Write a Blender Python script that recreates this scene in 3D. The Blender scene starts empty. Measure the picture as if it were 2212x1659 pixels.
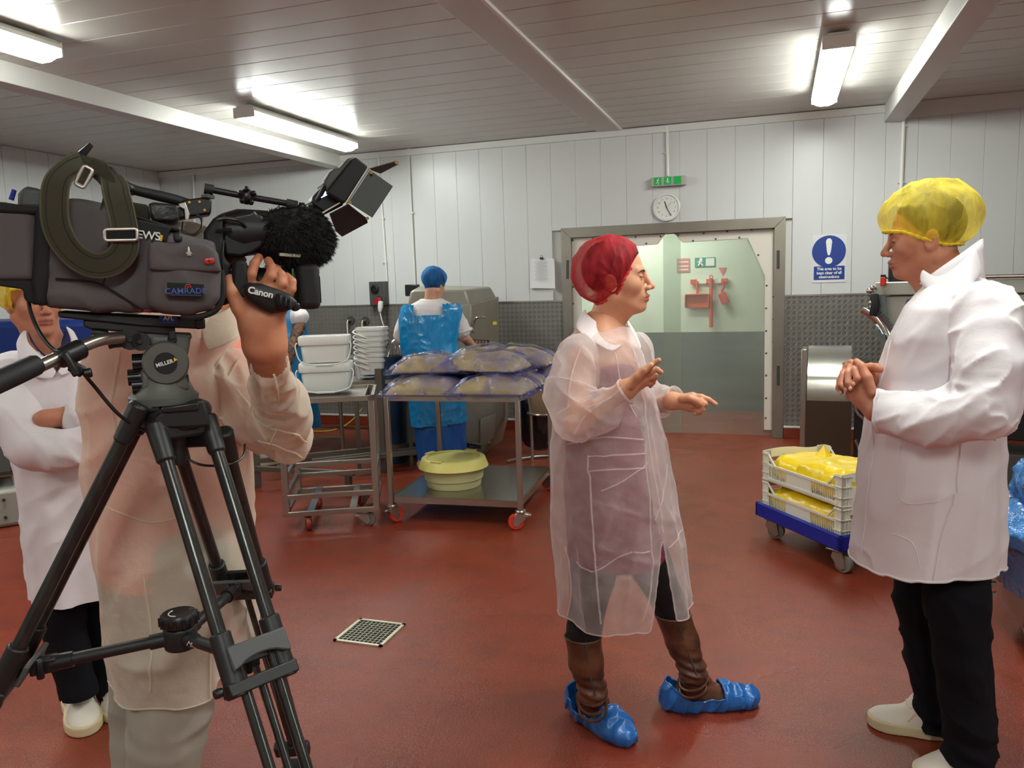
import bpy, math, random
import numpy as np
from mathutils import Matrix, Vector
random.seed(7); np.random.seed(7)
SC=bpy.context.scene; COL=SC.collection
PI=math.pi
# ---------------- camera ----------------
W,H=2212,1659
FPX=1697.6; YAW,PITCH,ROLL=.327305,.124134,-.030028
CAM=np.array([0,0,1.5]); D=7.728; CZ=2.96; DZ=1.331
def _basis():
    f=np.array([-math.sin(YAW)*math.cos(PITCH),math.cos(YAW)*math.cos(PITCH),-math.sin(PITCH)])
    r=np.array([math.cos(YAW),math.sin(YAW),0.]); u=np.cross(r,f)
    c,s=math.cos(ROLL),math.sin(ROLL)
    return c*r+s*u,-s*r+c*u,f
CR,CU,CF=_basis()
cd=bpy.data.cameras.new('camera'); cam=bpy.data.objects.new('camera',cd); COL.objects.link(cam)
m=Matrix.Identity(4)
for i in range(3): m[i][0]=CR[i]; m[i][1]=CU[i]; m[i][2]=-CF[i]; m[i][3]=CAM[i]
cam.matrix_world=m; cd.sensor_width=36; cd.lens=FPX/W*36; cd.clip_start=.05; cd.clip_end=100
SC.camera=cam
# ---------------- world, exposure ----------------
w=bpy.data.worlds.new('world'); SC.world=w; w.use_nodes=True
w.node_tree.nodes['Background'].inputs[0].default_value=(.8,.9,1,1); w.node_tree.nodes['Background'].inputs[1].default_value=.03
SC.view_settings.view_transform='Standard'; SC.view_settings.look='None'; SC.view_settings.gamma=1
SC.view_settings.use_curve_mapping=False; SC.view_settings.exposure=.58
TUBE=34.0      # emission of a lit fluorescent diffuser
TUBE_COL=(.94,1.0,.94)
SC.cycles.max_bounces=8; SC.cycles.transparent_max_bounces=12; SC.cycles.caustics_reflective=False; SC.cycles.caustics_refractive=False
SC.cycles.sample_clamp_indirect=6; SC.cycles.adaptive_threshold=.02

# ---------------- pixel -> world helpers ----------------
def ray(u,v): return CF+(u-W/2)/FPX*CR-(v-H/2)/FPX*CU
def onz(u,v,z=0.): d=ray(u,v); return CAM+d*((z-CAM[2])/d[2])
def ony(u,v,y=D): d=ray(u,v); return CAM+d*((y-CAM[1])/d[1])
def onx(u,v,x): d=ray(u,v); return CAM+d*((x-CAM[0])/d[0])
class Fr:
    """frame standing on the floor, local x to the camera's right, local y away from the camera"""
    def __init__(s,u=None,v=None,g=None):
        s.g=onz(u,v) if g is None else np.array([g[0],g[1],0.])
        b=s.g[:2]/np.linalg.norm(s.g[:2]); s.Y=np.array([b[0],b[1],0]); s.X=np.array([b[1],-b[0],0]); s.rz=math.atan2(s.X[1],s.X[0])
    def p(s,u,v,dy=0.):
        d=ray(u,v); t=(np.dot(s.g-CAM,s.Y)+dy)/np.dot(d,s.Y); q=CAM+d*t-s.g
        return np.array([q@s.X,dy,q[2]])
    def sc(s,dy=0.): # px per metre
        return FPX/np.dot(s.g+dy*s.Y-CAM,CF)
# ---------------- materials ----------------
def lin(c): return tuple((x/255/12.92 if x/255<=.04045 else ((x/255+.055)/1.055)**2.4) for x in c)
class NT:
    def __init__(s,name):
        s.m=bpy.data.materials.new(name); s.m.use_nodes=True; s.t=s.m.node_tree; s.b=s.t.nodes['Principled BSDF']; s.o=s.t.nodes['Material Output']
        s.tc=s.t.nodes.new('ShaderNodeTexCoord')
    def n(s,ty,ins={},**k):
        a=s.t.nodes.new(ty)
        for q,v in k.items(): setattr(a,q,v)
        for q,v in ins.items(): s.set(a.inputs[q],v)
        return a
    def set(s,sock,v):
        if hasattr(v,'is_output') or isinstance(v,bpy.types.NodeSocket): s.t.links.new(v,sock)
        else: sock.default_value=v
    def math(s,op,a,b=0.,c=None):
        x=s.n('ShaderNodeMath',{0:a,1:b},operation=op)
        if c is not None: s.set(x.inputs[2],c)
        return x.outputs[0]
    def mp(s,scale=(1,1,1),rot=(0,0,0)):
        return s.n('ShaderNodeMapping',{0:s.tc.outputs['Object'],'Scale':scale,'Rotation':rot}).outputs[0]
    def noise(s,scale,detail=3,vec=None,rough=.5,dist=0.):
        return s.n('ShaderNodeTexNoise',{'Vector':vec if vec is not None else s.tc.outputs['Object'],'Scale':scale,'Detail':detail,'Roughness':rough,'Distortion':dist}).outputs[0]
    def ramp(s,f,stops):
        r=s.n('ShaderNodeValToRGB',{0:f}); e=r.color_ramp.elements
        while len(e)<len(stops): e.new(.5)
        for i,(p,c) in enumerate(stops): e[i].position=p; e[i].color=(*c,1) if len(c)==3 else c
        return r.outputs[0]
    def mix(s,f,a,b,blend='MIX'):
        x=s.n('ShaderNodeMix',data_type='RGBA',blend_type=blend); s.set(x.inputs[0],f)
        s.set(x.inputs[6],(*a,1) if isinstance(a,tuple) and len(a)==3 else a); s.set(x.inputs[7],(*b,1) if isinstance(b,tuple) and len(b)==3 else b)
        return x.outputs[2]
    def bump(s,h,strength=.3,dist=.01,nrm=None):
        x=s.n('ShaderNodeBump',{'Height':h,'Strength':strength,'Distance':dist})
        if nrm is not None: s.set(x.inputs['Normal'],nrm)
        return x.outputs[0]
MATS={}
def mat(name,col,rough=.5,metal=0.,var=None,bump=None,spec=.5,trans=0.,coat=0.,sheen=0.,sss=0.,emit=None,col2=None,alpha=None,stretch=(1,1,1),thin=None,nb=None):
    """procedural principled; var=(scale,amount) colour variation; bump=(scale,strength,dist); thin=(opacity,) veil"""
    if name in MATS: return MATS[name]
    T=NT(name); b=T.b; c=lin(col)
    base=(*c,1)
    vec=T.mp(stretch) if stretch!=(1,1,1) else None
    if var:
        c2=lin(col2) if col2 else tuple(x*(1-var[1]) for x in c)
        f=T.ramp(T.noise(var[0],4,vec),[(.35,(0,0,0)),(.68,(1,1,1))])
        base=T.mix(f,c,c2)
    T.set(b.inputs['Base Color'],base)
    b.inputs['Roughness'].default_value=rough; b.inputs['Metallic'].default_value=metal; b.inputs['Specular IOR Level'].default_value=spec
    b.inputs['Transmission Weight'].default_value=trans; b.inputs['Coat Weight'].default_value=coat; b.inputs['Sheen Weight'].default_value=sheen
    if sss: b.inputs['Subsurface Weight'].default_value=sss; b.inputs['Subsurface Radius'].default_value=(.012,.005,.003); b.inputs['Subsurface Scale'].default_value=1.
    if emit: b.inputs['Emission Color'].default_value=(*lin(emit[0]),1); b.inputs['Emission Strength'].default_value=emit[1]
    if alpha is not None: b.inputs['Alpha'].default_value=alpha
    if bump:
        h=T.noise(bump[0],4,vec)
        T.set(b.inputs['Normal'],T.bump(h,bump[1],bump[2]))
    if thin:
        # thin veil of fibres: part of the light passes straight, part is scattered through
        tr=T.n('ShaderNodeBsdfTransparent'); tl=T.n('ShaderNodeBsdfTranslucent'); T.set(tl.inputs[0],(*c,1))
        m1=T.n('ShaderNodeMixShader'); m1.inputs[0].default_value=.35; T.set(m1.inputs[1],b.outputs[0]); T.set(m1.inputs[2],tl.outputs[0])
        m2=T.n('ShaderNodeMixShader')
        f=T.ramp(T.noise(thin[2] if len(thin)>2 else 9,5,vec),[(.3,(thin[0],)*3),(.7,(thin[1],)*3)])
        lw=T.n('ShaderNodeLayerWeight',{'Blend':.28}).outputs['Facing']   # a sheet seen edge-on hides more
        f=T.math('ADD',f,T.math('MULTIPLY',T.math('POWER',lw,2.),.75)); f=T.n('ShaderNodeClamp',{0:f}).outputs[0]
        T.set(m2.inputs[0],f); T.set(m2.inputs[1],tr.outputs[0]); T.set(m2.inputs[2],m1.outputs[0])
        T.set(T.o.inputs[0],m2.outputs[0])
    MATS[name]=T.m
    return T.m
# ---------------- object tree ----------------
def fin(o,name,parent=None):
    COL.objects.link(o)
    if parent is not None: o.parent=parent
    return o
def thing(name,label,cat,loc=(0,0,0),rz=0.,group=None,kind=None):
    o=bpy.data.objects.new(name,None); COL.objects.link(o); o.empty_display_size=.1
    o.location=Vector([float(x) for x in loc]); o.rotation_euler=(0,0,rz)
    if label: o['label']=label
    if cat: o['category']=cat
    if group: o['group']=group
    if kind: o['kind']=kind
    return o
def tag(o,label=None,cat=None,group=None,kind=None):
    if label: o['label']=label
    if cat: o['category']=cat
    if group: o['group']=group
    if kind: o['kind']=kind
    return o
def kids(o): return [c for c in bpy.data.objects if c.parent==o]
def dup(root,loc,rz=None,label=None,parent=None):
    def cp(o,par):
        c=o.copy(); COL.objects.link(c); c.parent=par
        for ch in kids_of.get(o,[]): cp(ch,c)
        return c
    kids_of={}
    for o in bpy.data.objects:
        if o.parent: kids_of.setdefault(o.parent,[]).append(o)
    r=cp(root,parent); r.location=Vector([float(x) for x in loc])
    if rz is not None: r.rotation_euler=(0,0,rz)
    if label: r['label']=label
    return r
def rotm(ax,a):
    return np.array(Matrix.Rotation(a,3,Vector(ax)))
def look(z,up=(0,0,1)):
    z=np.array(z,float); z/=np.linalg.norm(z); x=np.cross(up,z)
    if np.linalg.norm(x)<1e-6: x=np.cross((0,1,0),z)
    x/=np.linalg.norm(x); return np.array([x,np.cross(z,x),z]).T
def crv(pts,n=8,closed=False):
    P=np.array(pts,float); N=len(P); out=[]
    for i in range(N if closed else N-1):
        if closed: p0,p1,p2,p3=P[(i-1)%N],P[i],P[(i+1)%N],P[(i+2)%N]
        else: p0,p1,p2,p3=P[max(i-1,0)],P[i],P[i+1],P[min(i+2,N-1)]
        for k in range(n):
            t=k/n; out.append(.5*((2*p1)+(-p0+p2)*t+(2*p0-5*p1+4*p2-p3)*t*t+(-p0+3*p1-3*p2+p3)*t**3))
    if not closed: out.append(P[-1])
    return np.array(out)
def new_mesh(name,v,f,m,parent=None,smooth=None,bev=0,mi=None,bseg=2):
    me=bpy.data.meshes.new(name)
    v=np.asarray(v,np.float32)
    me.from_pydata(v.tolist(),[],[list(map(int,q)) for q in f] if not isinstance(f,np.ndarray) else f.tolist())
    for x in (m if isinstance(m,(list,tuple)) else [m]): me.materials.append(x)
    if mi is not None: me.polygons.foreach_set('material_index',np.asarray(mi,np.int32))
    if smooth is not None:
        me.shade_smooth()
        if smooth<3: me.set_sharp_from_angle(angle=smooth)
    o=bpy.data.objects.new(name,me); fin(o,name,parent)
    if bev:
        b=o.modifiers.new('b','BEVEL'); b.width=bev; b.segments=bseg; b.limit_method='ANGLE'; b.angle_limit=.6
    me.update(); return o
class MB:
    def __init__(s): s.v=[]; s.f=[]; s.n=0; s.mi=[]; s.cur=0
    def add(s,v,f,mi=None):
        v=np.asarray(v,float); s.v.append(v); s.f+= [tuple(i+s.n for i in q) for q in f]; s.mi+=[s.cur if mi is None else mi]*len(f); s.n+=len(v); return s
    def box(s,c,d,R=None):
        h=np.array(d)/2; v=np.array([[x,y,z] for x in(-1,1) for y in(-1,1) for z in(-1,1)])*h
        if R is not None: v=v@np.array(R).T
        return s.add(v+np.array(c),[(0,1,3,2),(4,6,7,5),(0,4,5,1),(2,3,7,6),(0,2,6,4),(1,5,7,3)])
    def bb(s,a,b):
        a=np.array(a,float);b=np.array(b,float); return s.box((a+b)/2,abs(b-a))
    def bar(s,a,b,w,h=None,up=(0,0,1)):
        a=np.array(a,float);b=np.array(b,float);h=h or w; d=b-a; L=np.linalg.norm(d); R=look(d,up)
        return s.box((a+b)/2,(w,h,L),R)
    def cyl(s,a,b,r,r2=None,n=16):
        return s.tube([a,b],[r,r if r2 is None else r2],n)
    def tube(s,pts,r,n=8,closed=False,flat=1.):
        P=np.array(pts,float); N=len(P); r=np.broadcast_to(np.array(r,float),(N,)) if np.ndim(r)==0 else np.interp(np.linspace(0,1,N),np.linspace(0,1,len(r)),r)
        T=np.gradient(P,axis=0) if not closed else (np.roll(P,-1,0)-np.roll(P,1,0)); T/=np.linalg.norm(T,axis=1)[:,None]+1e-12
        u=np.cross(T[0],(0,0,1.)); 
        if np.linalg.norm(u)<.1: u=np.cross(T[0],(0,1.,0))
        u/=np.linalg.norm(u); V=[]
        a=np.arange(n)*2*PI/n
        for i in range(N):
            u=u-T[i]*(u@T[i]); u/=np.linalg.norm(u); w=np.cross(T[i],u)
            V.append(P[i]+r[i]*(np.cos(a)[:,None]*u+flat*np.sin(a)[:,None]*w))
        F=[]
        for i in range(N if closed else N-1):
            j=(i+1)%N
            for k in range(n): F.append((i*n+k,i*n+(k+1)%n,j*n+(k+1)%n,j*n+k))
        if not closed: F+=[tuple(range(n))[::-1],tuple((N-1)*n+k for k in range(n))]
        return s.add(np.concatenate(V),F)
    def lathe(s,prof,c=(0,0,0),n=24,R=None,sx=1.,sy=1.):
        V=[];a=np.arange(n)*2*PI/n
        for r,z in prof: V.append(np.stack([r*np.cos(a)*sx,r*np.sin(a)*sy,np.full(n,z)],1))
        V=np.concatenate(V)
        if R is not None: V=V@np.array(R).T
        F=[]
        for i in range(len(prof)-1):
            for k in range(n): F.append((i*n+k,i*n+(k+1)%n,(i+1)*n+(k+1)%n,(i+1)*n+k))
        F+=[tuple(range(n))[::-1],tuple((len(prof)-1)*n+k for k in range(n))]
        return s.add(V+np.array(c),F)
    def sph(s,c,r,n=12,R=None):
        r=np.broadcast_to(np.array(r,float),(3,)); prof=[(max(math.sin(PI*i/n),1e-3),-math.cos(PI*i/n)) for i in range(n+1)]
        M=np.diag(r) if R is None else np.array(R)@np.diag(r)
        return s.lathe(prof,c,n+4,M)
    def prism(s,poly,d,O=(0,0,0),X=(1,0,0),Y=(0,0,1)):
        """poly in the X,Y plane through O, extruded by vector d"""
        O,X,Y,d=[np.array(q,float) for q in(O,X,Y,d)]; n=len(poly)
        a=np.array([O+X*p[0]+Y*p[1] for p in poly]); v=np.concatenate([a,a+d])
        return s.add(v,[tuple(range(n))[::-1],tuple(range(n,2*n))]+[(i,(i+1)%n,n+(i+1)%n,n+i) for i in range(n)])
    def ribbon(s,pts,side,w,t=.002):
        P=np.array(pts,float); N=len(P); S=np.broadcast_to(np.array(side,float),(N,3)); S=S/np.linalg.norm(S,axis=1)[:,None]
        T=np.gradient(P,axis=0); Nn=np.cross(T,S); Nn/=np.linalg.norm(Nn,axis=1)[:,None]+1e-12
        w=np.broadcast_to(np.array(w,float),(N,))[:,None]/2
        V=np.stack([P-S*w-Nn*t/2,P+S*w-Nn*t/2,P+S*w+Nn*t/2,P-S*w+Nn*t/2],1).reshape(-1,3)
        F=[(4*i+k,4*i+(k+1)%4,4*i+4+(k+1)%4,4*i+4+k) for i in range(N-1) for k in range(4)]+[(3,2,1,0),(4*N-4,4*N-3,4*N-2,4*N-1)]
        return s.add(V,F)
    def build(s,name,m,parent=None,bev=0,smooth=.7,kind=None,label=None,bseg=2):
        o=new_mesh(name,np.concatenate(s.v),s.f,m,parent,smooth,bev,s.mi,bseg)
        if kind: o['kind']=kind
        if label: o['label']=label
        return o
def text(name,body,size,m,parent,loc,R,ext=.0006,align='CENTER',shear=0,sp=1.,bold=0.):
    c=bpy.data.curves.new(name,'FONT'); c.body=body; c.size=size; c.extrude=ext; c.align_x=align; c.align_y='CENTER'; c.shear=shear; c.space_character=sp; c.offset=bold; c.resolution_u=3
    o=bpy.data.objects.new(name,c); COL.objects.link(o); bpy.context.view_layer.update()
    me=bpy.data.meshes.new_from_object(o); bpy.data.objects.remove(o); bpy.data.curves.remove(c)
    co=np.empty(len(me.vertices)*3); me.vertices.foreach_get('co',co); co=co.reshape(-1,3)@np.array(R).T+np.array(loc); me.vertices.foreach_set('co',co.ravel())
    me.materials.clear(); me.materials.append(m); o=bpy.data.objects.new(name,me); fin(o,name,parent); return o
# ---------------- signed distance modelling ----------------
def _h(ix,iy,iz,s):
    n=(ix*374761393+iy*668265263+iz*2147483647%4294967291+s*1274126177)&0xffffffff
    n=((n^(n>>13))*1274126177)&0xffffffff; n=n^(n>>16)
    return (n&0xffff)/65535.
def vnoise(P,seed=0):
    I=np.floor(P).astype(np.int64); f=P-I; f=f*f*(3-2*f); r=0
    for dx in(0,1):
        for dy in(0,1):
            for dz in(0,1):
                wt=(f[:,0] if dx else 1-f[:,0])*(f[:,1] if dy else 1-f[:,1])*(f[:,2] if dz else 1-f[:,2])
                r=r+wt*_h(I[:,0]+dx,I[:,1]+dy,I[:,2]+dz,seed)
    return r
def ridge(P,seed=0): return 1-np.abs(vnoise(P,seed)*2-1)      # crease-like, 0..1
def cap(P,a,b,ra,rb=None):
    rb=ra if rb is None else rb; a=np.array(a);b=np.array(b); d=b-a; t=np.clip(((P-a)@d)/max(d@d,1e-12),0,1)
    return np.linalg.norm(P-a-t[:,None]*d,axis=1)-(ra+(rb-ra)*t)
def ell(P,c,r,R=None):
    q=P-np.array(c)
    if R is not None: q=q@np.array(R)
    r=np.array(r,float); k0=np.linalg.norm(q/r,axis=1); k1=np.linalg.norm(q/r**2,axis=1)+1e-9
    return k0*(k0-1)/k1
def sbox(P,c,h,r=.01,R=None):
    q=P-np.array(c)
    if R is not None: q=q@np.array(R)
    q=np.abs(q)-(np.array(h)-r); return np.linalg.norm(np.maximum(q,0),axis=1)+np.minimum(q.max(1),0)-r
def smin(a,b,k=.02):
    h=np.maximum(k-np.abs(a-b),0)/k; return np.minimum(a,b)-h*h*k/4
def smax(a,b,k=.02): return -smin(-a,-b,k)
def chain(P,pts,rs,k=.02):
    d=None
    for i in range(len(pts)-1):
        e=cap(P,pts[i],pts[i+1],rs[i],rs[i+1]); d=e if d is None else smin(d,e,k)
    return d
def loft(P,secs,pw=2.2):
    """secs: list of (z,cx,cy,ax,ay) by rising or falling z"""
    S=np.array(sorted([tuple(map(float,q)) for q in secs])); z=np.clip(P[:,2],S[0,0],S[-1,0])
    c=[np.interp(z,S[:,0],S[:,i]) for i in range(1,5)]
    x=np.abs(P[:,0]-c[0])/c[2]; y=np.abs(P[:,1]-c[1])/c[3]
    k=(x**pw+y**pw+1e-12)**(1/pw); rr=np.hypot(P[:,0]-c[0],P[:,1]-c[1])
    d=np.where(k>1e-4,(k-1)*rr/np.maximum(k,1e-4),-np.minimum(c[2],c[3])); d=np.maximum(d,-np.minimum(c[2],c[3]))
    dz=np.maximum(S[0,0]-P[:,2],P[:,2]-S[-1,0])
    return np.where(dz>0,np.hypot(np.maximum(d,0),dz),np.maximum(d,dz))
def surf(fn,lo,hi,h,cut=None):
    """surface nets of fn(points)<0 in the box; cut(centres,normals)->True deletes faces"""
    lo=np.array(lo,float)-2*h; hi=np.array(hi,float)+2*h
    C=4; n=np.ceil((hi-lo)/(h*C)).astype(int)+1; N=n*C
    g=[lo[i]+h*(C*np.arange(n[i])+C/2-.5) for i in range(3)]
    cc=np.stack(np.meshgrid(*g,indexing='ij'),-1).reshape(-1,3)
    dc=np.concatenate([fn(cc[i:i+200000]) for i in range(0,len(cc),200000)])
    A=np.repeat(np.repeat(np.repeat(dc.reshape(n),C,0),C,1),C,2).astype(np.float32)
    near=np.argwhere((np.abs(dc)<h*C*1.6).reshape(n))
    off=np.stack(np.meshgrid(*[np.arange(C)]*3,indexing='ij'),-1).reshape(-1,3)
    for i in range(0,len(near),4000):
        idx=(near[i:i+4000,None,:]*C+off[None]).reshape(-1,3)
        A[idx[:,0],idx[:,1],idx[:,2]]=fn(lo+idx*h)
    S=A<0; nx,ny,nz=N
    cnt=sum(S[a:nx-1+a,b:ny-1+b,c:nz-1+c].astype(np.int8) for a in(0,1) for b in(0,1) for c in(0,1))
    act=(cnt>0)&(cnt<8); ids=np.full(act.shape,-1,np.int64); cell=np.argwhere(act); ids[act]=np.arange(len(cell))
    acc=np.zeros((len(cell),3)); num=np.zeros(len(cell))
    for ax in range(3):
        o1=[x for x in range(3) if x!=ax]
        for p in(0,1):
            for q in(0,1):
                a=cell.copy(); a[:,o1[0]]+=p; a[:,o1[1]]+=q; b=a.copy(); b[:,ax]+=1
                va=A[a[:,0],a[:,1],a[:,2]]; vb=A[b[:,0],b[:,1],b[:,2]]; mk=(va<0)!=(vb<0)
                t=np.where(mk,va/(va-vb+1e-20),0); pt=a.astype(float); pt[:,ax]+=t
                acc[mk]+=pt[mk]; num[mk]+=1
    V=lo+h*(acc/num[:,None]); F=[]
    for ax in range(3):
        b,c=[(1,2),(2,0),(0,1)][ax]
        sl=[slice(1,-1)]*3; sl[ax]=slice(0,-1); sl2=list(sl); sl2[ax]=slice(1,None)
        s0=S[tuple(sl)]; s1=S[tuple(sl2)]
        # keep to the inner range
        e=np.argwhere(s0!=s1); 
        if not len(e): continue
        base=e.copy(); base[:,[b,c]]+=1
        flip=S[base[:,0],base[:,1],base[:,2]]
        q=[]
        for db,dcx in((0,0),(-1,0),(-1,-1),(0,-1)):
            k=base.copy(); k[:,b]+=db; k[:,c]+=dcx; q.append(ids[np.minimum(k[:,0],act.shape[0]-1),np.minimum(k[:,1],act.shape[1]-1),np.minimum(k[:,2],act.shape[2]-1)])
        q=np.stack(q,1); ok=(q>=0).all(1); q=q[ok]; fl=flip[ok]
        q[~fl]=q[~fl][:,::-1]; F.append(q)
    F=np.concatenate(F)
    if cut is not None:
        c=V[F].mean(1); nn=np.cross(V[F[:,2]]-V[F[:,0]],V[F[:,3]]-V[F[:,1]]); nn/=np.linalg.norm(nn,axis=1)[:,None]+1e-12
        F=F[~cut(c,nn)]; us=np.unique(F); mp=np.full(len(V),-1); mp[us]=np.arange(len(us)); V=V[us]; F=mp[F]
    return V,F
def sdf_obj(name,fn,lo,hi,h,m,parent,cut=None,mi=None,smooth=4,relax=0):
    V,F=surf(fn,lo,hi,h,cut)
    if relax: V=relax_v(V,F,relax)
    return new_mesh(name,V,F,m,parent,smooth,0,None if mi is None else mi(V[F].mean(1)))
def relax_v(V,F,it=1,keep_border=True):
    e=np.concatenate([F[:,[0,1]],F[:,[1,2]],F[:,[2,3]],F[:,[3,0]]]); e.sort(axis=1); e,c=np.unique(e,axis=0,return_counts=True)
    bd=np.zeros(len(V),bool); bd[e[c==1].ravel()]=True
    for _ in range(it):
        s=np.zeros_like(V); k=np.zeros(len(V))
        np.add.at(s,e[:,0],V[e[:,1]]); np.add.at(s,e[:,1],V[e[:,0]]); np.add.at(k,e[:,0],1); np.add.at(k,e[:,1],1)
        W_=V*.5+.5*s/np.maximum(k,1)[:,None]
        if bd.any():   # borders are smoothed along themselves
            be=e[c==1]; s2=np.zeros_like(V); k2=np.zeros(len(V)); np.add.at(s2,be[:,0],V[be[:,1]]); np.add.at(s2,be[:,1],V[be[:,0]]); np.add.at(k2,be[:,0],1); np.add.at(k2,be[:,1],1)
            W_[bd]=V[bd]*.5+.5*s2[bd]/np.maximum(k2[bd],1)[:,None]
        V=W_
    return V
def border(V,F,minlen=12):
    e=np.concatenate([F[:,[0,1]],F[:,[1,2]],F[:,[2,3]],F[:,[3,0]]]); s=np.sort(e,axis=1); u,inv,c=np.unique(s,axis=0,return_inverse=True,return_counts=True)
    nb={}
    for a,b in u[c==1]: nb.setdefault(a,[]).append(b); nb.setdefault(b,[]).append(a)
    loops=[];seen=set()
    for st in nb:
        if st in seen: continue
        L=[st];seen.add(st);cur=st
        while True:
            nx=[q for q in nb[cur] if q not in seen]
            if not nx: break
            cur=nx[0];seen.add(cur);L.append(cur)
        if len(L)>=minlen: loops.append(V[L])
    return loops
def smooth_loop(L,it=6):
    for _ in range(it): L=(L+np.roll(L,1,0)*.5+np.roll(L,-1,0)*.5)/2
    return L
# ================= materials =================
def floor_mat():
    T=NT('red_resin_floor'); 
    n1=T.noise(.9,5); n2=T.noise(6,4); sp=T.n('ShaderNodeTexVoronoi',{'Vector':T.tc.outputs['Object'],'Scale':190.}).outputs['Distance']
    c=T.mix(T.ramp(n1,[(.35,(0,0,0)),(.65,(1,1,1))]),lin((124,42,22)),lin((138,57,34)))
    c=T.mix(T.math('MULTIPLY',T.ramp(n2,[(.45,(0,0,0)),(.75,(1,1,1))]),.45),c,lin((98,36,22)))
    gr=T.ramp(T.noise(260,2),[(.58,(0,0,0)),(.68,(1,1,1))]); c=T.mix(T.math('MULTIPLY',gr,.6),c,lin((170,118,92)))
    T.set(T.b.inputs['Base Color'],c)
    wet=T.ramp(T.noise(.7,2,T.mp((1,1.3,1))),[(.3,(0,0,0)),(.75,(1,1,1))])
    T.set(T.b.inputs['Roughness'],T.math('SUBTRACT',.34,T.math('MULTIPLY',wet,.17)))
    T.b.inputs['Specular IOR Level'].default_value=.5
    h=T.math('ADD',T.math('MULTIPLY',T.noise(300,2),.9),T.math('MULTIPLY',T.noise(90,3),.8))
    T.set(T.b.inputs['Normal'],T.bump(h,.5,.0035)); return T.m
def tread_mat(name='checker_plate',s=.034,col=(168,166,158),rough=.34,ax='xz'):
    T=NT(name); sep=T.n('ShaderNodeSeparateXYZ',{0:T.tc.outputs['Object']}); x=sep.outputs[0 if ax=='xz' else 1]; z=sep.outputs[2]
    u=T.math('MULTIPLY',T.math('ADD',x,z),.7071/s); v=T.math('MULTIPLY',T.math('SUBTRACT',x,z),.7071/s)
    fu=T.math('FRACT',u); fv=T.math('FRACT',v)
    ck=T.math('MODULO',T.math('ADD',T.math('ADD',T.math('FLOOR',u),T.math('FLOOR',v)),1000.),2.)
    ck=T.math('ABSOLUTE',ck)
    w1=T.math('SINE',T.math('MULTIPLY',fu,2*PI*3)); w2=T.math('SINE',T.math('MULTIPLY',fv,2*PI*3))
    e=T.math('ADD',T.math('MULTIPLY',w1,ck),T.math('MULTIPLY',w2,T.math('SUBTRACT',1.,ck)))
    win=T.math('MULTIPLY',T.math('MULTIPLY',fu,T.math('SUBTRACT',1.,fu)),T.math('MULTIPLY',fv,T.math('SUBTRACT',1.,fv)))
    win=T.n('ShaderNodeClamp',{0:T.math('MULTIPLY',win,30.)}).outputs[0]
    h=T.math('MULTIPLY',T.math('MAXIMUM',e,0.),win)
    c=T.mix(T.math('MULTIPLY',T.noise(3,4),.6),lin(col),lin(tuple(q*.8 for q in col)))
    c=T.mix(T.math('MULTIPLY',ck,.34),c,lin((90,90,88)))
    T.set(T.b.inputs['Base Color'],c); T.b.inputs['Metallic'].default_value=.55; T.b.inputs['Roughness'].default_value=rough
    T.set(T.b.inputs['Normal'],T.bump(h,1.,.008)); return T.m
M_floor=floor_mat(); M_tread=tread_mat()
M_treadR=tread_mat('checker_plate_side',ax='yz')
M_wall=mat('wall_panel',(214,216,215),.32,bump=(4,.05,.01),var=(1.2,.04))
M_ceil=mat('ceiling_panel',(196,192,184),.24,bump=(3,.08,.01),var=(1.5,.06))
M_beam=mat('beam_white',(205,203,198),.4)
M_trim=mat('white_trim',(218,218,214),.4)
M_joint=mat('joint_white',(214,213,208),.6)
M_dark=mat('dark_gap',(20,20,20),.8)
M_steel=mat('stainless',(176,170,160),.32,metal=.9,var=(8,.12),bump=(60,.05,.002),stretch=(1,1,.15))
M_steel2=mat('brushed_steel',(176,172,164),.26,metal=1.,bump=(40,.06,.002),stretch=(.2,1,1))
M_chrome=mat('chrome',(215,215,210),.14,metal=1.)
M_frame=mat('door_frame_steel',(150,144,132),.4,metal=.75,var=(5,.15))
M_white=mat('white_plastic',(228,228,222),.35,spec=.4)
M_pvcw=mat('door_board',(226,220,208),.38)
M_black=mat('black_plastic',(22,22,23),.38)
M_blackm=mat('matt_black',(16,16,17),.7)
M_dgrey=mat('dark_grey_plastic',(70,70,68),.5)
M_red=mat('red_plastic',(200,42,32),.4)
M_green=mat('sign_green',(16,140,60),.45,emit=((16,150,66),.25))
M_signw=mat('sign_white',(235,240,235),.45)
M_blue=mat('sign_blue',(24,58,140),.4)
M_paper=mat('paper',(232,232,232),.7)
M_ink=mat('ink',(90,92,98),.7)
M_orange=mat('orange_red_plastic',(214,80,56),.4)
M_machine=mat('machine_grey',(150,145,132),.42,metal=.25,var=(3,.12))
M_yellowcab=mat('yellow_sticker',(225,200,50),.5)
M_rubber=mat('grey_rubber',(120,116,104),.6)
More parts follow.
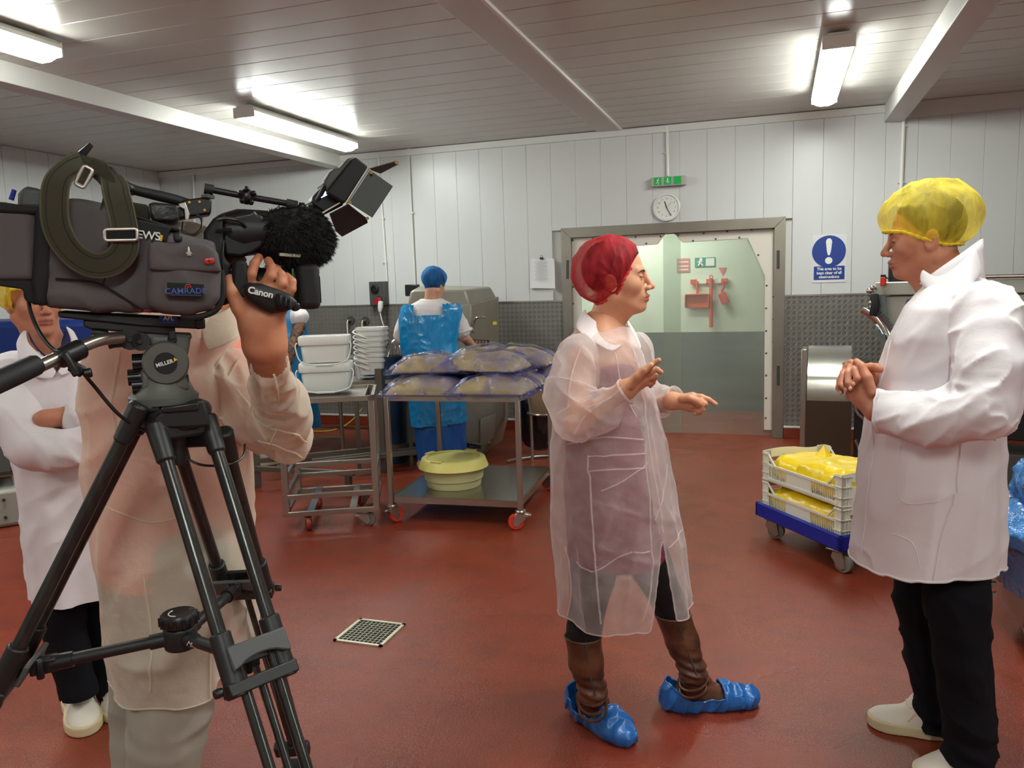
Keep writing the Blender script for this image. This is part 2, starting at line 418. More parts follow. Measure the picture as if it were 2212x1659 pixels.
# ================= fluorescent fixtures =================
def fixture_mat():
    T=NT('lit_diffuser'); T.b.inputs['Base Color'].default_value=(.9,.9,.9,1); T.b.inputs['Roughness'].default_value=.4
    T.b.inputs['Emission Color'].default_value=(*TUBE_COL,1); T.b.inputs['Emission Strength'].default_value=TUBE; return T.m
M_lit=fixture_mat()
def fixture(label):
    t=thing('ceiling_light',label,'ceiling light',group='fluorescent battens under the ceiling')
    L=1.58
    b=MB(); b.prism([(-.06,0),(-.095,-.03),(-.095,-.05),(.095,-.05),(.095,-.03),(.06,0)],(0,L,0),(0,-L/2,0)); b.build('housing',M_white,t)
    b=MB()
    pr=[(-.092,-.05),(-.092,-.078),(-.07,-.108),(-.03,-.12),(.03,-.12),(.07,-.108),(.092,-.078),(.092,-.05)]
    b.prism(pr,(0,L-.03,0),(0,-(L-.03)/2,0)); b.build('diffuser',M_lit,t,bev=.012,bseg=3)
    for s in(-1,1):
        b=MB(); b.box((0,s*(L/2+.004),-.055),(.19,.012,.08)); b.build('end_cap',M_white,t,bev=.004)
    return t
LF=[(-3.92,6.10,'lit fluorescent batten along the left beam, nearer the back wall'),(-3.92,2.79,'lit fluorescent batten cut off by the left edge of the photo'),(.33,6.08,'short-looking lit batten beside the right beam')]
FX=fixture(LF[0][2]); FX.location=(LF[0][0],LF[0][1],CZ-.015)
for x,y,l in LF[1:]: dup(FX,(x,y,CZ-.015),label=l)
# the same battens go on behind and beside the photographer
for x,y,lb_ in [(-3.92,-.5,'lit fluorescent batten at the left, out of view behind the photographer'),(.4,2.5,'lit fluorescent batten just above the top edge of the view'),(.4,-.8,'lit fluorescent batten above and behind the photographer'),(4.0,1.2,'lit fluorescent batten out of view at the right rear of the room')]: 
    o=dup(FX,(x,y,CZ-.015),label=lb_)
# ================= room shell =================
X0,X1,Y0=-6.95,5.6,-3.2
def struct(o): o['kind']='structure'; return o
b=MB(); b.bb((X0-.3,Y0-.3,-.1),(X1+.3,D+.2,0)); fl=struct(b.build('floor',M_floor))
def panelset(root,spans,mk,name,m,bev=.002):
    """panels share one mesh when alike"""
    cache={}
    for key,loc in spans:
        if key in cache:
            c=cache[key].copy(); COL.objects.link(c); c.parent=root; c.location=loc
        else:
            o=mk(key); o.parent=root; o.location=loc; cache[key]=o
def panel_mesh(name,size,m,bev=.003):
    b=MB(); b.box((0,0,0),size); return b.build(name,m,None,bev=bev,bseg=1)
# back wall with a door opening
DX0,DX1,DTOP=-1.955,-.035,1.955
wb=thing('wall_back',None,None,kind='structure')
b=MB(); b.bb((X0-.2,D+.03,0),(DX0,D+.2,CZ)); b.bb((DX1,D+.03,0),(X1+.2,D+.2,CZ)); b.bb((DX0,D+.03,DTOP),(DX1,D+.2,CZ)); b.build('wall_core',M_joint,wb)
sp=[]; x=X0; 
pw=.2525
while x<X1:
    xc=x+pw/2
    if xc+pw/2<DX0-.02 or xc-pw/2>DX1+.02: sp.append(('full',(xc,D+.015,(DZ+CZ)/2)))
    else: sp.append(('top',(xc,D+.015,(DTOP+.08+CZ)/2)))
    x+=pw
def mk(k):
    return panel_mesh('panel',(pw-.0012,.03,(CZ-DZ) if k=='full' else CZ-DTOP-.08),M_wall,.0016)
panelset(wb,sp,mk,'panel',M_wall)
sh=[]
for a,bx in((X0,DX0-.09),(DX1+.09,X1)):
    n=max(1,round((bx-a)/1.22)); wd=(bx-a)/n
    for i in range(n):
        q=MB(); q.bb((a+i*wd+.001,D-.006,.10),(a+(i+1)*wd-.001,D+.03,DZ)); q.build('checker_plate',M_tread,wb)
q=MB(); q.bb((X0,D-.012,DZ-.004),(DX0-.09,D,DZ+.012)); q.bb((DX1+.09,D-.012,DZ-.004),(X1,D,DZ+.012)); q.build('edge_strip',M_steel,wb)
def base(name,boxes,m): q=MB(); [q.bb(*t) for t in boxes]; return struct(q.build(name,m,None,bev=.004))
base('baseboard_back',[((X0,D-.02,0),(DX0-.1,D+.01,.098)),((DX1+.1,D-.02,0),(X1,D+.01,.098))],M_floor)
base('trim_1',[((X0,D-.024,.098),(DX0-.1,D+.005,.118)),((DX1+.1,D-.024,.098),(X1,D+.005,.118))],M_trim)
base('trim_2',[((X0,D-.03,CZ-.07),(X1,D+.005,CZ-.005))],M_trim)
base('trim_9',[((.95,D-.05,CZ-.13),(X1,D-.01,CZ-.0))],M_beam)
# left wall
wl=thing('wall_left',None,None,kind='structure')
b=MB(); b.bb((X0-.2,Y0-.2,0),(X0-.03,D+.03,CZ)); b.build('wall_core',M_joint,wl)
sp=[]; y=D
while y>2: sp.append(('a',(X0-.015,y-pw/2,(DZ+CZ)/2))); y-=pw
panelset(wl,sp,lambda k:panel_mesh('panel',(.03,pw-.0014,CZ-DZ),M_wall),'panel',M_wall)
b=MB(); b.bb((X0-.03,Y0,DZ),(X0,y,CZ)); b.build('panel',M_wall,wl)
y=D
while y>Y0: b=MB(); b.bb((X0-.03,max(y-1.8,Y0)+.002,0),(X0+.006,y-.002,DZ)); b.build('checker_plate',M_treadR,wl); y-=1.8
# right and front walls, outside the frame
b=MB(); b.bb((X1,Y0-.2,0),(X1+.2,D+.2,CZ)); struct(b.build('wall_right',M_wall))
b=MB(); b.bb((X0-.2,Y0-.2,0),(X1+.2,Y0,CZ)); struct(b.build('wall_front',M_wall))
# ceiling: boards side by side between the beams
ce=thing('ceiling',None,None,kind='structure')
b=MB(); b.bb((X0-.2,Y0-.2,CZ+.035),(X1+.2,D+.2,CZ+.2)); b.build('ceiling_core',M_joint,ce)
BX=[(-4.66,-4.50),(-1.67,-1.44),(.86,1.02)]
bays=[(X0,-4.58),(-4.58,-1.55),(-1.55,.94),(.94,X1)]
cache={}
for bi,(a,bx) in enumerate(bays):
    y=D
    while y>1.2:
        if bi in cache: c=cache[bi].copy(); COL.objects.link(c); c.parent=ce
        else:
            c=panel_mesh('panel',(bx-a,pw-.004,.035),M_ceil,.003); c.parent=ce; cache[bi]=c
        c.location=((a+bx)/2,y-pw/2,CZ+.0175); y-=pw
b=MB(); b.bb((X0,Y0,CZ),(X1,y,CZ+.035)); b.build('panel',M_ceil,ce)
for i,((a,bx),dz) in enumerate(zip(BX,(.13,.012,.15))):
    b=MB(); b.bb((a,Y0,CZ-dz),(bx,D,CZ+.001)); struct(b.build('trim_%d'%(i+3),M_beam,None,bev=.004))
b=MB(); b.bb((-1.445,Y0,CZ-.02),(-1.425,D,CZ)); struct(b.build('trim_6',M_white))
# ================= door =================
dr=thing('door_1',None,None,kind='structure')
fw=.098
b=MB()
b.prism([(DX0-fw,0),(DX0,0),(DX0,DTOP),(DX0-fw,DTOP+fw)],(0,.16,0),(0,D-.03,0)); b.build('frame_post',M_frame,dr,bev=.003)
b=MB(); b.prism([(DX1+fw,0),(DX1,0),(DX1,DTOP),(DX1+fw,DTOP+fw)],(0,.16,0),(0,D-.03,0)); b.build('frame_post',M_frame,dr,bev=.003)
b=MB(); b.prism([(DX0,DTOP),(DX1,DTOP),(DX1+fw,DTOP+fw),(DX0-fw,DTOP+fw)],(0,.16,0),(0,D-.03,0)); b.build('frame_head',M_frame,dr,bev=.003)
def WP(pts,y=D+.02): return [ (lambda q:(q[0],q[2]))(ony(u,v,y)) for u,v in pts]
rl=[(1455,504),(1675,491),(1673,930),(1650,929),(1652,596),(1615,515),(1475,524)]
ll=[(1231,508),(1438,505),(1420,528),(1300,536),(1264,612),(1256,640),(1257,928),(1233,929)]
pv=NT('pvc_sheet'); 
pv.b.inputs['Base Color'].default_value=(*lin((176,186,174)),1); pv.b.inputs['Roughness'].default_value=.12
tr=pv.n('ShaderNodeBsdfTransparent',{0:(.80,.85,.80,1)}); tl=pv.n('ShaderNodeMixShader'); 
fz=pv.ramp(pv.noise(2.5,4,pv.mp((1,1,.35))),[(.3,(.28,)*3),(.7,(.38,)*3)])
pv.set(tl.inputs[0],fz); pv.set(tl.inputs[1],tr.outputs[0]); pv.set(tl.inputs[2],pv.b.outputs[0]); pv.set(pv.o.inputs[0],tl.outputs[0])
pv.set(pv.b.inputs['Normal'],pv.bump(pv.noise(3.,3,pv.mp((2.2,1,.5)),dist=.6),.25,.03))
for nm,poly,sheet in(('l',ll,[(1240,512),(1470,505),(1470,938),(1240,934)]),('r',rl,[(1432,508),(1668,497),(1668,941),(1436,939)])):
    yy=D+.03 if nm=='l' else D+.045
    b=MB(); P=WP(poly,yy-.01); b.prism(P,(0,.02,0),(0,yy-.012,0)); lf=b.build('leaf_border',M_pvcw,dr,bev=.004)
    b=MB(); z=np.array([(q[0],q[1]) for q in WP(sheet,yy)]); x0,x1=z[:,0].min(),z[:,0].max()
    # slightly wavy sheet of clear plastic
    gx=np.linspace(x0,x1,22); gz=np.linspace(.01,z[:,1].max(),16); V=[];F=[]
    for j,zz in enumerate(gz):
        for i,xx in enumerate(gx): V.append((xx,yy+.01+.010*math.sin(xx*9+zz*1.3)*math.sin(PI*(xx-x0)/(x1-x0)),zz))
    for j in range(15):
        for i in range(21): F.append((j*22+i,j*22+i+1,j*22+23+i,j*22+22+i))
    o=new_mesh('pvc_sheet',V,F,pv.m,dr,4); 
    # bolts
    bp=[(1465,508),(1520,504),(1571,500),(1624,496),(1671,494),(1497,520),(1546,516),(1597,513),(1638,551),(1656,617),(1671,641),(1655,666),(1671,690),(1655,715),(1671,739),(1655,763),(1655,811),(1655,860),(1654,903),(1671,924),(1671,788),(1671,835),(1671,882)] if nm=='r' else [(1237,519),(1281,516),(1373,512),(1427,511),(1396,526),(1238,570),(1238,620),(1238,656),(1238,710),(1238,770),(1238,830),(1238,890)]
    for u,v in bp:
        q=ony(u,v,yy-.012); b=MB(); b.cyl(q,q-np.array([0,.006,0]),.0095,.007,8); b.build('bolt',M_dgrey,lf)
for u,v0,v1 in((1681,541,580),(1681,790,832),(1226,562,602),(1226,800,840)):
    a=ony(u,v0,D-.03); c=ony(u,v1,D-.03); b=MB(); b.cyl(a,c,.013,n=8); b.bb(a+[-.03,0.005,-.02],c+[.02,.015,.02]); b.build('hinge',M_dgrey,dr)
# passage behind the door
PY=9.25
b=MB(); b.bb((-3.4,D+.2,-.1),(1.6,PY+.2,0)); fl2=struct(b.build('floor_passage',M_floor))
b=MB(); b.bb((-3.4,PY,.91),(1.6,PY+.1,CZ)); struct(b.build('wall_passage',mat('passage_wall',(214,220,204),.5,var=(1.5,.05))))
b=MB(); b.bb((-3.4,PY-.01,0),(1.6,PY+.1,.91)); struct(b.build('baseboard_passage',mat('passage_dado',(104,110,110),.5,var=(3,.2),stretch=(.4,1,3))))
b=MB(); b.bb((-3.5,D+.2,0),(-3.4,PY+.1,CZ)); b.bb((1.6,D+.2,0),(1.7,PY+.1,CZ)); struct(b.build('wall_passage_side',M_wall))
b=MB(); b.bb((-3.4,D+.2,CZ-.3),(1.6,PY+.1,CZ-.2)); struct(b.build('ceiling_passage',M_ceil))
o=dup(FX,(-1.7,8.5,CZ-.31),rz=PI/2,label='lit batten behind the clear doors, above the red tools')
def pw_(u,v,dy=0): return ony(u,v,PY-dy)
def flat_thing(name,label,cat,loc,group=None): return thing(name,label,cat,loc,0,group)
# red tools on a rail
a=pw_(1493,609,.02); c=pw_(1573,606,.02)
t=thing('tool_rail','white tool rail seen through the clear doors','rail',a)
b=MB(); b.bar((0,0,0),c-a,.05,.012,(0,1,0)); b.build('rail',M_white,t)
for k in(.07,.5,.9):
    b=MB(); b.box((c-a)*k+[0,-.015,0],(.07,.03,.055)); b.build('clip',M_orange,t,bev=.006)
q=pw_(1506,612,.05); t=thing('dustpan','orange-red dustpan hanging on the rail behind the clear doors','dustpan',q)
w=(pw_(1530,640,.05)-pw_(1480,640,.05))[0]; h=(pw_(1505,625,.05)-pw_(1505,655,.05))[2]
b=MB(); b.cyl((0,0,.02),(0,0,-.12),.014,n=8); b.build('handle',M_orange,t)
b=MB(); b.box((0,0,-.12-h/2),(w,.015,h)); b.box((0,-.03,-.125),(w,.06,.014)); b.box((-w/2,-.03,-.12-h/2),(.012,.05,h*.9)); b.box((w/2,-.03,-.12-h/2),(.012,.05,h*.9)); b.build('pan',M_orange,t,bev=.005)
q=pw_(1536,602,.06); e=pw_(1536,707,.06); t=thing('broom','long orange-red handle hanging on the rail behind the doors','broom',q)
b=MB(); b.cyl((0,0,0),e-q,.021,n=10); b.build('handle',M_orange,t); b=MB(); b.tube([(.018*math.cos(i/8*2*PI),0,.02+.018*math.sin(i/8*2*PI)) for i in range(8)],.006,6,True); b.build('hanging_loop',M_orange,t)
q=pw_(1562,607,.06); t=thing('hand_brush','red hand brush hanging right of the long handle','brush',q)
b=MB(); e=pw_(1558,632,.06)-q; b.tube([(0,0,0),e*.5+[.02,0,0],e],[.012,.016,.012],8); b.build('handle',M_red,t)
b=MB(); b.bar(e,pw_(1568,655,.06)-q,.085,.05,(0,1,0)); b.build('brush_head',M_red,t,bev=.008)
def sign(name,label,u0,v0,u1,v1,m,th=.004,plane=None,cat='sign'):
    f=(lambda u,v:ony(u,v,PY-.006)) if plane is None else plane
    a=f(u0,v0); c=f(u1,v1); ctr=(a+c)/2; t=thing(name,label,cat,ctr); b=MB(); b.box((0,0,0),(abs(c-a)[0],th,abs(c-a)[2])); b.build('plate',m,t); return t,abs(c-a)[0],abs(c-a)[2],ctr
t,w,h,_=sign('red_notice','faded red square notice behind the clear doors',1462,559,1490,588,mat('faded_red',(196,120,118),.6))
for k in(.25,-.05,-.3):
    b=MB(); b.box((0,-.004,h*k),(w*.8,.002,h*.07)); b.build('print_line',M_paper,t)
t,w,h,_=sign('exit_notice','green and white running-man notice behind the clear doors',1501,557,1545,576,mat('faded_green',(60,140,120),.6))
b=MB(); b.box((w*.25,-.004,0),(w*.42,.002,h*.8)); b.build('white_field',M_paper,t)
b=MB(); b.sph((-w*.2,-.004,h*.3),(.018,.002,.018),6); b.tube([(-w*.22,-.005,h*.2),(-w*.24,-.005,-h*.05),(-w*.32,-.005,-h*.35)],.011,6); b.tube([(-w*.24,-.005,-h*.05),(-w*.16,-.005,-h*.2),(-w*.1,-.005,-h*.38)],.01,6); b.tube([(-w*.36,-.005,h*.02),(-w*.22,-.005,h*.14),(-w*.1,-.005,h*.05)],.008,6); b.build('running_man',M_paper,t)
q=pw_(1561,578,.006); r=pw_(1570,578,.006)[0]-q[0]; t=thing('warning_triangle','small red triangle notice above the hand brush','sign',q)
b=MB(); b.prism([(-r,0),(r,0),(0,-2*r)],(0,.004,0)); b.build('plate',mat('faded_pink',(205,110,110),.6),t)
# ================= things on the back wall =================
def onw(u,v,off=0.): return ony(u,v,D-off)
# exit sign
a=onw(1407,379,.05); c=onw(1482,405,.05); w=abs(c-a)[0]; h=.085
t=thing('exit_sign','grey box with three green emergency squares above the clock','exit sign',onw(1444,392,.035))
b=MB(); b.box((0,0,0),(w,.06,h)); b.build('housing',mat('sign_case',(176,176,166),.35),t,bev=.006)
for i,x in enumerate((-.30,-.01,.27)):
    b=MB(); b.box((x*w,-.032,.004),(.17*w+.012,.004,h*.82)); g=b.build('green_square',M_green,t)
    b=MB()
    if i==0:
        b.sph((x*w+.008,-.036,.026),(.006,.001,.006),5); b.tube([(x*w+.004,-.036,.018),(x*w,-.036,.0),(x*w-.014,-.036,-.018)],.0035,5); b.tube([(x*w,-.036,0),(x*w+.01,-.036,-.012),(x*w+.006,-.036,-.028)],.0035,5); b.tube([(x*w-.012,-.036,.012),(x*w+.004,-.036,.016),(x*w+.016,-.036,.006)],.003,5); b.build('running_man',M_signw,g)
    if i==1:
        b.box((x*w,-.036,.01),(.010,.002,.036)); b.prism([(-.018,0),(.018,0),(0,-.02)],(0,.002,0),(x*w,-.037,-.004)); b.prism([(-.02,.008),(-.012,.008),(0,-.012),(0,-.02)],(0,.002,0),(x*w,-.037,-.004)); b.build('down_arrow',M_signw,g)
# clock 11:25
q=onw(1440,448,.02); t=thing('wall_clock','round white wall clock above the clear doors','clock',q)
b=MB(); b.lathe([(.126,0),(.132,.012),(.128,.03),(.116,.034),(.113,.022)],(0,.02,0),40,rotm((1,0,0),PI/2)); b.build('rim',M_white,t)
b=MB(); b.cyl((0,.015,0),(0,0,0),.114,n=40); b.build('dial',mat('dial',(222,216,212),.5),t)
Rw=np.array([[1,0,0],[0,0,-1],[0,1,0]]).astype(float)
for k in range(1,13):
    an=PI/2-k*PI/6; text('numeral',str(k),.026,M_ink,t,(.083*math.cos(an),-.002,.083*math.sin(an)),Rw,.0003)
def hand(nm,an,L,w_,m,y):
    b=MB(); d=np.array([math.sin(an),0,math.cos(an)]); b.bar(-d*L*.2+[0,y,0],d*L+[0,y,0],w_,.002,(0,1,0)); b.build(nm,m,t)
hand('hour_hand',math.radians(342),.06,.007,M_black,-.005); hand('minute_hand',math.radians(152),.088,.005,M_black,-.008); hand('second_hand',math.radians(48),.07,.0015,M_dgrey,-.010)
# mandatory notice
t,w,h,ctr=sign('safety_notice','white notice with blue exclamation disc right of the door','sign',1757,508,1826,608,mat('notice_white',(222,222,226),.4),.004,lambda u,v:onw(u,v,.004)) if False else sign('safety_notice','white notice with blue exclamation disc, right of the doors',1756,508,1827,609,mat('notice_white',(222,222,226),.4),.004,lambda u,v:onw(u,v,.004))
cc=onw(1790.5,543,.007)-ctr; b=MB(); b.cyl(cc,cc-[0,.002,0],.151 if False else .142,n=40); b.build('blue_disc',M_blue,t)
b=MB(); pr=[(.026*math.cos(a)*1.0,.062+.035*math.sin(a)) for a in np.linspace(0,PI,9)]+[(-.017,-.02)]+[(.010*math.cos(a),-.045+.010*math.sin(a)) for a in np.linspace(PI,2*PI,7)]+[(.017,-.02)]
b.prism([(p,q_+.02) for p,q_ in pr],(0,-.002,0),cc-[0,.002,0]); b.cyl(cc+[0,-.002,-.082],cc+[0,-.004,-.082],.031,n=20); b.build('exclamation_mark',M_signw,t)
a=onw(1758,576,.007)-ctr; c=onw(1824,603,.007)-ctr; b=MB(); b.box((a+c)/2,(abs(c-a)[0],.002,abs(c-a)[2])); pl=b.build('text_plate',M_blue,t,bev=0)
for i,s in enumerate(('This area to be','kept clear of all','obstructions')):
    text('lettering',s,.036,M_signw,pl,(a+c)/2+[0,-.003,.036-.036*i],Rw,.0004,sp=.95,bold=.0008)
# papers under a clip
q=onw(1172,592,.01); t=thing('paper_sheets','sheaf of printed paper hanging left of the doors','papers',q)
a=onw(1147,560,.01)-q; c=onw(1197,622,.01)-q
for k in range(3):
    V=[];F=[]
    for j in range(7):
        for i in range(6):
            fx=i/5;fz=j/6; V.append((a[0]+(c[0]-a[0])*fx+.01*(k-1)+.006*fz*(k-1),-.004*k-.012*fz*fz*(1+math.sin(fx*5+k)*.6),a[2]+(c[2]-a[2])*fz+.004*math.sin(fx*3+k)))
    for j in range(6):
        for i in range(5): F.append((j*6+i,j*6+i+1,j*6+7+i,j*6+6+i))
    sh_=new_mesh('sheet',V,F,M_paper,t,4)
b=MB()
for i in range(18): b.box((-.005,-.0225-.012*(i/18)**2,a[2]-.03-i*.0105),(.14-(i%4)*.012,.001,.002))
b.build('print_line',mat('grey_print',(150,150,158),.7),t,kind='stuff')
b=MB(); b.box((.0,-.02,a[2]+.004),(.035,.012,.02)); b.tube([(-.012,-.02,a[2]+.012),(-.006,-.02,a[2]+.034),(.006,-.02,a[2]+.034),(.012,-.02,a[2]+.012)],.002,6); b.build('bulldog_clip',M_black,t)
# conduits
def conduit(label,pts,cl,r=.011):
    P=[onw(u,v,.02) for u,v in pts]; t=thing('conduit',label,'conduit',P[-1]); P=[p-P[-1] for p in P]
    b=MB(); b.tube(P,r,8); b.build('pipe',M_white,t)
    for u,v in cl:
        q=onw(u,v,.02); k=np.array(t.location); b=MB(); b.box(q-k,(.055,.012,.014)); b.cyl(q-k+[-.02,0,0],q-k+[-.02,-.012,0],.005,n=6); b.build('saddle_clip',M_trim,t)
conduit('white conduit dropping from the ceiling to the exit sign',[(1441,271),(1443,380)],[(1441,330)],.014)
conduit('white conduit running down beside the right beam',[(1953,243),(1944,470)],[(1952,272),(1946,394)],.016)
conduit('white conduit dropping from the ceiling to the dark socket box',[(816,328),(836,607)],[(826,472),(831,566)])
conduit('white conduit right of the socket box, behind the blue-capped worker',[(882,320),(897,618)],[(889,460)],.009)
conduit('white conduit near the left corner of the back wall',[(417,362),(424,640)],[],.012)
# socket box with red plug
q=onw(823,634,.0); t=thing('socket_box','dark grey industrial socket box on the wall','socket',q)
w=abs(onw(806,634,.05)-onw(840,634,.05))[0]; h=abs(onw(820,608,.05)-onw(820,660,.05))[2]
b=MB(); b.box((0,-.045,0),(w,.09,h)); b.build('box',M_dgrey,t,bev=.008)
b=MB(); b.lathe([(.045,0),(.045,.02),(.03,.024),(.03,.012)],(-.02,-.09,.05),20,rotm((1,0,0),PI/2)); b.build('socket_cover',M_black,t)
b=MB(); b.cyl((.02,-.09,-.07),(.02,-.11,-.07),.04,n=16); b.build('lower_socket',M_black,t)
q2=onw(817,651,.16); t=thing('power_plug','red and white industrial plug with a white flex','plug',q2)
b=MB(); b.cyl((-.01,.03,.01),(-.01,-.02,.0),.038,n=14); b.build('red_collar',mat('dark_red',(160,36,44),.45),t)
b=MB(); b.tube([(.03,0,-.0),(.028,-.01,-.06),(.02,-.01,-.11)],[.028,.03,.018],10); b.build('plug_body',M_white,t)
b=MB(); b.tube(crv([(.02,-.01,-.1),(.03,-.01,-.17),(.05,.0,-.26),(.075,.03,-.36)],6),.007,8); b.build('flex',M_white,t)
# pipe stubs on round flanges
for i,(u,v,l) in enumerate(((757,692,'steel pipe stub with round wall flange, left of its twin'),(789,693,'steel pipe stub with round wall flange, right of its twin'))):
    q=onw(u,v,.02); t=thing('pipe_stub',l,'pipe',q,group='pipe stubs on the checker plate')
    b=MB(); b.cyl((0,.02,0),(0,0,0),.05,.045,20); b.build('flange',M_dgrey,t)
    b=MB(); b.tube([(0,0,0),(0,-.06,0),(0,-.075,-.02),(0,-.075,-.36)],.014,10); b.build('pipe',M_steel,t)
# ================= background things =================
def caster(par,c,m_tyre,r=.05,w=.035,rz=0.,brake=True,stem=.04,plate=False,name='caster',hub=None):
    """swivel caster: c = point under the frame (top of the stem); wheel stands on z=0 of the thing"""
    R=rotm((0,0,1),rz); c=np.array(c,float); hz=c[2]
    ax=R@np.array([1,0,0]); fw=R@np.array([0,1,0]); wc=np.array([c[0],c[1],0])+fw*(-.03)+[0,0,r]
    b=MB()
    if plate: b.box(c-[0,0,.004],(.10,.085,.008),R)
    else: b.lathe([(.032,-.022),(.036,-.01),(.03,0)],c,14)
    b.cyl(c,c-[0,0,.03],.024,n=12)
    for s in(-1,1):
        o=ax*s*(w/2+.006)
        pts=[(-.034,.0),(.022,.0),(.03,-.03),(.006-.03,-(hz-r)-.012),(-.04-.01,-(hz-r)+.004)]
        b.prism([(p[0],p[1]-.022) for p in pts],ax*.004,c+o-ax*.002,fw,(0,0,1))
    b.box(c-[0,0,.024]-fw*.006,(w+.016,.056,.008),R)
    k=b.build(name,M_steel,par,bev=.002,bseg=1)
    b=MB(); RR=look(ax); b.lathe([(r*.62,-w/2),(r*.92,-w/2),(r,-w*.32),(r,w*.32),(r*.92,w/2),(r*.62,w/2)],wc,28,RR); b.build('tyre',m_tyre,k)
    b=MB(); b.lathe([(.006,-w*.56),(r*.3,-w*.5),(r*.34,-w*.32),(r*.64,-w*.3),(r*.64,w*.3),(r*.34,w*.32),(r*.3,w*.5),(.006,w*.56)],wc,20,RR); b.build('wheel_hub',hub or M_rubber,k)
    if brake: b=MB(); b.prism([(0,0),(.05,-.012),(.085,-.004),(.085,.004),(.045,.012),(0,.012)],ax*.04,c-[0,0,.034]-ax*.02-fw*.02,-fw if False else fw*1.,(0,0,1)); b.build('brake_pedal',M_chrome,k,bev=.002)
    return k
M_tyre_red=mat('red_tyre',(214,58,42),.45)
M_hubw=mat('hub_cream',(222,214,196),.45)
M_tyre_dark=mat('dark_red_tyre',(150,48,38),.5)
# ---- bag of rice ----
def rice_mat():
    T=NT('bagged_rice'); v=T.n('ShaderNodeTexVoronoi',{'Vector':T.mp((1,1,1.8)),'Scale':170.})
    n=T.noise(9,4)
    c=T.mix(T.ramp(n,[(.3,(0,0,0)),(.7,(1,1,1))]),lin((206,182,122)),lin((172,146,90)))
    c=T.mix(T.math('MULTIPLY',T.ramp(v.outputs['Distance'],[(.0,(0,0,0)),(.8,(1,1,1))]),.45),c,lin((196,176,124)))
    T.set(T.b.inputs['Base Color'],c); T.b.inputs['Roughness'].default_value=.8; T.set(T.b.inputs['Normal'],T.bump(v.outputs['Distance'],.7,.004)); return T.m
M_rice=rice_mat()
def film(name,col,op=(.25,.55),sc=6,bs=14,bst=.9,rough=.08,dist=.02,tint=.45):
    T=NT(name); c=lin(col); T.b.inputs['Base Color'].default_value=(*c,1); T.b.inputs['Roughness'].default_value=rough; T.b.inputs['Specular IOR Level'].default_value=.9
    T.set(T.b.inputs['Normal'],T.bump(T.noise(bs,4,dist=1.2),bst,dist))
    tr=T.n('ShaderNodeBsdfTransparent',{0:(*[tint+(1-tint)*x for x in c],1)}); mx=T.n('ShaderNodeMixShader')
    f=T.ramp(T.noise(sc,4,dist=.8),[(.32,(op[0],)*3),(.68,(op[1],)*3)])
    T.set(mx.inputs[0],f); T.set(mx.inputs[1],tr.outputs[0]); T.set(mx.inputs[2],T.b.outputs[0])
    gl=T.n('ShaderNodeBsdfGlossy'); gl.inputs['Roughness'].default_value=rough; T.set(gl.inputs['Normal'],T.b.inputs['Normal'].links[0].from_socket); fr_=T.n('ShaderNodeFresnel',{'IOR':1.4}); m3=T.n('ShaderNodeMixShader'); T.set(m3.inputs[0],T.math('MULTIPLY',fr_.outputs[0],.55)); T.set(m3.inputs[1],mx.outputs[0]); T.set(m3.inputs[2],gl.outputs[0]); T.set(T.o.inputs[0],m3.outputs[0]); return T.m
M_bluefilm=film('blue_film',(80,98,220),(.0,.26),8,11,.8,.10,.025,tint=.96)
def rice_bag(label,c,size,rz,tilt=(0,0),seed=0,fill=.92):
    L,Wd,Hh=size; t=thing('rice_bag',label,'bag',c,rz,'bags of rice on the steel trolley')
    R=rotm((0,1,0),tilt[0])@rotm((1,0,0),tilt[1])
    def body(P,e=0.):
        q=(P)@R; x,y,z=q[:,0],q[:,1],q[:,2]
        nx=np.abs(x)/(L/2); ny=np.abs(y)/(Wd/2)
        prof=np.clip(1-nx**2.6,0,1)**.5*np.clip(1-ny**2.8,0,1)**.5
        lump=1+.16*(vnoise(q*9+seed*7.3,seed)-.5)*2
        hz=Hh*prof*lump; zt=hz*.92+e; zb=-.003-.0*hz-e
        rr=np.maximum(nx,ny)
        d=np.maximum(z-zt,zb-z); d=np.maximum(d,(rr-1.02-e*6)*Wd/2)
        return d*.55
    def shell(P):
        q=P@R; wr=ridge(np.stack([q[:,0]*10,q[:,1]*22,q[:,2]*16],1)+seed,seed+3); wr=np.clip(wr-.72,0,1)*.026
        flare=np.clip(np.abs(q[:,0])/(L/2)-.72,0,1)*.03
        return body(P,.006)-wr-flare*.25
    lo=(-L*.56,-Wd*.6,-Hh*.5-abs(tilt[0])*L/2-abs(tilt[1])*Wd/2);hi=(L*.56,Wd*.6,Hh*1.25+abs(tilt[0])*L/2+abs(tilt[1])*Wd/2)
    sdf_obj('rice_filling',lambda P:body(P/fill*1.0,0)*fill,lo,hi,.012,M_rice,t,relax=1)
    sdf_obj('plastic_bag',shell,lo,hi,.011,M_bluefilm,t)
    # gathered closed end
    b=MB(); a=R@np.array([L*.49,0,.02]); pts=[]
    return t
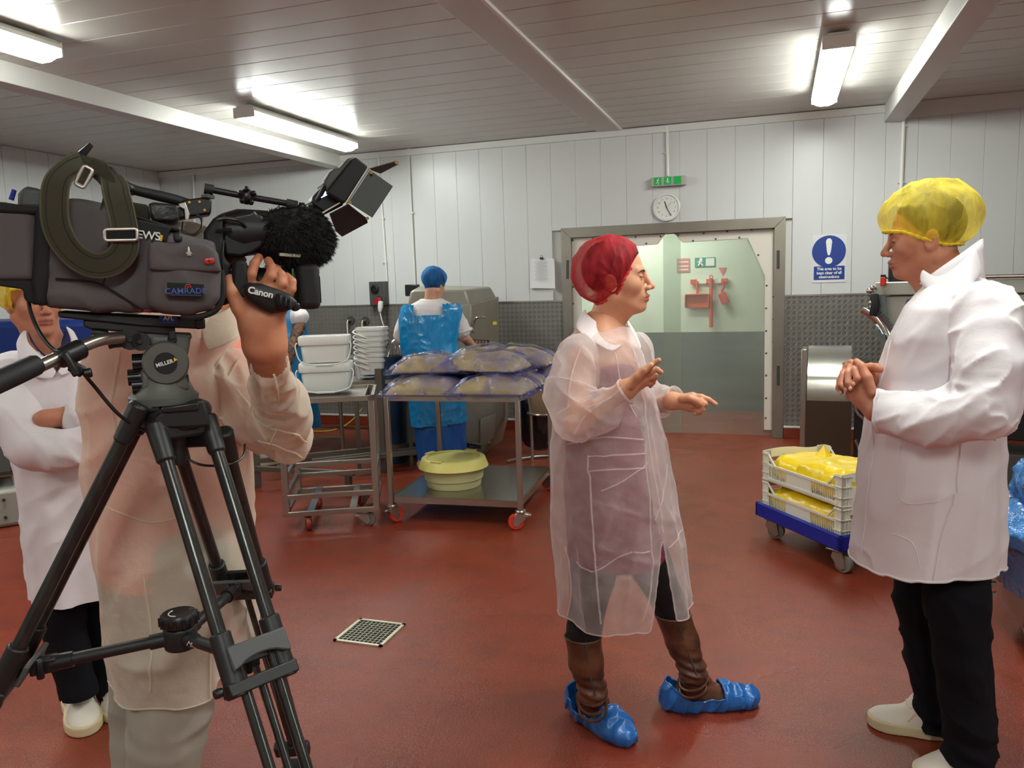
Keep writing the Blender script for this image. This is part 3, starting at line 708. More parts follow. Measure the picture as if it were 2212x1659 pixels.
# ---- rice trolley ----
fr=Fr(g=(-1.95,4.93)); trz=math.radians(4.)
rt=thing('steel_trolley','stainless two-deck trolley on red castors carrying the rice bags','trolley',(-1.955,4.93,0),trz)
TW,TD,TZ=.86,.94,.835
b=MB(); b.box((0,0,TZ-.0035),(TW+.03,TD+.03,.007)); b.bb((-TW/2-.015,-TD/2-.015,TZ-.035),(TW/2+.015,-TD/2-.009,TZ)); b.bb((-TW/2-.015,TD/2+.009,TZ-.035),(TW/2+.015,TD/2+.015,TZ)); b.bb((-TW/2-.015,-TD/2-.015,TZ-.035),(-TW/2-.009,TD/2+.015,TZ)); b.bb((TW/2+.009,-TD/2-.015,TZ-.035),(TW/2+.015,TD/2+.015,TZ)); b.build('top_deck',M_steel,rt)
b=MB(); b.box((0,0,.173),(TW-.02,TD-.02,.006)); b.bb((-TW/2,-TD/2,.135),(TW/2,-TD/2+.006,.176)); b.bb((-TW/2,TD/2-.006,.135),(TW/2,TD/2,.176)); b.bb((-TW/2,-TD/2,.135),(-TW/2+.006,TD/2,.176)); b.bb((TW/2-.006,-TD/2,.135),(TW/2,TD/2,.176)); b.build('lower_shelf',M_steel2,rt)
for i,(sx,sy) in enumerate(((-1,-1),(1,-1),(1,1),(-1,1))):
    b=MB(); b.bb((sx*TW/2-.016,sy*TD/2-.016,.12),(sx*TW/2+.016,sy*TD/2+.016,TZ-.01)); b.build('leg',M_steel,rt,bev=.003)
    caster(rt,(sx*TW/2,sy*TD/2,.125),M_tyre_red,.05,.034,[2.6,-1.3,-1.9,.3][i],hub=M_hubw)
RT=Matrix.Translation((-1.955,4.93,0))@Matrix.Rotation(trz,4,'Z')
def rtp(x,y,z): return tuple(RT@Vector((x,y,z)))
bags=[((-.22,-.24,TZ),(.52,.44,.125),0.05,(0,0),'rice bag lying at the front left corner of the trolley, bottom layer'),
((.235,-.25,TZ),(.50,.46,.13),-.04,(0,0),'rice bag at the front of the bottom layer, right of its neighbour'),
((.26,.08,TZ),(.48,.30,.12),.0,(0,0),'rice bag behind the front right one, its end sticking out right'),
((.26,.33,TZ),(.50,.30,.12),.03,(0,0),'rearmost rice bag of the bottom layer, end sticking out right'),
((-.24,.20,TZ),(.50,.5,.13),.0,(0,0),'rice bag at the rear left of the bottom layer, mostly covered'),
((-.24,-.14,TZ+.126),(.50,.40,.115),.12,(.0,.0),'rice bag on top of the front left bag, beside the wire whisk'),
((.14,-.12,TZ+.134),(.56,.42,.125),-.10,(.03,0),'large rice bag across the top of the pile, nearest the front'),
((.27,.26,TZ+.126),(.50,.36,.13),.02,(.02,0),'rice bag on the top layer at the rear right of the trolley'),
((.02,.30,TZ+.137),(.5,.36,.12),.2,(0,0),'rice bag at the back of the top layer, nearest the blue apron')]
for i,(c,sz,a,tl,l) in enumerate(bags): rice_bag(l,rtp(*c),sz,trz+a,tl,i+1)
# yellow tub with lid
M_tub=mat('pale_yellow_plastic',(226,214,120),.42,sss=.0,var=(6,.06))
q=rtp(-.115,-.13,.177); t=thing('round_tub','pale yellow round tub with lid on the lower shelf','tub',q)
b=MB(); b.lathe([(.10,0),(.178,0),(.182,.01),(.186,.05),(.196,.054),(.197,.06),(.201,.11),(.205,.115),(.207,.155)],(0,0,0),48); b.build('tub_body',mat('cream_plastic',(214,206,150),.45,var=(6,.05)),t)
b=MB(); b.lathe([(.232,.13),(.236,.132),(.214,.19),(.205,.196),(.180,.196),(.172,.186),(.01,.190)],(0,0,0),48); ld=b.build('tub_lid',M_tub,t)
for a in(1.3,-1.75,2.9):
    b=MB(); R=rotm((0,0,1),a); b.box(R@np.array([.197,0,.198]),(.035,.085,.016),R); b.build('lid_lug',M_tub,ld,bev=.005)
# ---- left trolley ----
A=onz(612,1110,.125); B_=onz(820,1096,.125); dv=B_-A; ta=math.atan2(dv[1],dv[0]); LW=np.linalg.norm(dv[:2]); LD=.62; LZ=.845
t=thing('steel_frame_trolley','open stainless frame trolley on castors under the white tubs','trolley',(A[0],A[1],0),ta); LT=Matrix.Translation((A[0],A[1],0))@Matrix.Rotation(ta,4,'Z')
LM=t
def ltp(x,y,z): return tuple(LT@Vector((x,y,z)))
b=MB(); b.bb((0,0,LZ-.03),(LW,.02,LZ)); b.bb((0,LD-.02,LZ-.03),(LW,LD,LZ)); b.bb((0,0,LZ-.03),(.02,LD,LZ));b.bb((LW-.02,0,LZ-.03),(LW,LD,LZ)); b.bb((.02,.02,LZ-.028),(LW-.055,LD-.02,LZ-.022)); b.bb((LW-.06,.02,LZ-.03),(LW-.055,LD-.02,LZ)); b.build('top_deck',M_steel,t)
for x,y in((.02,.02),(LW-.02,.02),(LW-.02,LD-.02),(.02,LD-.02)): b=MB(); b.bb((x-.02,y-.02,.10),(x+.02,y+.02,LZ)); b.build('leg',M_steel,t,bev=.003)
for z,y in((.115,.01),(.225,.01),(.34,.42),(.115,LD-.01),(.225,LD-.01)): b=MB(); b.bb((.03,y-.012,z-.016),(LW-.03,y+.012,z+.016)); b.build('rail',M_steel,t,bev=.002)
for z in(.115,.225,.34):
    for x in(.015,LW-.015): b=MB(); b.bb((x-.012,.03,z-.016),(x+.012,LD-.03,z+.016)); b.build('side_rail',M_steel,t,bev=.002)
for x in(LW*.28,LW*.72): b=MB(); b.bb((x-.022,.02,.128),(x+.022,LD-.02,.134)); b.build('base_slat',M_steel2,t)
caster(t,(.14,.06,.10),M_tyre_dark,.045,.03,.2,plate=True); caster(t,(LW-.10,.06,.10),M_rubber,.045,.03,1.2,plate=True); caster(t,(.14,LD-.06,.10),M_tyre_dark,.045,.03,.5,plate=True); caster(t,(LW-.12,LD-.06,.10),M_tyre_dark,.045,.03,-.9,plate=True)
# ---- rectangular white tubs with lids ----
def tub(label,c,rz,L,Wd,Hh,group,hand=.55):
    t=thing('lidded_tub',label,'tub',c,rz,group)
    b=MB(); k=.90; z1=Hh-.03
    for (z0,s0,z2,s2) in((0,k,z1,.985),): 
        V=[];n=40
        def ring(z,s):
            a=np.arange(n)*2*PI/n; ca,sa=np.cos(a),np.sin(a); e=.28
            return np.stack([np.sign(ca)*np.abs(ca)**e*L/2*s,np.sign(sa)*np.abs(sa)**e*Wd/2*s,np.full(n,z)],1)
        rs=[ring(0.0,s0*.97),ring(.006,s0),ring(z1*.5,(s0+s2)/2),ring(z1,s2)]
        V=np.concatenate(rs); F=[(i*n+q,i*n+(q+1)%n,(i+1)*n+(q+1)%n,(i+1)*n+q) for i in range(3) for q in range(n)]+[tuple(range(n))[::-1]]
        b.add(V,F); b.build('tub_body',M_white,t)
        rs=[ring(z1-.035,1.03),ring(z1-.03,1.05),ring(z1+.012,1.05),ring(z1+.022,1.03),ring(z1+.022,.93),ring(z1+.014,.91),ring(z1+.014,.05)]
        V=np.concatenate(rs); F=[(i*n+q,i*n+(q+1)%n,(i+1)*n+(q+1)%n,(i+1)*n+q) for i in range(6) for q in range(n)]+[tuple(range(6*n,7*n))]
        b=MB(); b.add(V,F); b.build('tub_lid',M_white,t)
    s=L/2*1.06; zz=z1-.045; dr_=hand*Hh
    P=crv([(-s,-Wd*.46,zz+.03),(-s*1.06,-Wd*.50,zz),(-s*.9,-Wd*.53,zz-dr_*.75),(-s*.45,-Wd*.54,zz-dr_*.98),(0,-Wd*.545,zz-dr_),(s*.45,-Wd*.54,zz-dr_*.98),(s*.9,-Wd*.53,zz-dr_*.75),(s*1.06,-Wd*.50,zz),(s,-Wd*.46,zz+.03)],6)
    b=MB(); b.tube(P,.0045,6); h=b.build('handle',M_white,t)
    b=MB(); b.box((0,-Wd*.545-.002,zz-dr_),(L*.36,.012,.014)); b.build('handle_grip',M_white,h,bev=.003)
    return t
tg='white lidded tubs on the frame trolley'
s0=FPX/np.dot(np.array(ltp(.3,.1,.9))-CAM,CF)
c0=onz(704,848,LZ)   # front bottom of the lower tub
TL=.33; TWd=.24
fx=Matrix.Rotation(ta,3,'Z')@Vector((0,1,0)); c0=c0+np.array(fx)*(.15)
tub('larger white tub with lid and looped handle, lower of the two',c0,ta-.03,TL,TWd,.195,tg,.62)
tub('smaller white tub with lid standing on the larger white tub',c0+np.array([0,0,.193]),ta-.03,TL*.96,TWd*.95,.18,tg,.66)
#q=np.array(ltp(.12,.42,LZ)); tub('white tub with blue handle showing behind the tub pair',q,ta,.32,.24,.19,tg)
# ---- small items on the table behind ----
BT=6.0
t=thing('work_table','steel work table with round legs behind the white tubs','table',(-4.35,6.5,0),0.02)
b=MB(); b.box((0,0,.86),(1.2,.6,.03)); b.build('table_top',M_steel,t)
for x,y in((-.56,-.27),(.56,-.27),(.56,.27),(-.56,.27),(.2,-.27)): b=MB(); b.cyl((x,y,0),(x,y,.85),.018,n=10); b.build('leg',M_steel,t)
b=MB(); b.bar((-.56,-.27,.15),(.56,-.27,.15),.025); b.bar((-.56,.27,.15),(.56,.27,.15),.025); b.build('stretcher',M_steel,t)
t=thing('floor_stand','low welded steel stand with slanting rails on the floor','stand',(-3.3,5.5,0),.0)
M_dst=mat('dull_steel',(108,104,94),.45,metal=.6)
for a,c in(((-.75,-.35,.16),(.55,.75,.16)),((-.35,-.45,.16),(.75,.55,.16)),((-.9,-.5,.16),(.35,-.5,.16)),((.3,.85,.16),(.95,.6,.16)),((-.2,-.2,.16),(.8,.72,.16))): b=MB(); b.bar(a,c,.045,.035); b.build('rail',M_dst,t)
for x,y in((-.8,-.48),(.3,-.5),(.5,.72),(.85,.62)): b=MB(); b.bb((x-.02,y-.02,0),(x+.02,y+.02,.16)); b.build('foot',M_dst,t)
b=MB(); b.bb((.18,.2,.0),(.24,.26,.86)); b.build('post',M_dst,t)
# stacked square tubs
M_w2=mat('white_tub_plastic',(226,226,220),.4)
S=Fr(g=onz(818,1000)[:2]); bz=.83
ctr=S.g+S.Y*.0; 
for k in range(7):
    z0=S.p(818,806)[2]+k*.044
    t=thing('square_tub',['lowest','second','third','fourth','fifth','sixth','topmost'][k]+' white square tub of the nested stack beside the whisk','tub',(ctr[0],ctr[1],z0),S.rz-.25,'nested white square tubs')
    hh=.135; s=.125; b=MB(); V=[];F=[]
    def rg(z,r,n=24):
        a=(np.arange(n)+.5)*2*PI/n; ca,sa=np.cos(a),np.sin(a); return np.stack([np.sign(ca)*np.abs(ca)**.35*r,np.sign(sa)*np.abs(sa)**.35*r,np.full(n,z)],1)
    rs=[rg(0,s*.84),rg(hh-.03,s*.95),rg(hh-.028,s*1.02),rg(hh-.012,s*1.03),rg(hh-.010,s*.99),rg(hh,s),rg(hh,s*.96),rg(.01,s*.8)]
    n=24; V=np.concatenate(rs); F=[(i*n+q,i*n+(q+1)%n,(i+1)*n+(q+1)%n,(i+1)*n+q) for i in range(7) for q in range(n)]+[tuple(range(n))[::-1],tuple(range(7*n,8*n))]
    b.add(V,F); b.build('tub_body',M_w2,t)
    b=MB(); b.tube(crv([(-s*1.0,-.05,hh-.02),(-s*1.08,-.10,hh-.03),(-s*.9,-s*1.12,hh-.045),(-s*.1,-s*1.14,hh-.085)],5),.006,6); b.build('handle',M_w2,t)
def small(name,label,cat,u,v,dep=None):
    f=Fr(g=S.g[:2]); q=f.p(u,v); return thing(name,label,cat,f.g+f.X*q[0]+[0,0,q[2]],f.rz)
k=1/S.sc()
t=small('white_pot','white cylindrical pot holding a blue pen beside the tub pair','pot',782,822)
b=MB(); b.lathe([(10*k,0),(13*k,4*k),(14*k,42*k),(16*k,44*k),(16*k,48*k),(12*k,48*k)],(0,0,0),20); b.build('pot_body',M_w2,t)
t2=small('pen','blue pen standing in the white pot','pen',777,790); b=MB(); b.tube([(0,0,-.03),(-4*k,0,24*k)],.009,6); b.build('pen_body',mat('pen_blue',(60,130,210),.4),t2)
t=small('white_dish','white round dish with rim left of the stacked square tubs','dish',800,806); b=MB(); b.lathe([(18*k,0),(20*k,8*k),(26*k,10*k),(26*k,14*k),(18*k,14*k),(16*k,4*k)],(0,0,0),24); b.build('dish_body',M_w2,t)
t=small('clipboard','sheets of paper lying on the steel table by the pot','papers',800,812); b=MB(); b.box((0,0,0),(.2,.15,.008),rotm((0,0,1),.4)); b.build('sheet',M_paper,t)
# support cabinet under those items: dark trolley worktop
t=thing('steel_side_table','steel side table carrying the stacked square tubs','table',(ctr[0]+.05,ctr[1]+.03,0),S.rz)
zt=S.p(818,812)[2]-.012; b=MB(); b.box((0,0,zt-.02),(.5,.42,.03)); b.build('table_top',M_steel,t)
for x,y in((-.22,-.18),(.22,-.18),(.22,.18),(-.22,.18)): b=MB(); b.bb((x-.015,y-.015,0),(x+.015,y+.015,zt-.03)); b.build('leg',M_dst,t)
# ---- bowl chopper ----
MF=Fr(g=(-2.70,6.84)); t=thing('bowl_cutter','large grey-green bowl cutter with hinged lid and steel handle','machine',MF.g,MF.rz)
def mp_(u,v,dy): return MF.p(u,v,dy)
def msolid(poly,dy0,dy1,name,m,par,bev=.012):
    b=MB(); P=[mp_(u,v,dy0) for u,v in poly]; pl=[(p[0],p[2]) for p in P]; b.prism(pl,(0,dy1-dy0,0),(0,dy0,0)); return b.build(name,m,par,bev=bev)
# housing : tapered lid with lighter front plane
def hexa(b,f,bk): 
    n=len(f); V=np.array(list(f)+list(bk)); b.add(V,[tuple(range(n))[::-1],tuple(range(n,2*n))]+[(i,(i+1)%n,n+(i+1)%n,n+i) for i in range(n)]); return b
b=MB(); hexa(b,[mp_(*q) for q in((880,662,-.05),(886,630,-.05),(893,626,-.05),(1005,626,-.05),(1015,658,-.05),(1015,690,-.05),(880,690,-.05))],[mp_(*q) for q in((900,650,.5),(905,618,.5),(925,616,.5),(1060,619,.5),(1072,640,.5),(1072,690,.5),(900,690,.5))]); b.build('lid',M_machine,t,bev=.02)
b=MB(); hexa(b,[mp_(*q) for q in((985,660,-.08),(1018,658,-.08),(1018,780,-.08),(985,780,-.08))],[mp_(*q) for q in((1000,655,.5),(1078,640,.5),(1076,790,.5),(1000,790,.5))]); b.build('side_housing',M_machine,t,bev=.01)
b=MB(); b.lathe([(.08,-.5),(.16,-.48),(.36,-.32),(.455,-.03),(.46,0),(.44,0),(.43,-.03),(.3,-.3),(.1,-.4)],mp_(930,768,-.06)+[0,0,.0],40); b.build('bowl',mat('bowl_steel',(120,108,98),.3,metal=.9,var=(3,.3)),t)
b=MB(); hexa(b,[mp_(*q) for q in((848,900,-.42),(890,866,-.42),(1040,866,-.42),(1090,832,-.42),(1090,900,-.42),(1042,986,-.42),(862,986,-.42))],[mp_(*q) for q in((880,900,.3),(900,870,.3),(1050,870,.3),(1098,832,.3),(1098,900,.3),(1085,955,.3),(880,955,.3))]); b.build('pedestal',M_machine,t,bev=.012)
a=mp_(1037,908,-.45); b=MB(); b.prism([(p[0],p[2]) for p in(mp_(1037,905,-.43),mp_(1072,893,-.43),mp_(1066,945,-.43),mp_(1037,968,-.43))],(0,-.012,0),(0,-.425,0)); ap=b.build('access_panel',mat('machine_panel',(160,156,142),.4,metal=.2),t,bev=.004)
b=MB(); q=mp_(1057,957,-.45); b.prism([(-.016,0),(.016,0),(0,.03)],(0,-.002,0),q); b.build('warning_sticker',M_yellowcab,ap)
q=mp_(1071,700,-.1); b=MB(); b.box(mp_(1069,698,-.09),(.036,.004,.03)); b.build('yellow_sticker',M_yellowcab,t)
b=MB(); b.tube(crv([mp_(1022,720,-.1),mp_(1024,700,-.12),mp_(1027,689,-.14),mp_(1036,685,-.15),mp_(1050,685,-.15)],5),.011,10); b.build('steel_handle',M_chrome,t)
for u,v in((866,1002),(1030,1003)): b=MB(); q=mp_(u,v,-.40); q[2]=.02; b.lathe([(.05,-.02),(.05,-.008),(.02,0),(.012,.06)],q,16); b.build('levelling_foot',M_chrome,t)
b=MB()
for k_ in range(7): p0=mp_(1012+k_*7,735,-.25); p1=mp_(1014+k_*6.4,757,-.22); b.tube([p0,p1],.006,6)
b.tube([mp_(1010,733,-.25),mp_(1056,735,-.25),mp_(1055,752,-.2)],.007,6); b.build('wire_guard',M_chrome,t)
t=thing('screen_box','black screen box on an arm behind the bowl cutter','screen',onw(891,627,.25)); b=MB(); b.box((0,0,0),(.15,.06,.12)); b.build('casing',M_black,t,bev=.01); b=MB(); b.tube([(-.0,.02,-.04),(-.03,.1,-.1),(-.02,.24,-.12)],.02,8); b.build('arm',M_black,t)
# drum of dark food waste with wire whisk
WF=Fr(g=onz(842,1010)[:2]+np.array([.05,.25])); k=1/WF.sc()
t=thing('dark_tub','dark blue tub beside the rice bags holding the wire whisk','tub',WF.g,WF.rz)
p=WF.p(846,792); b=MB(); r=.115; zt=WF.p(846,768)[2]; b.lathe([(r*.8,0),(r*.9,.02),(r*.98,zt-.03),(r*1.04,zt-.02),(r*1.04,zt),(r*.95,zt),(r*.9,zt-.04),(.01,zt-.05)],(p[0],0,0),28); b.build('tub_body',mat('dark_blue_plastic',(32,58,84),.35),t)
t=thing('wire_whisk','large wire whisk resting in the dark blue tub','whisk',WF.g+WF.X*p[0]+[0,0,zt-.02],WF.rz)
for i in range(13):
    a=i/12*PI; e=np.array([-.11*math.cos(a),-.09*math.sin(a),.015]); b=MB(); b.tube(crv([(0.06,.02,.165),(e*.55+np.array([.03,.0,.11])),e],4),.0032,5); b.build('wire',M_chrome,t)
b=MB(); b.tube([(.06,.02,.15),(.065,.02,.19)],.022,10); b.tube([( -.12*math.cos(a),-.1*math.sin(a),.015) for a in np.linspace(0,2*PI,24)],.004,6,True); b.build('collar',M_chrome,t)
# yellow hose lying behind the trolleys
t=thing('yellow_hose','thin yellow hose looping on the floor behind the trolleys','hose',onz(700,930)); o=np.array(t.location)
P=[onz(665,931,.01)-o,onz(690,932,.01)-o,onz(715,930,.01)-o]; P+=[Fr(g=onz(715,930)[:2]).g*0+q for q in ()]
f=Fr(g=onz(740,930)[:2]); 
for u,v in((740,922),(757,911),(770,898),(783,882)): q=f.p(u,v); P.append(f.g+f.X*q[0]+[0,0,q[2]]-o)
b=MB(); b.tube(crv(P,6),.008,6); b.build('hose',mat('yellow_hose',(190,180,50),.5),t)
# waste sack stand + carton
SF=Fr(g=onz(1150,1000)[:2]); t=thing('sack_stand','tubular steel stand right of the rice trolley','stand',SF.g,SF.rz)
def sp_(u,v,dy=0): return SF.p(u,v,dy)
b=MB(); b.tube(crv([sp_(1140,848),sp_(1147,900),sp_(1150,1000)],3),.014,10); b.build('upright',M_steel,t)
b=MB(); b.tube([sp_(1148,892)+[.15*math.cos(a)+.12,.13*math.sin(a),0] for a in np.linspace(0,2*PI,22)],.011,8,True); b.build('hoop',M_steel,t)
b=MB(); P=[sp_(1095,1000)*[1,1,0]+[0,0,.02]]; q=sp_(1130,992)*[1,1,0]+[0,.1,.02]; b.tube(crv([P[0],q,q+[.2,.08,0],q+[.42,.0,0],q+[.5,-.15,0]],5),.014,10); b.build('floor_ring',M_steel,t)
b=MB(); b.bar(sp_(1128,850),sp_(1150,850),.05,.03); b.build('bracket',M_steel,t)
t=thing('carton_sleeve','brown cardboard drum held in the tubular stand','box',SF.g+SF.X*sp_(1168,888)[0]+[0,0,sp_(1168,888)[2]],SF.rz)
b=MB(); b.lathe([(.11,-.02),(.118,.0),(.125,.12),(.125,.26),(.118,.26),(.11,.02)],(.03,0.02,0),20); b.build('carton_body',mat('kraft',(150,128,98),.8,var=(5,.2)),t)
def sack(name,label,c,r,m,h=.015,seed=0,am=.03,cat='sack',group=None,fs=7):
    t=thing(name,label,cat,c,0,group); r=np.array(r,float)
    def fn(P): 
        d=ell(P,(0,0,r[2]),r); n=ridge(P*np.array([fs,fs,fs*.45])+seed,seed)-.5+.6*(ridge(P*fs*2.1+3+seed,seed+1)-.5)
        return np.maximum(d-am*n,.0-P[:,2])
    sdf_obj('sack_body',fn,-r*1.15-[0,0,-r[2]*1.1],r*1.2+[0,0,r[2]*1.05],h,m,t); return t
sack('black_sack','black bin sack hanging behind the right end of the rice trolley',(-1.98,6.5,.06),(.2,.17,.36),mat('black_film',(12,12,13),.25,spec=.6),seed=4)
# ---- left edge ----
t=thing('blue_tote','large dark blue plastic bin behind the man at left','bin',(-5.6,4.75,0),.2)
b=MB(); b.box((0,0,.96),(1.7,.8,.78)); b.build('bin_body',mat('navy_plastic',(16,44,112),.45),t,bev=.05); 
b=MB(); b.box((0,0,.54),(1.75,.85,.06)); b.build('rim',mat('grey_blue',(70,78,88),.5),t,bev=.01)
for x,y in((-.7,-.3),(.7,-.3),(.7,.3),(-.7,.3)): b=MB(); b.bb((x-.03,y-.03,0),(x+.03,y+.03,.52)); b.build('leg',M_dst,t)
sack('green_sack','bright green plastic sack at the left edge of the photo',(-3.86,3.25,.42),(.16,.16,.22),mat('green_film',(30,150,50),.3,spec=.6),seed=9)
LF_=Fr(g=onz(30,1130)[:2]); t=thing('steel_stand','steel stand with a bent leg at the left edge of the photo','stand',LF_.g,LF_.rz)
p=LF_.p
b=MB(); b.tube(crv([p(-40,925),p(-5,930),p(18,928),p(24,960),p(30,1030),p(42,1090)],5),.016,8); b.build('bent_leg',M_steel,t)
b=MB(); q=p(-10,1090); b.box((q[0],.1,.13),(.34,.4,.26)); bx=b.build('grey_base_box',mat('base_grey',(150,148,140),.5,metal=.3),t,bev=.03)
b=MB(); b.cyl(p(8,1080,-.1),p(8,1080,-.13),.01,n=8); b.cyl(p(12,1118,-.1),p(12,1118,-.13),.01,n=8); b.build('bolt',M_dark,bx)
b=MB(); b.bb(p(-60,1000,-.02),p(26,1010,.3)); b.build('shelf',M_dst,t)
b=MB(); b.box((p(-20,1000)[0],.1,.5),(.25,.3,.3)); b.build('dark_motor',M_dgrey,t,bev=.02)
# conveyor / sink seen under the cameraman's arm
CFm=Fr(g=(-3.9,5.2)); t=thing('conveyor','pale steel conveyor with a wire side behind the cameraman','machine',CFm.g,CFm.rz); p=CFm.p
b=MB(); hexa(b,[p(440,765,-.2),p(552,752,-.2),p(552,762,-.2),p(440,775,-.2)],[p(440,712,.5),p(552,708,.5),p(552,716,.5),p(440,722,.5)]); b.build('white_bed',mat('pale_bed',(190,196,196),.4),t)
b=MB(); b.bar(p(430,768,-.2),p(560,762,-.2),.03,.02); b.bar(p(430,792,-.2),p(560,784,-.2),.03,.02); b.build('side_rail',M_steel,t)
for i in range(14): b=MB(); b.tube([p(435+i*9.5,767,-.2),p(432+i*9.5,790,-.2)],.006,5); b.build('bar',M_chrome,t)
for u in(450,540): b=MB(); x=p(u,790,-.15); b.bb((x[0]-.025,-.18,0),(x[0]+.025,-.13,x[2])); b.build('leg',M_dst,t)
# ================= middle ground =================
# floor drain
t=thing('floor_drain','square white-rimmed drain grate set in the red floor','drain',(-1.688,2.922,0))
s=.232; b=MB()
for a,c in(((-s/2,-s/2),(s/2,-s/2+.014)),((-s/2,s/2-.014),(s/2,s/2)),((-s/2,-s/2),(-s/2+.014,s/2)),((s/2-.014,-s/2),(s/2,s/2))): b.bb((*a,.0),(*c,.006))
b.build('frame',mat('drain_rim',(206,200,176),.4,metal=.3),t)
b=MB(); b.bb((-s/2+.01,-s/2+.01,.0005),(s/2-.01,s/2-.01,.0015)); b.build('sump',M_dark,t)
g=mat('drain_bar',(176,170,150),.4,metal=.4)
for i in range(1,10):
    x=-s/2+.014+i*(s-.028)/10
    b=MB(); b.bb((x-.0014,-s/2+.012,.002),(x+.0014,s/2-.012,.005)); b.build('grate_bar',g,t)
    b=MB(); b.bb((-s/2+.012,x-.0014,.002),(s/2-.012,x+.0014,.0048)); b.build('grate_bar',g,t)
# curved stainless unit
F=Fr(g=onz(1790,1003)[:2]); t=thing('steel_chute','curved stainless chute with a bright bend, left of the man in white','machine',F.g,F.rz); p=F.p
xl,xr=p(1742,900)[0],p(1838,900)[0]
z=lambda v:p(1790,v)[2]
pr=[(0,.0),(.0,z(862)),(.004,z(845)),(.02,z(825)),(.05,z(806)),(.10,z(795)),(.26,z(760)),(.34,z(754)),(.34,0)]
V=[];n=9
b=MB(); b.prism(pr,(xr-xl,0,0),(xl,0,0),(0,1,0),(0,0,1)); b.build('shroud',M_steel2,t,smooth=.9)
b=MB(); b.prism([(-.003,.03),(-.003,z(866)),(.0,z(866)),(.0,.03)],(xr-xl+.01,0,0),(xl-.005,0,0),(0,1,0),(0,0,1)); b.build('dark_front_panel',mat('brown_steel',(84,70,58),.35,metal=.6),t)
b=MB(); b.bb((xl-.05,.05,0),(xl-.004,.34,z(756))); b.build('side_panel',M_steel,t,bev=.006)
F=Fr(g=onz(1870,1010)[:2]); t=thing('hose_frame','dark frame and pipes between the steel chute and the man in white','frame',F.g,F.rz); p=F.p
b=MB(); b.box((p(1860,900)[0],.1,.42),(.1,.2,.84)); b.build('dark_cabinet',M_black,t,bev=.01)
b=MB(); b.tube(crv([p(1846,872),p(1852,892),p(1868,910),p(1866,940)],5),.012,8); b.tube(crv([p(1848,950),p(1858,975),p(1864,1000)],5),.012,8); b.build('pipe',M_steel,t)
# tumbler machine behind the man
F=Fr(g=(1.62,5.9)); t=thing('tumbler_machine','large stainless machine with toothed drum rim behind the man in white','machine',F.g,F.rz); p=F.p
def quadbox(par,name,m,l,tp,r,bt,d0,d1,bev=.008):
    a=p(l,tp,d0); c=p(r,bt,d0); b=MB(); b.bb((a[0],d0,c[2]),(c[0],d1,a[2])); return b.build(name,m,par,bev=bev)
M_pm=mat('pale_metal',(176,176,166),.36,metal=.45,var=(2,.1))
quadbox(t,'top_beam',M_pm,1890,610,2300,632,-.02,.5)
b=MB(); b.cyl(p(1960,602,-.03),p(2300,594,-.03),.014,n=10); b.build('top_tube',M_steel,t)
quadbox(t,'body_panel',M_pm,1912,640,2300,850,.0,.5)
quadbox(t,'dark_underside',M_black,1900,880,2300,960,.05,.5)
quadbox(t,'lower_housing',M_dgrey,1920,960,2300,1150,.1,.5)
q=quadbox(t,'steel_band',M_steel,2120,850,2300,880,-.02,.5)
for u in(1930,2280): quadbox(t,'leg',M_dst,u,900,u+18,1098,0,.06)
R0=p(1870,840,-.05); rr=p(1924,700,-.05)
# toothed drum rim: part of a big ring seen at the left
cx,cz=p(1830,790,-.06)[0],p(1830,790,-.06)[2]; rad=abs(p(1925,720,-.06)[0]-cx)*1.05
arc=[(cx+rad*math.cos(a),-.06,cz+rad*1.45*math.sin(a)) for a in np.linspace(-.2,1.25,26)]
b=MB(); b.tube(arc,.014,8,flat=2.2); rim=b.build('drum_rim',M_chrome,t)
b=MB()
for i in range(25):
    a=-.2+1.35*i/25; b.bar((cx+rad*1.10*math.cos(a),-.05,cz+rad*1.52*math.sin(a)),(cx+rad*1.24*math.cos(a),-.05,cz+rad*1.62*math.sin(a)),.010,.02,(0,1,0))
b.build('rim_tooth',M_dgrey,t,kind='stuff')
b=MB(); hexa(b,[p(1878,640,-.05),p(1912,638,-.05),p(1926,740,-.05),p(1890,700,-.05)],[p(1878,640,.1),p(1912,638,.1),p(1926,740,.1),p(1890,700,.1)]); b.build('drum_end',mat('blue_grey_metal',(120,134,134),.3,metal=.7),t)
b=MB(); hexa(b,[p(1879,708,-.12),p(1912,724,-.12),p(1916,760,-.12),p(1904,742,-.12)],[p(1879,708,.05),p(1912,724,.05),p(1916,760,.05),p(1904,742,.05)]); b.build('chute_lip',mat('blue_grey_metal',(0,0,0)),t)
b=MB(); b.box(p(1908,608,-.05),(.035,.04,.06)); b.build('red_latch',M_red,t,bev=.004); b=MB(); b.box(p(1908,598,-.05),(.03,.035,.03)); b.tube([p(1912,597,-.05),p(1926,608,-.05)],.004,6); b.build('black_latch_top',M_black,t)
for u,v,rd in((1878,628,.022),(1884,622,.018),(1880,654,.016),(1884,668,.014)): b=MB(); b.sph(p(u,v,-.1),rd,8); b.cyl(p(u,v,-.1),p(u+8,v+2,-.05),rd*.6,n=8); b.build('brass_knob',M_chrome,t)
b=MB(); b.tube([p(1888,636,-.08),p(1890,660,-.09),p(1886,682,-.09)],[.03,.034,.026],8); b.build('black_bracket',M_black,t)
q=p(1944,588,.0); t2=thing('black_panel_box','black framed box standing on the machine behind the man\'s chin','box',F.g+F.X*q[0]+[0,0,p(1944,611,0)[2]],F.rz); b=MB(); b.box((0,.08,.08),(.16,.12,.16)); b.build('casing',M_dgrey,t2,bev=.006); b=MB(); b.box((0,.017,.08),(.14,.004,.14)); b.build('dark_face',M_black,t2)
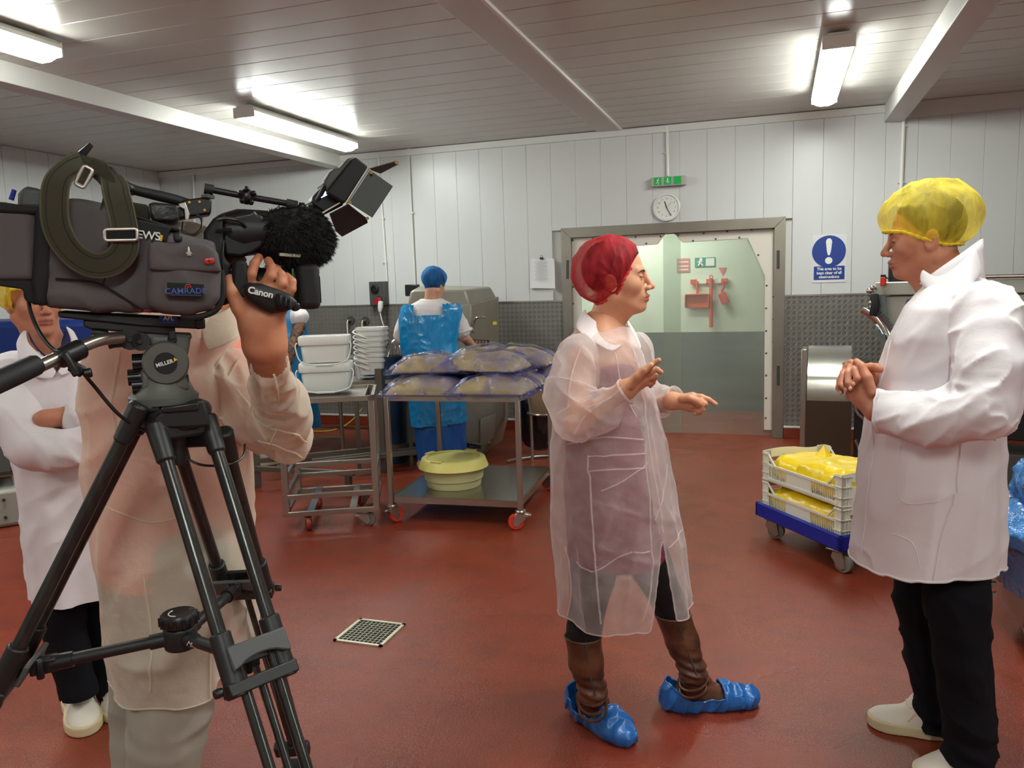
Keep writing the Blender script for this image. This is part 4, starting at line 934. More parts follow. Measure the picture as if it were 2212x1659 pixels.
# ---- blue dolly with crates ----
A=onz(1631,1112,.125); B_=onz(1815,1194,.125); e1=(B_-A)[:2]; L=np.linalg.norm(e1); a1=math.atan2(e1[1],e1[0]); e1=e1/L; Wd=L*.68
# e2 must point to the right and away from the camera
DM=Matrix.Translation((A[0],A[1],0))@Matrix.Rotation(a1,4,'Z')
t=thing('blue_dolly','blue plastic dolly on grey wheels under the white crates','dolly',(A[0],A[1],0),a1)
M_nav=mat('dolly_blue',(16,38,150),.42,var=(6,.1))
b=MB(); z0,z1=.125,.205
for q in(((0,0),(L,.025)),((0,Wd-.025),(L,Wd)),((0,0),(.025,Wd)),((L-.025,0),(L,Wd))): b.bb((*q[0],z0),(*q[1],z1))
b.bb((.01,.01,z0+.02),(L-.01,Wd-.01,z0+.045)); b.build('deck_frame',M_nav,t,bev=.006)
for x,y,rz in((.07,.06,2.3),(L-.07,.05,1.9),(L-.07,Wd-.06,1.0),(.07,Wd-.06,2.0)): caster(t,(x,y,.125),M_rubber,.048,.032,rz,False,plate=True,hub=M_rubber)
M_crate=mat('crate_white',(226,224,208),.4,trans=0)
def crate(label,z):
    t=thing('vented_crate',label,'crate',(*(A[:2]),z),a1,'white crates stacked on the blue dolly'); m=M_crate
    o=.028; l,wv,h=L-2*o,Wd-2*o,.165; x0,y0=o,o
    X=lambda x:x0+x; Y=lambda y:y0+y
    b=MB(); b.bb((X(0),Y(0),0),(X(l),Y(wv),.006)); b.build('base',m,t)
    for cx_,cy in((0,0),(l,0),(l,wv),(0,wv)):   # L-shaped ribbed corner posts
        sx=1 if cx_==0 else -1; sy=1 if cy==0 else -1; b=MB()
        b.bb((X(cx_),Y(cy),0),(X(cx_+sx*.055),Y(cy+sy*.004),h)); b.bb((X(cx_),Y(cy),0),(X(cx_+sx*.004),Y(cy+sy*.055),h))
        for zz in(.002,.045,.10,h-.012): b.bb((X(cx_-sx*.005),Y(cy-sy*.005),zz),(X(cx_+sx*.058),Y(cy+sy*.003),zz+.004)); b.bb((X(cx_-sx*.005),Y(cy-sy*.005),zz),(X(cx_+sx*.003),Y(cy+sy*.058),zz+.004))
        for d_ in(.02,.04): b.bb((X(cx_+sx*d_),Y(cy-sy*.004),0),(X(cx_+sx*(d_+.003)),Y(cy),h)); b.bb((X(cx_-sx*.004),Y(cy+sy*d_),0),(X(cx_),Y(cy+sy*(d_+.003)),h))
        b.build('corner_post',m,t)
    for side,yy in(('f',0),('b',wv)):
        s=1 if side=='f' else -1; b=MB()
        b.bb((X(.03),Y(yy-s*.004),.088),(X(l-.03),Y(yy+s*.006),.100)); b.bb((X(.03),Y(yy-s*.003),.008),(X(l-.03),Y(yy+s*.005),.022)); b.bb((X(l*.33),Y(yy),.02),(X(l*.64),Y(yy+s*.003),.09)); b.build('side_rail',m,t)
        for k in range(5):
            for xx in(.065+k*.017,l*.18+.03+k*.017,l*.66+.02+k*.017,l-.075-k*.015):
                pass
        b=MB()
        for xx in list(np.arange(.06,l*.33,.0135))+list(np.arange(l*.65,l-.06,.0135)): b.bb((X(xx),Y(yy),.02),(X(xx+.003),Y(yy+s*.003),.09))
        b.build('slot_rib',m,t,kind='stuff')
        for xa,xb in((.045,.115),(l-.045,l-.115)): b=MB(); b.bar((X(xa),Y(yy+s*.003),h-.006),(X(xb),Y(yy+s*.003),.095),.006,.010,(0,1,0)); b.build('diagonal_brace',m,t)
    for xx in(0,l):
        s=1 if xx==0 else -1; n=24; top=[(i/n*wv,h+.012*math.sin(2*PI*i/n*1.0-.3)*(.6 if i<12 else 1)+.004) for i in range(n+1)]
        b=MB(); b.prism([(0,h-.04)]+top+[(wv,h-.04)],(s*.004,0,0),(X(xx),Y(0),0),(0,1,0),(0,0,1))
        b.prism([(0,.0),(0,h-.065),(wv,h-.065),(wv,0)],(s*.004,0,0),(X(xx),Y(0),0),(0,1,0),(0,0,1))
        for yy in(0.0,wv*.3,wv*.62,wv-.03): b.bb((X(xx),Y(yy),h-.07),(X(xx+s*.004),Y(yy+.02),h-.03))
        b.build('end_panel',m,t)
    return t
cz_=.205-.03
for i,(z,l) in enumerate(((.175,'lower white vented crate sitting in the blue dolly'),(.175+.170,'upper white vented crate with yellow sacks heaped above its rim'))): crate(l,z)
M_yb=mat('yellow_film',(250,214,24),.3,spec=.6,bump=(22,.4,.01),sss=.0)
def flat_sack(label,x,y,z,r,seed,group):
    q=DM@Vector((x,y,z)); t=thing('yellow_sack',label,'sack',q,a1,group); r=np.array(r)
    def fn(P):
        d=sbox(P,(0,0,r[2]),r*[1,1,1],min(r)*.95); n=ridge(P*[9,9,5]+seed,seed)-.5+.5*(ridge(P*19+seed,seed+2)-.5)
        return np.maximum((d-.016*n)*.8,-P[:,2])
    sdf_obj('sack_body',fn,(-r[0]*1.2,-r[1]*1.2,-.01),(r[0]*1.2,r[1]*1.2,r[2]*2.4),.008,M_yb,t,relax=1); return t
yg='yellow plastic sacks in the white crates'
flat_sack('yellow sack filling the lower crate on the dolly',L/2,Wd/2,.184,(L*.42,Wd*.41,.058),3,yg)
flat_sack('yellow sack in the near part of the upper crate',L*.66,Wd*.48,.353,(L*.27,Wd*.40,.078),5,yg)
t=flat_sack('yellow sack with a loose pointed end at the left of the upper crate',L*.27,Wd*.5,.353,(L*.20,Wd*.38,.068),8,yg)
b=MB(); b.lathe([(.07,0),(.045,.03),(.02,.06),(.004,.085)],(.03,.05,.115),9,rotm((0,0,1),.3)); b.build('loose_end',M_yb,t,smooth=.3)
# ---- steel bin with blue sacks, right edge ----
F=Fr(g=onz(2235,1400)[:2]); t=thing('steel_bin','stainless wheeled bin at the right edge, draped with blue film','bin',F.g,F.rz); p=F.p
x0=p(2150,1340)[0]; zt=p(2180,1100)[2]; 
b=MB(); rr=.36; b.lathe([(rr*.8,.10),(rr*.96,.12),(rr,.17),(rr,zt),(rr*.97,zt),(rr*.95,.2)],(x0+rr,.15,0),40); b.build('bin_body',M_steel,t)
for dx,dy in((.14,-.1),(.58,-.1),(.58,.4),(.14,.4)): caster(t,(x0+dx,dy,.11),mat('cream_tyre',(214,200,150),.5),.05,.04,1.7,False,plate=True,hub=M_rubber)
b=MB(); b.tube(crv([p(2150,1262,-.1),p(2125,1262,-.12),p(2120,1274,-.12),p(2128,1286,-.12),p(2152,1284,-.1)],5),.013,8); b.build('side_handle',M_chrome,t)
M_bf2=film('sky_blue_film',(60,140,215),(.55,.95),5,13,1.,.1,.03)
g='blue film sacks in the steel bin'
o=F.g+F.X*(x0+.30)
for (dx,dz,r,l,sd) in((.0,zt-.02,(.26,.26,.12),'pale blue film sack heaped on the steel bin, topmost at the right edge',11),(-.02,zt-.22,(.34,.34,.14),'crumpled blue film sack hanging over the rim of the steel bin',12)):
    tt=sack('blue_sack',l,o+F.X*dx+F.Y*.1+np.array([0,0,dz]),r,M_bf2,.012,sd,.04,'sack',g)
tt=thing('blue_skirt','sheer dark blue film hanging down the side of the steel bin','film',o+F.Y*.12+np.array([0,0,0]),F.rz)
V=[];Fc=[];n=48;zs=np.linspace(p(2180,1262)[2],zt-.05,14)
for j,zz in enumerate(zs):
    for i in range(n): a=i/n*2*PI; q=.372+.012*math.sin(a*17+zz*7)+.008*math.sin(a*7); V.append((.06+q*math.cos(a),q*math.sin(a),zz+.01*math.sin(a*9)))
for j in range(13):
    for i in range(n): Fc.append((j*n+i,j*n+(i+1)%n,(j+1)*n+(i+1)%n,(j+1)*n+i))
new_mesh('film_sheet',V,Fc,film('slate_film',(70,96,140),(.35,.75),6,12,.8,.15,.02),tt,4)
# ================= people =================
def skin(name,col,col2): return mat(name,col,.5,var=(14,1),col2=col2,bump=(190,.12,.002),sss=.12,spec=.4)
M_skW=skin('skin_fair',(216,160,126),(202,140,108)); M_skM=skin('skin_tan',(198,136,108),(180,116,90)); M_skC=skin('skin_warm',(206,142,108),(190,120,90)); M_skA=skin('skin_pale',(212,164,136),(198,146,118))
M_lip=mat('lips',(186,108,94),.45); M_lipm=mat('lips_man',(160,92,78),.5)
M_hairD=mat('dark_hair',(48,32,26),.6,bump=(120,.5,.004),stretch=(1,1,.2)); M_hairM=mat('brown_hair',(70,56,44),.65,bump=(120,.5,.004))
M_sclera=mat('sclera',(190,178,168),.3); M_iris=mat('iris',(52,44,36),.2); M_pupil=mat('pupil',(8,8,8),.1)
M_coat=mat('white_cotton',(232,226,230),.85,var=(5,.04),bump=(26,.22,.008),spec=.2)
M_trous=mat('black_denim',(17,18,24),.9,bump=(60,.3,.003),spec=.2)
M_shoe=mat('white_shoe',(232,222,208),.5,bump=(30,.08,.003)); M_sole=mat('cream_sole',(214,200,160),.6)
M_nonw=mat('thin_nonwoven',(244,232,230),.75,thin=(.27,.50,7),bump=(34,.5,.01),spec=.15)
M_nonw2=mat('thin_nonwoven_gown',(240,230,212),.75,thin=(.62,.80,6),bump=(30,.5,.01),spec=.15)
def aniso(P,d,lo,hi):
    d=np.array(d,float); d/=np.linalg.norm(d); return P*hi+np.outer(P@d,d)*(lo-hi)
def crease(P,seed,k=5):
    w=vnoise(P*.5+seed,seed+40)[:,None]*1.3; return ridge(P+w,seed)**k-.22
def headframe(fwd,up=(0,0,1)):
    f=np.array(fwd,float); f/=np.linalg.norm(f); l=np.cross(up,f); l/=np.linalg.norm(l); return np.array([f,l,np.cross(f,l)]).T
EYC=[(.0790,.0305,.0),(.0790,-.0305,.0)]
def head_sdf(q,fem=False,neck=(-.045,0,-.2),nr=.056,closed=.35):
    P=q.copy(); P[:,1]=np.abs(P[:,1])
    d=ell(P,(-.012,0,.038),(.098,.077,.088))
    d=smin(d,ell(P,(.028,0,-.03),(.064,.060,.088)),.03)
    d=smin(d,cap(P,(-.012,.053 if not fem else .048,-.058),(.066,.012,-.102),.021 if not fem else .018,.016),.03)
    d=smin(d,ell(P,(.079,0,-.101),(.017,.021 if not fem else .017,.016)),.018)
    d=smin(d,ell(P,(.050,.040,-.024),(.030,.024,.026)),.028)
    d=smin(d,cap(P,(.074,.036,.021),(.086,0,.020),.011 if fem else .014),.018)
    d=smin(d,ell(P,(.080,0,-.066),(.022,.028,.024)),.02)
    d=smax(d,-ell(P,(.098,.031,.0),(.016,.017,.012)),.012)
    for s in(1,):
        e=ell(P,EYC[0],(.0137,.0137,.0135)); lid=smax(e,-(P[:,2]-(.0042-.008*closed)),.002); low=smax(e,(P[:,2]+.0050),.002)
        d=smin(d,lid,.004); d=smin(d,low,.005)
    d=smin(d,cap(P,(.090,0,.012),(.114,0,-.028),.0078,.0098),.012)
    d=smin(d,ell(P,(.116,0,-.034),(.0115,.0105,.0095)),.008)
    d=smin(d,ell(P,(.103,.0125,-.038),(.0125,.0075,.0085)),.006)
    d=smax(d,-ell(P,(.109,.0075,-.0465),(.006,.0038,.004)),.003)
    d=smin(d,cap(P,(.092,.022,-.0675),(.1045,0,-.0640),.0040,.0052 if not fem else .0056),.006)
    d=smin(d,cap(P,(.090,.018,-.0755),(.1005,0,-.0765),.0042,.0056 if not fem else .0062),.006)
    d=smax(d,-cap(P,(.093,.028,-.0710),(.1085,0,-.0703),.0018,.0022),.003)
    er=ell(P,(-.012,.079,-.012),(.020,.009,.033),rotm((0,1,0),-.2)); er=smax(er,-ell(P,(-.004,.089,-.012),(.011,.007,.020)),.006); d=smin(d,er,.008)
    d=smin(d,cap(q,(-.02,0,-.06),neck,nr,nr*1.08),.03)
    d=smin(d,cap(q,(.035,0,-.085),(np.array(neck)+[.045,0,-.0]),.02,.03),.04)
    return d
def join(parts):
    V=[];F=[];MI=[];n=0
    for v,f,mi in parts: V.append(v);F.append(f+n);MI.append(np.full(len(f),mi) if np.isscalar(mi) else mi);n+=len(v)
    return np.concatenate(V),np.concatenate(F),np.concatenate(MI)
def head_part(C,R,s,fem,neck,nr,h=.0026,lip=1,closed=.35,zcut=None):
    C=np.array(C); fn=lambda P:head_sdf(((P-C)@R)/s,fem,neck,nr,closed)*s
    r=.17*s; nk=C+R@(np.array(neck)*s); lo=np.minimum(C-r,nk-.07);hi=np.maximum(C+r,nk+.07)
    V,F=surf(fn,lo,hi,h); q=((V[F].mean(1)-C)@R)/s
    mi=np.zeros(len(F),int)
    up=(np.abs(q[:,1])<.023)&(q[:,2]<-.0585-.10*np.abs(q[:,1])*.6)&(q[:,2]>-.084)&(q[:,0]>.0925)
    mi[up]=lip
    return V,F,mi
M_lash=mat('eyelash',(34,24,20),.6)
def eyes(par,C,R,s,gaze=(1,0,0),cl=.35):
    g=np.array(gaze,float); g/=np.linalg.norm(g)
    for e in EYC:
        n=14; b=MB(); b.sph(np.array([0,0,0]),.0118*s,n)
        V=np.concatenate(b.v); c=V[[list(f)[:3] for f in b.f if len(f)==4]].mean(1) if False else np.array([V[list(f)].mean(0) for f in b.f]); c/=np.linalg.norm(c,axis=1)[:,None]+1e-9
        gl=R@g; a=c@gl; mi=np.where(a>.93,2,np.where(a>.76,1,0))
        b=MB(); ec=np.array(C)+R@(np.array(e)*s); b.tube([ec+R@(np.array([.0136*math.cos(q)*.97,.0132*math.sin(q),.0038-.008*cl-.004*abs(math.sin(q))])*s) for q in np.linspace(-1.1,1.1,11)],[.0004,.0011,.0012,.0011,.0004],5); b.build('eyelash',M_lash,par)
        new_mesh('eye',V+np.array(C)+R@(np.array(e)*s),b.f,[M_sclera,M_iris,M_pupil],par,4,0,mi)
def brows(par,C,R,s,m,w=.0035):
    for sg in(1,-1):
        pts=[np.array(C)+R@(np.array(p)*s) for p in((.094,sg*.012,.017),(.0935,sg*.026,.0225),(.085,sg*.042,.020),(.076,sg*.05,.014))]
        b=MB(); b.tube(crv(pts,4),[w*.9,w,w*.8,w*.3],6); b.build('eyebrow',m,par)
def bouffant(par,C,R,c,r,cut,mats,pinch=None,rim_r=.005,am=.006,seed=0,h=.0034,name='hair_net',rimm=None,gather=.20):
    """puffed net cap: ellipsoid around c (head coordinates), opened where cut(q)>0 , with gathered elastic rim"""
    C=np.array(C)
    def fn(P):
        q=(P-C)@R; g=np.exp(np.clip(cut(q),-1,0)/.020)*gather; q2=q-np.array(c); q2[:,:2]*=(1+g)[:,None]; q2=q2+np.array(c); d=ell(q2,c,r); n=crease(q*np.array([13,13,6]),seed,5)+.5*crease(q*np.array([30,30,12]),seed+3,5); d=d-am*n
        if pinch is not None:
            for p0 in pinch:
                v=q-np.array(p0); rad=np.linalg.norm(v,axis=1)+1e-6; an=np.arctan2(v[:,2],v[:,0]); d=d-.0035*np.exp(-rad/.05)*np.sin(an*16+seed)*np.clip(rad/.012,0,1)
        return d
    m=max(r)*1.15; cc=C+R@np.array(c)
    V,F=surf(fn,cc-m,cc+m,h,lambda p,n:cut((p-C)@R)>0)
    V=relax_v(V,F,2)
    o=new_mesh(name,V,F,mats,par,4)
    for L in sorted(border(V,F,40),key=len)[-1:]:
        L=smooth_loop(L,10)[::3]; b=MB(); nn=len(L); b.tube(L,rim_r,7,True)
        vv=b.v[0].reshape(nn,7,3); ctr=L; k=1+.35*np.sin(np.arange(nn)*2.1)[:,None,None]; b.v[0]=(ctr[:,None]+(vv-ctr[:,None])*k).reshape(-1,3)
        b.build('elastic_rim',rimm or mats,o)
    return o
def netmat(name,col,op=(.35,.72)):
    T=NT(name); c=lin(col); T.b.inputs['Base Color'].default_value=(*c,1); T.b.inputs['Roughness'].default_value=.7
    T.set(T.b.inputs['Normal'],T.bump(T.noise(46,4,T.mp((1,1,.4))),.6,.01))
    tr=T.n('ShaderNodeBsdfTransparent',{0:(*[.6+.4*x for x in c],1)}); tl=T.n('ShaderNodeBsdfTranslucent',{0:(*c,1)}); m1=T.n('ShaderNodeMixShader',{0:.35,1:T.b.outputs[0],2:tl.outputs[0]})
    w=T.ramp(T.noise(24,4,T.mp((1,1,.25)),dist=.5),[(.36,(op[0],)*3),(.66,(op[1],)*3)])
    lw=T.n('ShaderNodeLayerWeight',{'Blend':.3}).outputs['Facing']
    f=T.n('ShaderNodeClamp',{0:T.math('ADD',w,T.math('MULTIPLY',T.math('POWER',lw,2.),.6))}).outputs[0]
    mx=T.n('ShaderNodeMixShader',{0:f,1:tr.outputs[0],2:m1.outputs[0]}); T.set(T.o.inputs[0],mx.outputs[0]); return T.m
def hand_sdf(P,wr,kn,fi,th,rw=.024,rk=.0125,rf=.0088):
    """wrist point, four knuckles, four finger paths (after the knuckle), thumb path; each finger its own chain"""
    d=None
    for k in kn:
        e=cap(P,wr,k,rw*.72,rk); d=e if d is None else smin(d,e,.012)
    d=smin(d,cap(P,wr,(np.array(kn[1])+np.array(kn[2]))/2,rw,rk*1.05),.012)
    for i,(k,f) in enumerate(zip(kn,fi)):
        n=len(f)+1; rr=[rf*(1.12-.30*j/(n-1))*(1 if i<3 else .88) for j in range(n)]; e=chain(P,[k]+list(f),rr,.003)
        e=np.minimum(e,min(1,1)*e); d=smin(d,e,.004)
    n=len(th); d=smin(d,chain(P,th,[rf*(1.45-.45*j/(n-1)) for j in range(n)],.006),.008)
    return d
def bbox(pts,m): a=np.array(pts); return a.min(0)-m,a.max(0)+m
def sleeve_obj(par,name,m,pts,rs,h,am,seed,cut=None,extra=None,fs=9,hem=.004,relax=0,bunch=None,fdir=(.6,0,-1)):
    pts=[np.array(p,float) for p in pts]
    # axis coordinate to make the folds run round the sleeve
    def fn(P):
        d=chain(P,pts,rs,.03)
        Q=aniso(P,fdir,fs*.42,fs*1.25)
        n=crease(Q,seed,4)+.55*crease(Q*1.9,seed+5,4)+.35*(vnoise(P*fs*.8,seed+2)-.5)
        d=d-am*n
        if bunch is not None:
            for c,rad,a in bunch:
                rr=np.linalg.norm(P-np.array(c),axis=1); d=d-a*np.exp(-(rr/rad)**2)*(ridge(P*np.array([26,26,26])+seed,seed+9)-.5)
        return d
    lo,hi=bbox(pts,max(rs)*1.5)
    V,F=surf(fn,lo,hi,h,cut); V=relax_v(V,F,relax); o=new_mesh(name,V,F,m,par,4)
    return o,V,F
def hem_tube(o,V,F,m,r=.003,name='hem',k=1,minlen=30):
    for L in sorted(border(V,F,minlen),key=len)[-k:]:
        b=MB(); b.tube(smooth_loop(L,3)[::2],r,6,True); b.build(name,m,o)
def endcut(a,b,off=.0):
    """delete the faces beyond point b along a->b"""
    a=np.array(a);b=np.array(b);n=(b-a)/np.linalg.norm(b-a); return lambda p,nn:((p-b)@n)>off
def foot_sdf(P,heel,toe,w=.045,hh=.075,sole=.0):
    heel=np.array(heel,float);toe=np.array(toe,float); f=toe-heel; f[2]=0; L=np.linalg.norm(f); f/=L; l=np.array([-f[1],f[0],0])
    q=P-heel; x=q@f; y=q@l; z=q[:,2]
    Q=np.stack([x,y,z],1)
    d=ell(Q,(.045,0,.035),(.06,w*.78,.05))
    d=smin(d,ell(Q,(L*.42,0,.035),(L*.34,w*.85,.05)),.04); d=smin(d,ell(Q,(L*.72,0,.028),(L*.30,w*1.05,.036)),.03); d=smin(d,ell(Q,(L*.2,0,hh),(.06,w*.8,.05)),.04)
    return smax(d,-(z-sole),.006)
def fmap(F,u,v,z=0.):
    w=onz(u,v,z)-F.g; return np.array([w@F.X,w@F.Y,z])
Fr.f=fmap
def seam(par,pts,fn,m,r=.0018,name='seam',side=-1):
    """lay a thin tube on the surface fn=0 below the given points"""
    P=crv(pts,6); 
    for _ in range(6):
        e=.002; d=fn(P); g=np.stack([(fn(P+np.eye(3)[i]*e)-fn(P-np.eye(3)[i]*e))/(2*e) for i in range(3)],1); g/=np.linalg.norm(g,axis=1)[:,None]+1e-9; P=P-g*np.clip(d,-.03,.03)[:,None]
    b=MB(); b.tube(P+g*.001,r,5); return b.build(name,m,par)
def shoe(par,F,heel,toe,m=None,name='shoe',ankle=None,w=.05,h=.0045,L=None):
    heel=np.array(heel,float);toe=np.array(toe,float)
    lo,hi=bbox([heel,toe],.09); lo[2]=0; hi[2]=.17
    V,Fc=surf(lambda P:smin(foot_sdf(P,heel,toe,w,.085,.03),cap(P,heel+[0,0,.09]+(toe-heel)*.22,heel+[0,0,.10]+(toe-heel)*.2,.048),.03) if True else 0,lo,hi,h)
    o=new_mesh(name,V,Fc,m or M_shoe,par,4)
    V,Fc=surf(lambda P:np.maximum(foot_sdf(P*[1,1,0]+[0,0,.032],heel,toe,w*1.06,.085,0)-.004,np.maximum(P[:,2]-.036,-P[:,2]+.001)),lo-[0.01,.01,0],hi,h)
    new_mesh('sole',V,Fc,M_sole,o,.7)
    ff=(toe-heel)/np.linalg.norm(toe-heel); ll=np.array([-ff[1],ff[0],0]); LL=np.linalg.norm(toe-heel); fs_=lambda P:smin(foot_sdf(P,heel,toe,w,.085,.03),cap(P,heel+[0,0,.09]+(toe-heel)*.22,heel+[0,0,.10]+(toe-heel)*.2,.048),.03)
    for sg in(-1,1): seam(o,[heel+ff*LL*.30+ll*sg*.04+[0,0,.10],heel+ff*LL*.42+ll*sg*.045+[0,0,.075],heel+ff*LL*.50+ll*sg*.05+[0,0,.05]],fs_,M_sole,.0018)
    for sg in(-1,1): seam(o,[heel+ff*LL*.52+[0,0,.10],heel+ff*LL*.46+ll*sg*.03+[0,0,.09],heel+ff*LL*.30+ll*sg*.045+[0,0,.115]],fs_,M_sole,.0015)
    return o
def band(par,name,m,bot,top,t=.004,n=40,gap=None):
    """collar strip between two loops: (centre, vecX, vecY) ellipses"""
    a=np.linspace(0,2*PI,n,endpoint=False) if gap is None else np.linspace(gap[0],gap[1],n)
    rows=[]
    for k in np.linspace(0,1,5):
        c=np.array(bot[0])*(1-k)+np.array(top[0])*k; X=np.array(bot[1])*(1-k)+np.array(top[1])*k; Y=np.array(bot[2])*(1-k)+np.array(top[2])*k
        rows.append(c+np.cos(a)[:,None]*X+np.sin(a)[:,None]*Y)
    V=np.concatenate(rows); F=[]
    for j in range(4):
        for i in range(n if gap is None else n-1): F.append((j*n+i,j*n+(i+1)%n,(j+1)*n+(i+1)%n,(j+1)*n+i))
    o=new_mesh(name,V,F,m,par,4); s=o.modifiers.new('s','SOLIDIFY'); s.thickness=t; s.offset=0; return o
# ---------------------------------------------------------------- woman
F=Fr(g=onz(1375,1562)[:2]); p=F.p
WOM=thing('person','woman in thin white coat and red hair net gesturing, brown boots in blue covers','person',F.g,F.rz); t=WOM
R=headframe((.99,-.10,.03)); C=p(1333,602,-.01); s=.925
nk=R.T@((p(1298,712,-.0)-C))/s
hd=head_part(C,R,s,True,nk,.050,closed=.25)
# trunk and arms under the clothes
shn,shf=p(1256,778,-.13),p(1345,765,.13); eln,elf=p(1243,915,-.20),p(1392,880,.13); wrn,wrf=p(1352,842,-.25),p(1452,866,.02)
def trunk(P):
    d=ell(P,p(1300,800),(.105,.15,.19)); d=smin(d,ell(P,p(1300,980),(.115,.15,.2)),.06)
    d=smin(d,chain(P,[shn,eln,wrn],[.042,.036,.026],.02),.03); d=smin(d,chain(P,[shf,elf,wrf],[.042,.036,.026],.02),.03)
    return smin(d,cap(P,p(1300,760),p(1298,712),.05),.06)
V1,F1=surf(trunk,p(1300,1150)-[.3,.35,0],p(1400,690)+[.2,.3,0],.008)
kn=[p(1386,803,-.275),p(1389,813,-.265),p(1388,824,-.255),p(1383,833,-.245)]
fi=[[p(1403,794,-.285),p(1412,785,-.29),p(1423,778,-.295)],[p(1407,803,-.275),p(1419,798,-.275),p(1428,804,-.27)],[p(1406,815,-.262),p(1416,812,-.26),p(1412,822,-.25)],[p(1400,828,-.25),p(1411,826,-.245),p(1405,834,-.24)]]
th=[p(1364,832,-.285),p(1378,813,-.30),p(1392,800,-.305),p(1405,789,-.305)]
hn=surf(lambda P:smin(hand_sdf(P,wrn,kn,fi,th,.026),cap(P,wrn,eln,.026,.034),.02),*bbox(kn+sum(fi,[])+[wrn+(eln-wrn)*.4],.03),.0026)
kn2=[p(1496,855,-.0),p(1498,864,-.01),p(1496,874,-.01),p(1491,882,-.0)]
fi2=[[p(1515,857,-.01),p(1531,863,-.015),p(1546,873,-.02)],[p(1514,866,-.02),p(1524,873,-.025),p(1514,880,-.028)],[p(1512,877,-.02),p(1519,884,-.024),p(1508,889,-.024)],[p(1504,886,-.01),p(1512,892,-.012),p(1502,894,-.014)]]
th2=[p(1474,862,-.02),p(1490,860,-.035),p(1504,866,-.042),p(1513,873,-.042)]
hf=surf(lambda P:smin(hand_sdf(P,wrf,kn2,fi2,th2,.024),cap(P,wrf,elf,.025,.03),.02),*bbox(kn2+sum(fi2,[])+[wrf+(elf-wrf)*.4],.03),.0028)
V,Fc,mi=join([hd,(V1,F1,0),(hn[0],hn[1],0),(hf[0],hf[1],0)])
body=new_mesh('body',V,Fc,[M_skW,M_lip],t,4,0,mi)
eyes(t,C,R,s,(1,0,-.05),.25); brows(t,C,R,s,M_hairD,.0026)
V,Fc=surf(lambda P:(lambda q:np.maximum(ell(q,(-.015,0,.037),(.0985,.0795,.090)),(q[:,0]*.85-(q[:,2]+.02)*.5-.012)))((P-C)@R),C-.16,C+.16,.005); new_mesh('hair',V,Fc,M_hairD,t,4)
M_rednet=netmat('red_net',(205,40,52),(.36,.78)); 
cutw=lambda q:np.interp(q[:,0],[-.2,-.112,-.055,.002,.03,.069,.089,.12],[-.05,-.082,-.075,-.052,0,.057,.10,.2])-q[:,2]
bouffant(t,C,R,(-.028,0,.026),(.118,.100,.113),cutw,M_rednet,pinch=[(.02,-.09,-.01)],seed=3,rimm=mat('red_elastic',(200,36,44),.6))
# dress and leggings under the coat
M_dress=mat('wine_dress',(122,36,66),.85); M_leg=mat('black_leggings',(16,16,18),.9)
secs=[p(1290,720),]
def sec(v,uL,uR,cy,ay,dy=None):
    a=p(uL,v,cy if dy is None else dy); b=p(uR,v,cy if dy is None else dy); return ((a[2]+b[2])/2,(a[0]+b[0])/2,cy,(b[0]-a[0])/2,ay)
dsec=[sec(712,1268,1338,0,.07),sec(742,1244,1350,0,.115),sec(790,1228,1370,0,.155),sec(880,1225,1375,0,.15),sec(960,1222,1392,0,.16),sec(1040,1218,1405,0,.18),sec(1110,1222,1412,0,.19),sec(1200,1228,1440,0,.19)]
sdf_obj('dress',lambda P:smin(loft(P,dsec),chain(P,[shn,eln*.45+shn*.55],[.040,.036]),.02),(-.4,-.3,p(1300,1200)[2]),(.35,.3,p(1300,700)[2]),.009,M_dress,t)
kneen,kneef=p(1262,1360,-.085),p(1450,1312,.10)
for hp,kk,a in((p(1300,1100,-.08),kneen,1),(p(1345,1100,.08),kneef,1)):
    sdf_obj('legging',lambda P:chain(P,[hp,hp*.45+kk*.55,kk,kk+(kk-hp)*.12],[.085,.072,.055,.048],.02),*bbox([hp,kk+(kk-hp)*.15],.1),.008,M_leg,t)
